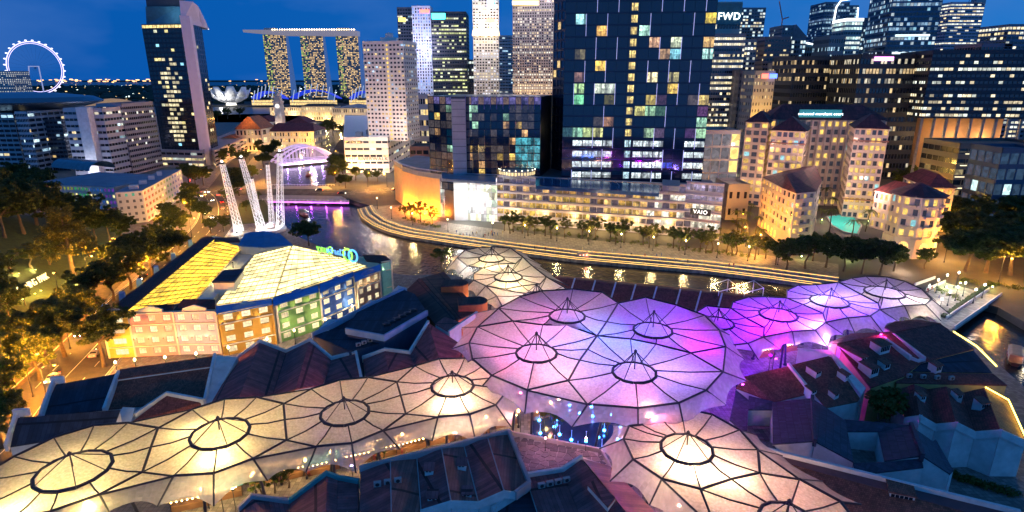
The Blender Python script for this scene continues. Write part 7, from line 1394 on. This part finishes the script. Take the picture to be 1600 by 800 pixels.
for k, (x, y) in enumerate(((1252, 404), (1296, 392), (1330, 408), (1362, 398), (1284, 346), (1356, 348), (1310, 380), (1500, 446), (1478, 452), (1550, 452))):
    p = G(x, y); T = thing('garden_light', 'low green white garden lamp among the hotel planting' if x < 1400 else 'low garden lamp in the planter beyond the footbridge', 'lamp', p, 'garden lamps by the hotel' if x < 1400 else 'garden lamps by the footbridge'); m = MB(); m.lathe(p, [(.12, 0), (.1, .6), (.2, .65), (.2, .8)], 8); m.build('post', LAMPB, T); m = MB(); m.lathe((p.x, p.y, .82), [(.18, 0), (.22, .2), (.08, .36)], 8); g_ = m.build('globe', emat('garden_globe', (.85, 1., .4), 14), T); light('garden', (p.x, p.y - .4, 1.9), (.75, 1., .25), 700, g_, size=.25)
for k, (x, y) in enumerate(((852, 704), (915, 704))):
    p = P(x, y, 8); T = thing('terrace_lamp', 'rose lamp post on the crazy paved terrace', 'lamp', p, 'terrace lamps'); m = MB(); m.lathe(p, [(.14, 0), (.05, .1), (.04, 2.2), (.1, 2.3)], 8); m.build('post', LAMPB, T); m = MB(); m.lathe((p.x, p.y, 10.3), [(.1, 0), (.2, .18), (.1, .36)], 8); g_ = m.build('globe', emat('rose_globe', (1., .55, .6), 8), T); light('rose', (p.x, p.y, 11.), (1., .45, .55), 330, g_, size=.25)  # lamp posts added to bring pink light onto the dark terrace
# lattice ride towers
TRUSS = mat('truss_white', (.75, .75, .78), .45, var=.05, emit=(.85, .9, 1.), es=.4)  # LED lighting of the truss put into its tubes as glow
def truss(label, base, top, w=3.0, bright=True):
    b = G(*base); Y = b.y; t = A(top[0], top[1], Y); T = thing('truss_tower', label, 'truss tower', b); d = Vector(t) - Vector(b); n = 15; legs = []
    for sx, sy in ((-1, -1), (1, -1), (1, 1), (-1, 1)):
        lg = [Vector(b) + d * (i / n) + Vector((sx, sy, 0)) * (w / 2 * (1 - .45 * i / n)) for i in range(n + 1)]; legs.append(lg); m = MB(); m.tube(lg, .11, 5); m.build('leg', TRUSS, T)
    m = MB()
    for i in range(n):
        for k in range(4):
            a, c = legs[k], legs[(k + 1) % 4]; m.tube([a[i], c[i + 1]], .055, 4); m.tube([c[i], a[i + 1]], .055, 4)
    m.build('lattice', TRUSS, T, kind='stuff'); m = MB(); m.box(tuple(t), (w * .8, w * .8, .8)); m.build('top_platform', STEEL, T)
    if bright:
        m = MB(); m.box((b.x, b.y - 2.5, .3), (.8, .6, .6)); o = m.build('base_flood', LAMPB, T); light('white_flood', (b.x, b.y - 2.8, 1.4), (.95, .97, 1.), 2200, o, size=.4); m = MB(); m.lathe(tuple(t), [(.1, .4), (.5, .8), (.1, 1.3)], 8); m.build('beacon', emat('beacon', (1., .95, .9), 8), T)
truss('leaning white lattice tower of the ride, closest to the road', (374, 362), (347, 255)); truss('middle leaning white lattice tower of the ride', (409, 358), (377, 247)); truss('upright white lattice tower of the ride beside the water', (438, 356), (437, 238)); truss('slender rear lattice mast between two ride towers', (404, 336), (393, 278), 2., False); truss('slender rear lattice mast behind the upright ride tower', (425, 350), (418, 256), 2., False)
p = G(424, 360); T = thing('ride_station', 'low white platform with a round ride seat between the lattice towers', 'ride', p); m = MB(); m.lathe(p, [(7, 0), (7, 1.0), (6, 1.2)], 18); m.build('platform', WHITEP, T); m = MB(); m.lathe((p.x, p.y, 1.2), [(1.8, 0), (2.4, .8), (1.8, 2.2), (.2, 2.6)], 12); m.build('seat_pod', WHITEP, T); light('ride_glow', (p.x, p.y - 3, 5), (.9, .95, 1.), 1500, T, size=.4)
o = ribbon(None, g([(380, 345), (395, 325), (408, 308)]), 13, .03, GRASS)
m = MB(); m.prism(ccw(g([(365, 352), (374, 318), (400, 308), (412, 312), (432, 345)])), 0, .05); o = m.build('lawn', GRASS); o['kind'] = 'structure'
# cars
def car_proto(col, nm):
    root = bpy.data.objects.new('car', None); C.objects.link(root); pm = mat('car_paint_' + nm, col, .25, .3, var=.05); b = MB(); prof = [(-2.2, .35), (-2.25, .8), (-2.0, 1.0), (-1.5, 1.05), (-.9, 1.45), (.5, 1.48), (1.15, 1.05), (2.0, .92), (2.25, .7), (2.25, .35)]
    for s0, s1, in ((-.85, .85),):
        L_ = [(x, s0 * (.86 if z > 1.1 else 1), z) for x, z in prof]; R_ = [(x, s1 * (.86 if z > 1.1 else 1), z) for x, z in prof]; n = len(prof); b.face(L_); b.face(R_[::-1])
        for i in range(n): j = (i + 1) % n; b.face([L_[j], L_[i], R_[i], R_[j]])
    b.build('body', pm, root); w = MB(); w.face([(-1.42, -.76, 1.12), (-.92, -.70, 1.42), (-.92, .70, 1.42), (-1.42, .76, 1.12)]); w.face([(.54, .70, 1.45), (1.1, .78, 1.1), (1.1, -.78, 1.1), (.54, -.70, 1.45)]); w.v = [(x * 1.01, y * 1.0, z + .03) for x, y, z in w.v]; w.build('windscreen', DGLASS, root)
    for x in (-1.4, 1.4):
        for y in (-.82, .82): m = MB(); m.tube([(x, y - .1, .33), (x, y + .1, .33)], .33, 12); m.build('wheel', mat('tyre', (.02, .02, .02), .8), root)
    for y in (-.6, .6): m = MB(); m.box((2.27, y, .72), (.08, .42, .2)); m.build('headlight', emat('headlight', (1., .93, .75), 24), root); m = MB(); m.box((-2.27, y, .8), (.08, .42, .2)); t = m.build('tail_light', emat('tail_light', (1., .04, .02), 14), root)
    return root
cars = [car_proto((.5, .5, .5), 'silver'), car_proto((.03, .03, .04), 'black'), car_proto((.35, .04, .03), 'red'), car_proto((.6, .6, .58), 'white')]; cn = ['silver', 'black', 'red', 'white']; cu_ = set(); rk = random.Random(2)
def on_road(q, frac, off, back=False):
    L = [0]
    for a, b in zip(q, q[1:]): L.append(L[-1] + (b - a).length)
    s = frac * L[-1]; i = max(k for k in range(len(L) - 1) if L[k] <= s); d = (q[i + 1] - q[i]).normalized(); p = q[i] + d * (s - L[i]) + Vector((-d.y, d.x)) * off; return p, math.atan2(d.y, d.x) + (math.pi if back else 0)
def put(lst, q, where, grp, z):
    for f, off, back in lst:
        k = rk.randrange(4); p, a = on_road(q, f, off, back)
        if k not in cu_: cu_.add(k); o = cars[k]; o.location = (p.x, p.y, z); o.rotation_euler = (0, 0, a)
        else: o = dup(cars[k], (p.x, p.y, z), a)
        tag(o, '%s saloon car with lights on %s' % (cn[k], where), 'car', '%s cars %s' % (cn[k], grp))
put([(.08, 6.8, True), (.13, 2.3, True), (.17, -2.3, False), (.22, 6.8, True), (.25, -6.8, False), (.29, 2.3, True), (.33, -2.3, False), (.38, 6.8, True)], rq, 'on the road past the navy roofs', 'on the near road', .02)
put([(.70, 2.3, True), (.74, 6.8, True), (.77, -2.3, False), (.80, -6.8, False), (.83, -2.3, False), (.86, 2.3, True), (.88, -6.8, False), (.91, -2.3, False), (.94, -6.8, False), (.96, 2.3, True), (.92, 6.8, True)], rq, 'queueing on the bend before the junction', 'queueing on the bend', .02)
put([(.1, 4, True), (.2, -4, False), (.27, 5.5, True), (.5, 5.5, True), (.58, -5.5, False), (.72, -2, False), (.8, 5.5, True), (.9, -5, False)], xq, 'crossing the junction and road bridge', 'on the cross road', .024)
put([(.15, 2, True), (.25, -3, False), (.35, 2, True), (.5, -3, False), (.6, 2, True), (.75, -3, False), (.9, 2, True)], q3, 'on the avenue toward the heritage halls', 'on the avenue', .026)
rq2, _, _ = ribbon('hotel_road', g([(1720, 470), (1600, 440), (1520, 385), (1475, 355), (1440, 320), (1428, 290)]), 10, .02, ASPH); put([(.62, 2, True), (.66, -2, False), (.71, 2, True), (.75, -2, False), (.8, 2, True), (.5, 2, True)], rq2, 'on the road behind the hotel pavilion', 'behind the hotel pavilion', .03)
for f in (.93, .96): 
    p, a = on_road(xq, .12 if f < .95 else .22, 12.5); T = thing('traffic_light', 'traffic signal showing red at the junction', 'traffic light', (p.x, p.y, 0), 'red traffic signals'); m = MB(); m.tube([(p.x, p.y, 0), (p.x, p.y, 5.2)], .1, 6); m.build('post', STEEL, T); m = MB(); m.box((p.x, p.y - .2, 4.9), (.5, .35, 1.5)); h_ = m.build('signal_head', LAMPB, T); m = MB(); m.lathe((p.x, p.y - .45, 5.2), [(.05, -.3), (.32, 0), (.05, .3)], 10); m.build('red_lamp', emat('red_lamp', (1., .03, .02), 30), h_); light('red_glow', (p.x, p.y - 1.2, 5.2), (1., .05, .02), 500, T, size=.3)
# river boats
def boat(label, px, py, rz, lit):
    p = G(px, py, WL); T = thing('river_boat', label, 'boat', p); cs, sn = math.cos(rz), math.sin(rz)
    def q(x, y, z): return (p.x + x * cs - y * sn, p.y + x * sn + y * cs, WL + z)
    st = [(-6, .9, .9), (-4.5, 1.6, .75), (0, 1.8, .7), (4, 1.5, .8), (6.2, .25, 1.4)]; m = MB()
    for (x0, w0, h0), (x1, w1, h1) in zip(st, st[1:]): m.hexa([q(x0, -w0 * .6, -.4), q(x1, -w1 * .6, -.4), q(x1, w1 * .6, -.4), q(x0, w0 * .6, -.4), q(x0, -w0, h0), q(x1, -w1, h1), q(x1, w1, h1), q(x0, w0, h0)])
    m.build('hull', mat('hull_red', (.22, .05, .04), .5), T); m = MB(); m.hexa([q(-4.6, -1.7, 2.5), q(3, -1.7, 2.5), q(3, 1.7, 2.5), q(-4.6, 1.7, 2.5), q(-4.4, -1., 2.95), q(2.8, -1., 2.95), q(2.8, 1., 2.95), q(-4.4, 1., 2.95)]); m.build('roof', mat('boat_roof', (.4, .3, .2), .6), T)
    for x in (-4.2, -1.8, .6, 2.8):
        for y in (-1.5, 1.5): m = MB(); m.tube([q(x, y, .7), q(x, y, 2.5)], .06, 5); m.build('post', WHITEP, T)
    for x in (-3.6, -2.2, -.8, .6, 2.): m = MB(); m.lathe(q(x, -1.75, 2.35), [(.03, -.2), (.16, 0), (.03, .2)], 6); m.build('lantern', emat('lantern_%.1f' % lit[1], lit, 12), T)
    light('boat_glow', q(-1, -2.6, 2.4), lit, 260, T, size=.3)
boat('wooden river boat with white lamps below the road bridge', 474, 336, 2.2, (.9, .97, 1.)); boat('wooden river boat with red lamps passing the lit steps', 918, 405, .1, (1., .3, .2)); boat('wooden river boat with amber lamps beyond the road bridge', 482, 274, 1.7, (1., .6, .25)); boat('moored wooden river boat at the quay past the light strip', 1585, 560, .9, (1., .8, .5))
# fountain court
c = G(905, 668); T = thing('fountain_court', 'round dark fountain court dotted with blue lights', 'fountain', c); m = MB(); m.lathe((c.x, c.y, 0), [(10, 0), (10, .12), (.1, .13)], 32); m.build('basin', mat('wet_stone', (.02, .03, .07), .15, var=.2), T)
for k in range(22):
    a = 6.283 * k / 11 + (.3 if k > 10 else 0); r_ = 8.6 if k < 11 else 5.2; p = (c.x + r_ * math.cos(a), c.y + r_ * math.sin(a), .35); m = MB(); m.lathe(p, [(.3, -.22), (.3, -.05), (.22, .1), (.02, .18)], 8); o = m.build('blue_lamp', emat('blue_lamp', (.05, .35, 1.), 22), T); j = MB(); j.lathe((p[0], p[1], .4), [(.07, 0), (.05, 1.6), (.12, 2.0), (.02, 2.1)], 6); j.build('water_jet', mat('water_jet', (.5, .6, .8), .1, emit=(.1, .3, 1.), es=.3), o)
    if k % 3 == 0: light('blue', (p[0], p[1], 1.3), (.04, .2, 1.), 260, o, size=.2)
# cafe life under the canopies
def stall(label, px, py, w_, rz, col):
    p = G(px, py); T = thing('cafe_stall', label, 'stall', p); cs, sn = math.cos(rz), math.sin(rz)
    def q(x, y, z): return (p.x + x * cs - y * sn, p.y + x * sn + y * cs, z)
    m = MB(); m.hexa([q(-w_ / 2, -.6, 0), q(w_ / 2, -.6, 0), q(w_ / 2, .6, 0), q(-w_ / 2, .6, 0), q(-w_ / 2, -.6, 1.1), q(w_ / 2, -.6, 1.1), q(w_ / 2, .6, 1.1), q(-w_ / 2, .6, 1.1)]); m.build('counter', mat('stall_wood', (.25, .13, .06), .6), T)
    m = MB(); m.slab([q(-w_ / 2 - .4, -1.3, 2.7), q(w_ / 2 + .4, -1.3, 2.7), q(w_ / 2 + .4, .9, 3.2), q(-w_ / 2 - .4, .9, 3.2)], .1); m.build('awning', mat('awning_%.2f' % col[0], col, .7), T)
    for x in (-1, 1):
        for y in (-.6, .6): m = MB(); m.tube([q(x * w_ / 2, y, 0), q(x * w_ / 2, y, 2.9)], .06, 5); m.build('post', STEEL, T)
    for k in range(int(w_ / .8)): m = MB(); x = -w_ / 2 + .4 + k * .8; m.lathe(q(x, -1.35, 2.55), [(.02, -.16), (.14, 0), (.02, .16)], 6); m.build('bulb', emat('warm_bulb', (1., .66, .22), 16), T)
    light('stall_glow', q(0, -1.6, 2.2), (1., .62, .22) if px < 1000 else (.9, .1, .7), 170 if px < 1000 else 150, T, size=.4)
sc_ = (((.5, .4, .3), 'tan'), ((.5, .1, .08), 'red'), ((.1, .3, .35), 'teal'), ((.6, .55, .5), 'cream'))
for k, (x, y, w_) in enumerate(((415, 752, 5), (462, 744, 6), (505, 736, 6), (560, 722, 5), (598, 712, 6), (642, 702, 6), (690, 690, 5), (742, 680, 6), (790, 664, 5), (300, 792, 6), (350, 778, 6), (848, 652, 5), (1195, 556, 5), (1232, 548, 5))):
    stall('cafe stall with %s awning, %s' % (sc_[k % 4][1], ('under the skirt of the yellow canopy' if x < 420 else 'under the skirt of the lavender canopy' if x < 600 else 'under the skirt of the peach canopy' if x < 800 else 'by the fountain court' if x < 1000 else 'under the violet canopies') + ('' if k % 8 < 4 else ', by a lamp')), x, y, w_, .35 + .05 * (k % 3), sc_[k % 4][0])
# people
def person_mesh(seed):
    r = random.Random(seed); st = r.uniform(.1, .28); me = bpy.data.meshes.new('person'); V = [(0, 0, .95), (0, 0, 1.2), (0, 0, 1.42), (0, 0, 1.52), (0, 0, 1.66), (0, 0, 1.76), (.1, st * .4, .9), (.11, st, .5), (.12, st * .8, .08), (.12, st * .8 + .14, .03), (-.1, -st * .4, .9), (-.11, -st * .5, .5), (-.12, -st * 1.3, .1), (-.12, -st * 1.3 + .14, .03), (.2, 0, 1.38), (.26, -.1, 1.12), (.27, .06, .88), (-.2, 0, 1.38), (-.26, .1, 1.12), (-.27, .16, .88)]
    E_ = [(0, 1), (1, 2), (2, 3), (3, 4), (4, 5), (0, 6), (6, 7), (7, 8), (8, 9), (0, 10), (10, 11), (11, 12), (12, 13), (2, 14), (14, 15), (15, 16), (2, 17), (17, 18), (18, 19)]; Rr = [.15, .15, .16, .06, .1, .08, .1, .07, .05, .04, .1, .07, .05, .04, .065, .05, .035, .065, .05, .035]
    me.from_pydata(V, E_, []); o = bpy.data.objects.new('person', me); C.objects.link(o); md = o.modifiers.new('skin', 'SKIN')
    for v, q in zip(me.skin_vertices[0].data, Rr): v.radius = (q, q)
    me.skin_vertices[0].data[0].use_root = True; o.modifiers.new('sub', 'SUBSURF').levels = 1; out = bpy.data.meshes.new_from_object(o.evaluated_get(bpy.context.evaluated_depsgraph_get())); bpy.data.objects.remove(o); return out
pm_ = bpy.data.materials.new('clothing'); pm_.use_nodes = True; t = pm_.node_tree; oi = N(t, 'ObjectInfo'); cr_ = N(t, 'ValToRGB'); t.links.new(oi.outputs['Random'], cr_.inputs[0]); t.links.new(cr_.outputs[0], t.nodes['Principled BSDF'].inputs['Base Color']); cr_.color_ramp.interpolation = 'CONSTANT'
for i, c in enumerate(((.03, .03, .04), (.5, .5, .5), (.3, .05, .05), (.05, .08, .25), (.4, .3, .15))): (cr_.color_ramp.elements[i] if i < 2 else cr_.color_ramp.elements.new(i / 5)).color = (*c, 1); cr_.color_ramp.elements[i].position = i / 5
pms = [person_mesh(s) for s in (1, 2, 3)]
for q in pms: q.materials.clear(); q.materials.append(pm_)
def folk(lst, where, grp):
    for x, y in lst: o = ob('person', rk.choice(pms)); o.location = G(x, y, .04); o.rotation_euler = (0, 0, rk.uniform(0, 6.28)); tag(o, 'person in casual clothes walking ' + where, 'person', grp)
folk([(700 + rk.uniform(-12, 90), 362 + rk.uniform(0, 10)) for _ in range(20)], 'on the white lit plaza before the atrium', 'people on the atrium plaza'); folk([(rk.uniform(800, 1120), 0) for _ in range(0)], '', '')
folk([(x, 352 + (x - 640) * .094 + rk.uniform(12, 20)) for x in [rk.uniform(820, 1160) for _ in range(16)]], 'along the far promenade under the small trees', 'people on the far promenade'); folk([(rk.uniform(1440, 1525), rk.uniform(452, 478)) for _ in range(10)], 'across the paved footbridge', 'people on the footbridge'); folk([(x, 760 - (x - 400) * .21 + rk.uniform(-4, 6)) for x in [rk.uniform(400, 800) for _ in range(18)]], 'in the cafe street behind the canopy skirts', 'people in the cafe street')

# roof clutter: condensers, ducts and pipes
ACW = mat('condenser', (.34, .34, .36), .6, .2, var=.15)
def condenser(px, py, z, rz, label, group):
    p = P(px, py, z); T = thing('air_conditioner', label, 'air conditioner', p, group); m = MB(); m.box((p.x, p.y, p.z + .45), (1.1, .5, .8), rz); m.build('case', ACW, T); f = MB(); cs, sn = math.cos(rz), math.sin(rz); c = Vector((p.x + .26 * sn, p.y - .26 * cs, p.z + .45))
    f.tube([c, c + Vector((.03 * sn, -.03 * cs, 0))], .3, 10); f.build('fan_grille', LAMPB, T); m = MB()
    for s in (-.4, .4): m.box((p.x + s * cs, p.y + s * sn, p.z), (.08, .6, .14), rz)
    m.build('bracket', STEEL, T, kind='stuff')
for i in range(6): condenser(560 + i * 9, 541 - i * 3.4, 12.05, .5, 'grey air conditioner on the ledge of the navy plant building', 'condensers on the plant building')
for i in range(4): condenser(846 + i * 13, 762 - i * 3, 9.85, .3, 'grey air conditioner on the plum roofs', 'condensers on the plum roofs')
for i in range(4): condenser(1420 + i * 22, 590 + i * 1.2, 9.0, .2, 'grey air conditioner on the riverside hall eave', 'condensers on the riverside hall')
for i in range(3): condenser(590 + i * 16, 760 - i * 3, 11.25, .2, 'grey air conditioner on the folded roof', 'condensers on the folded roof')
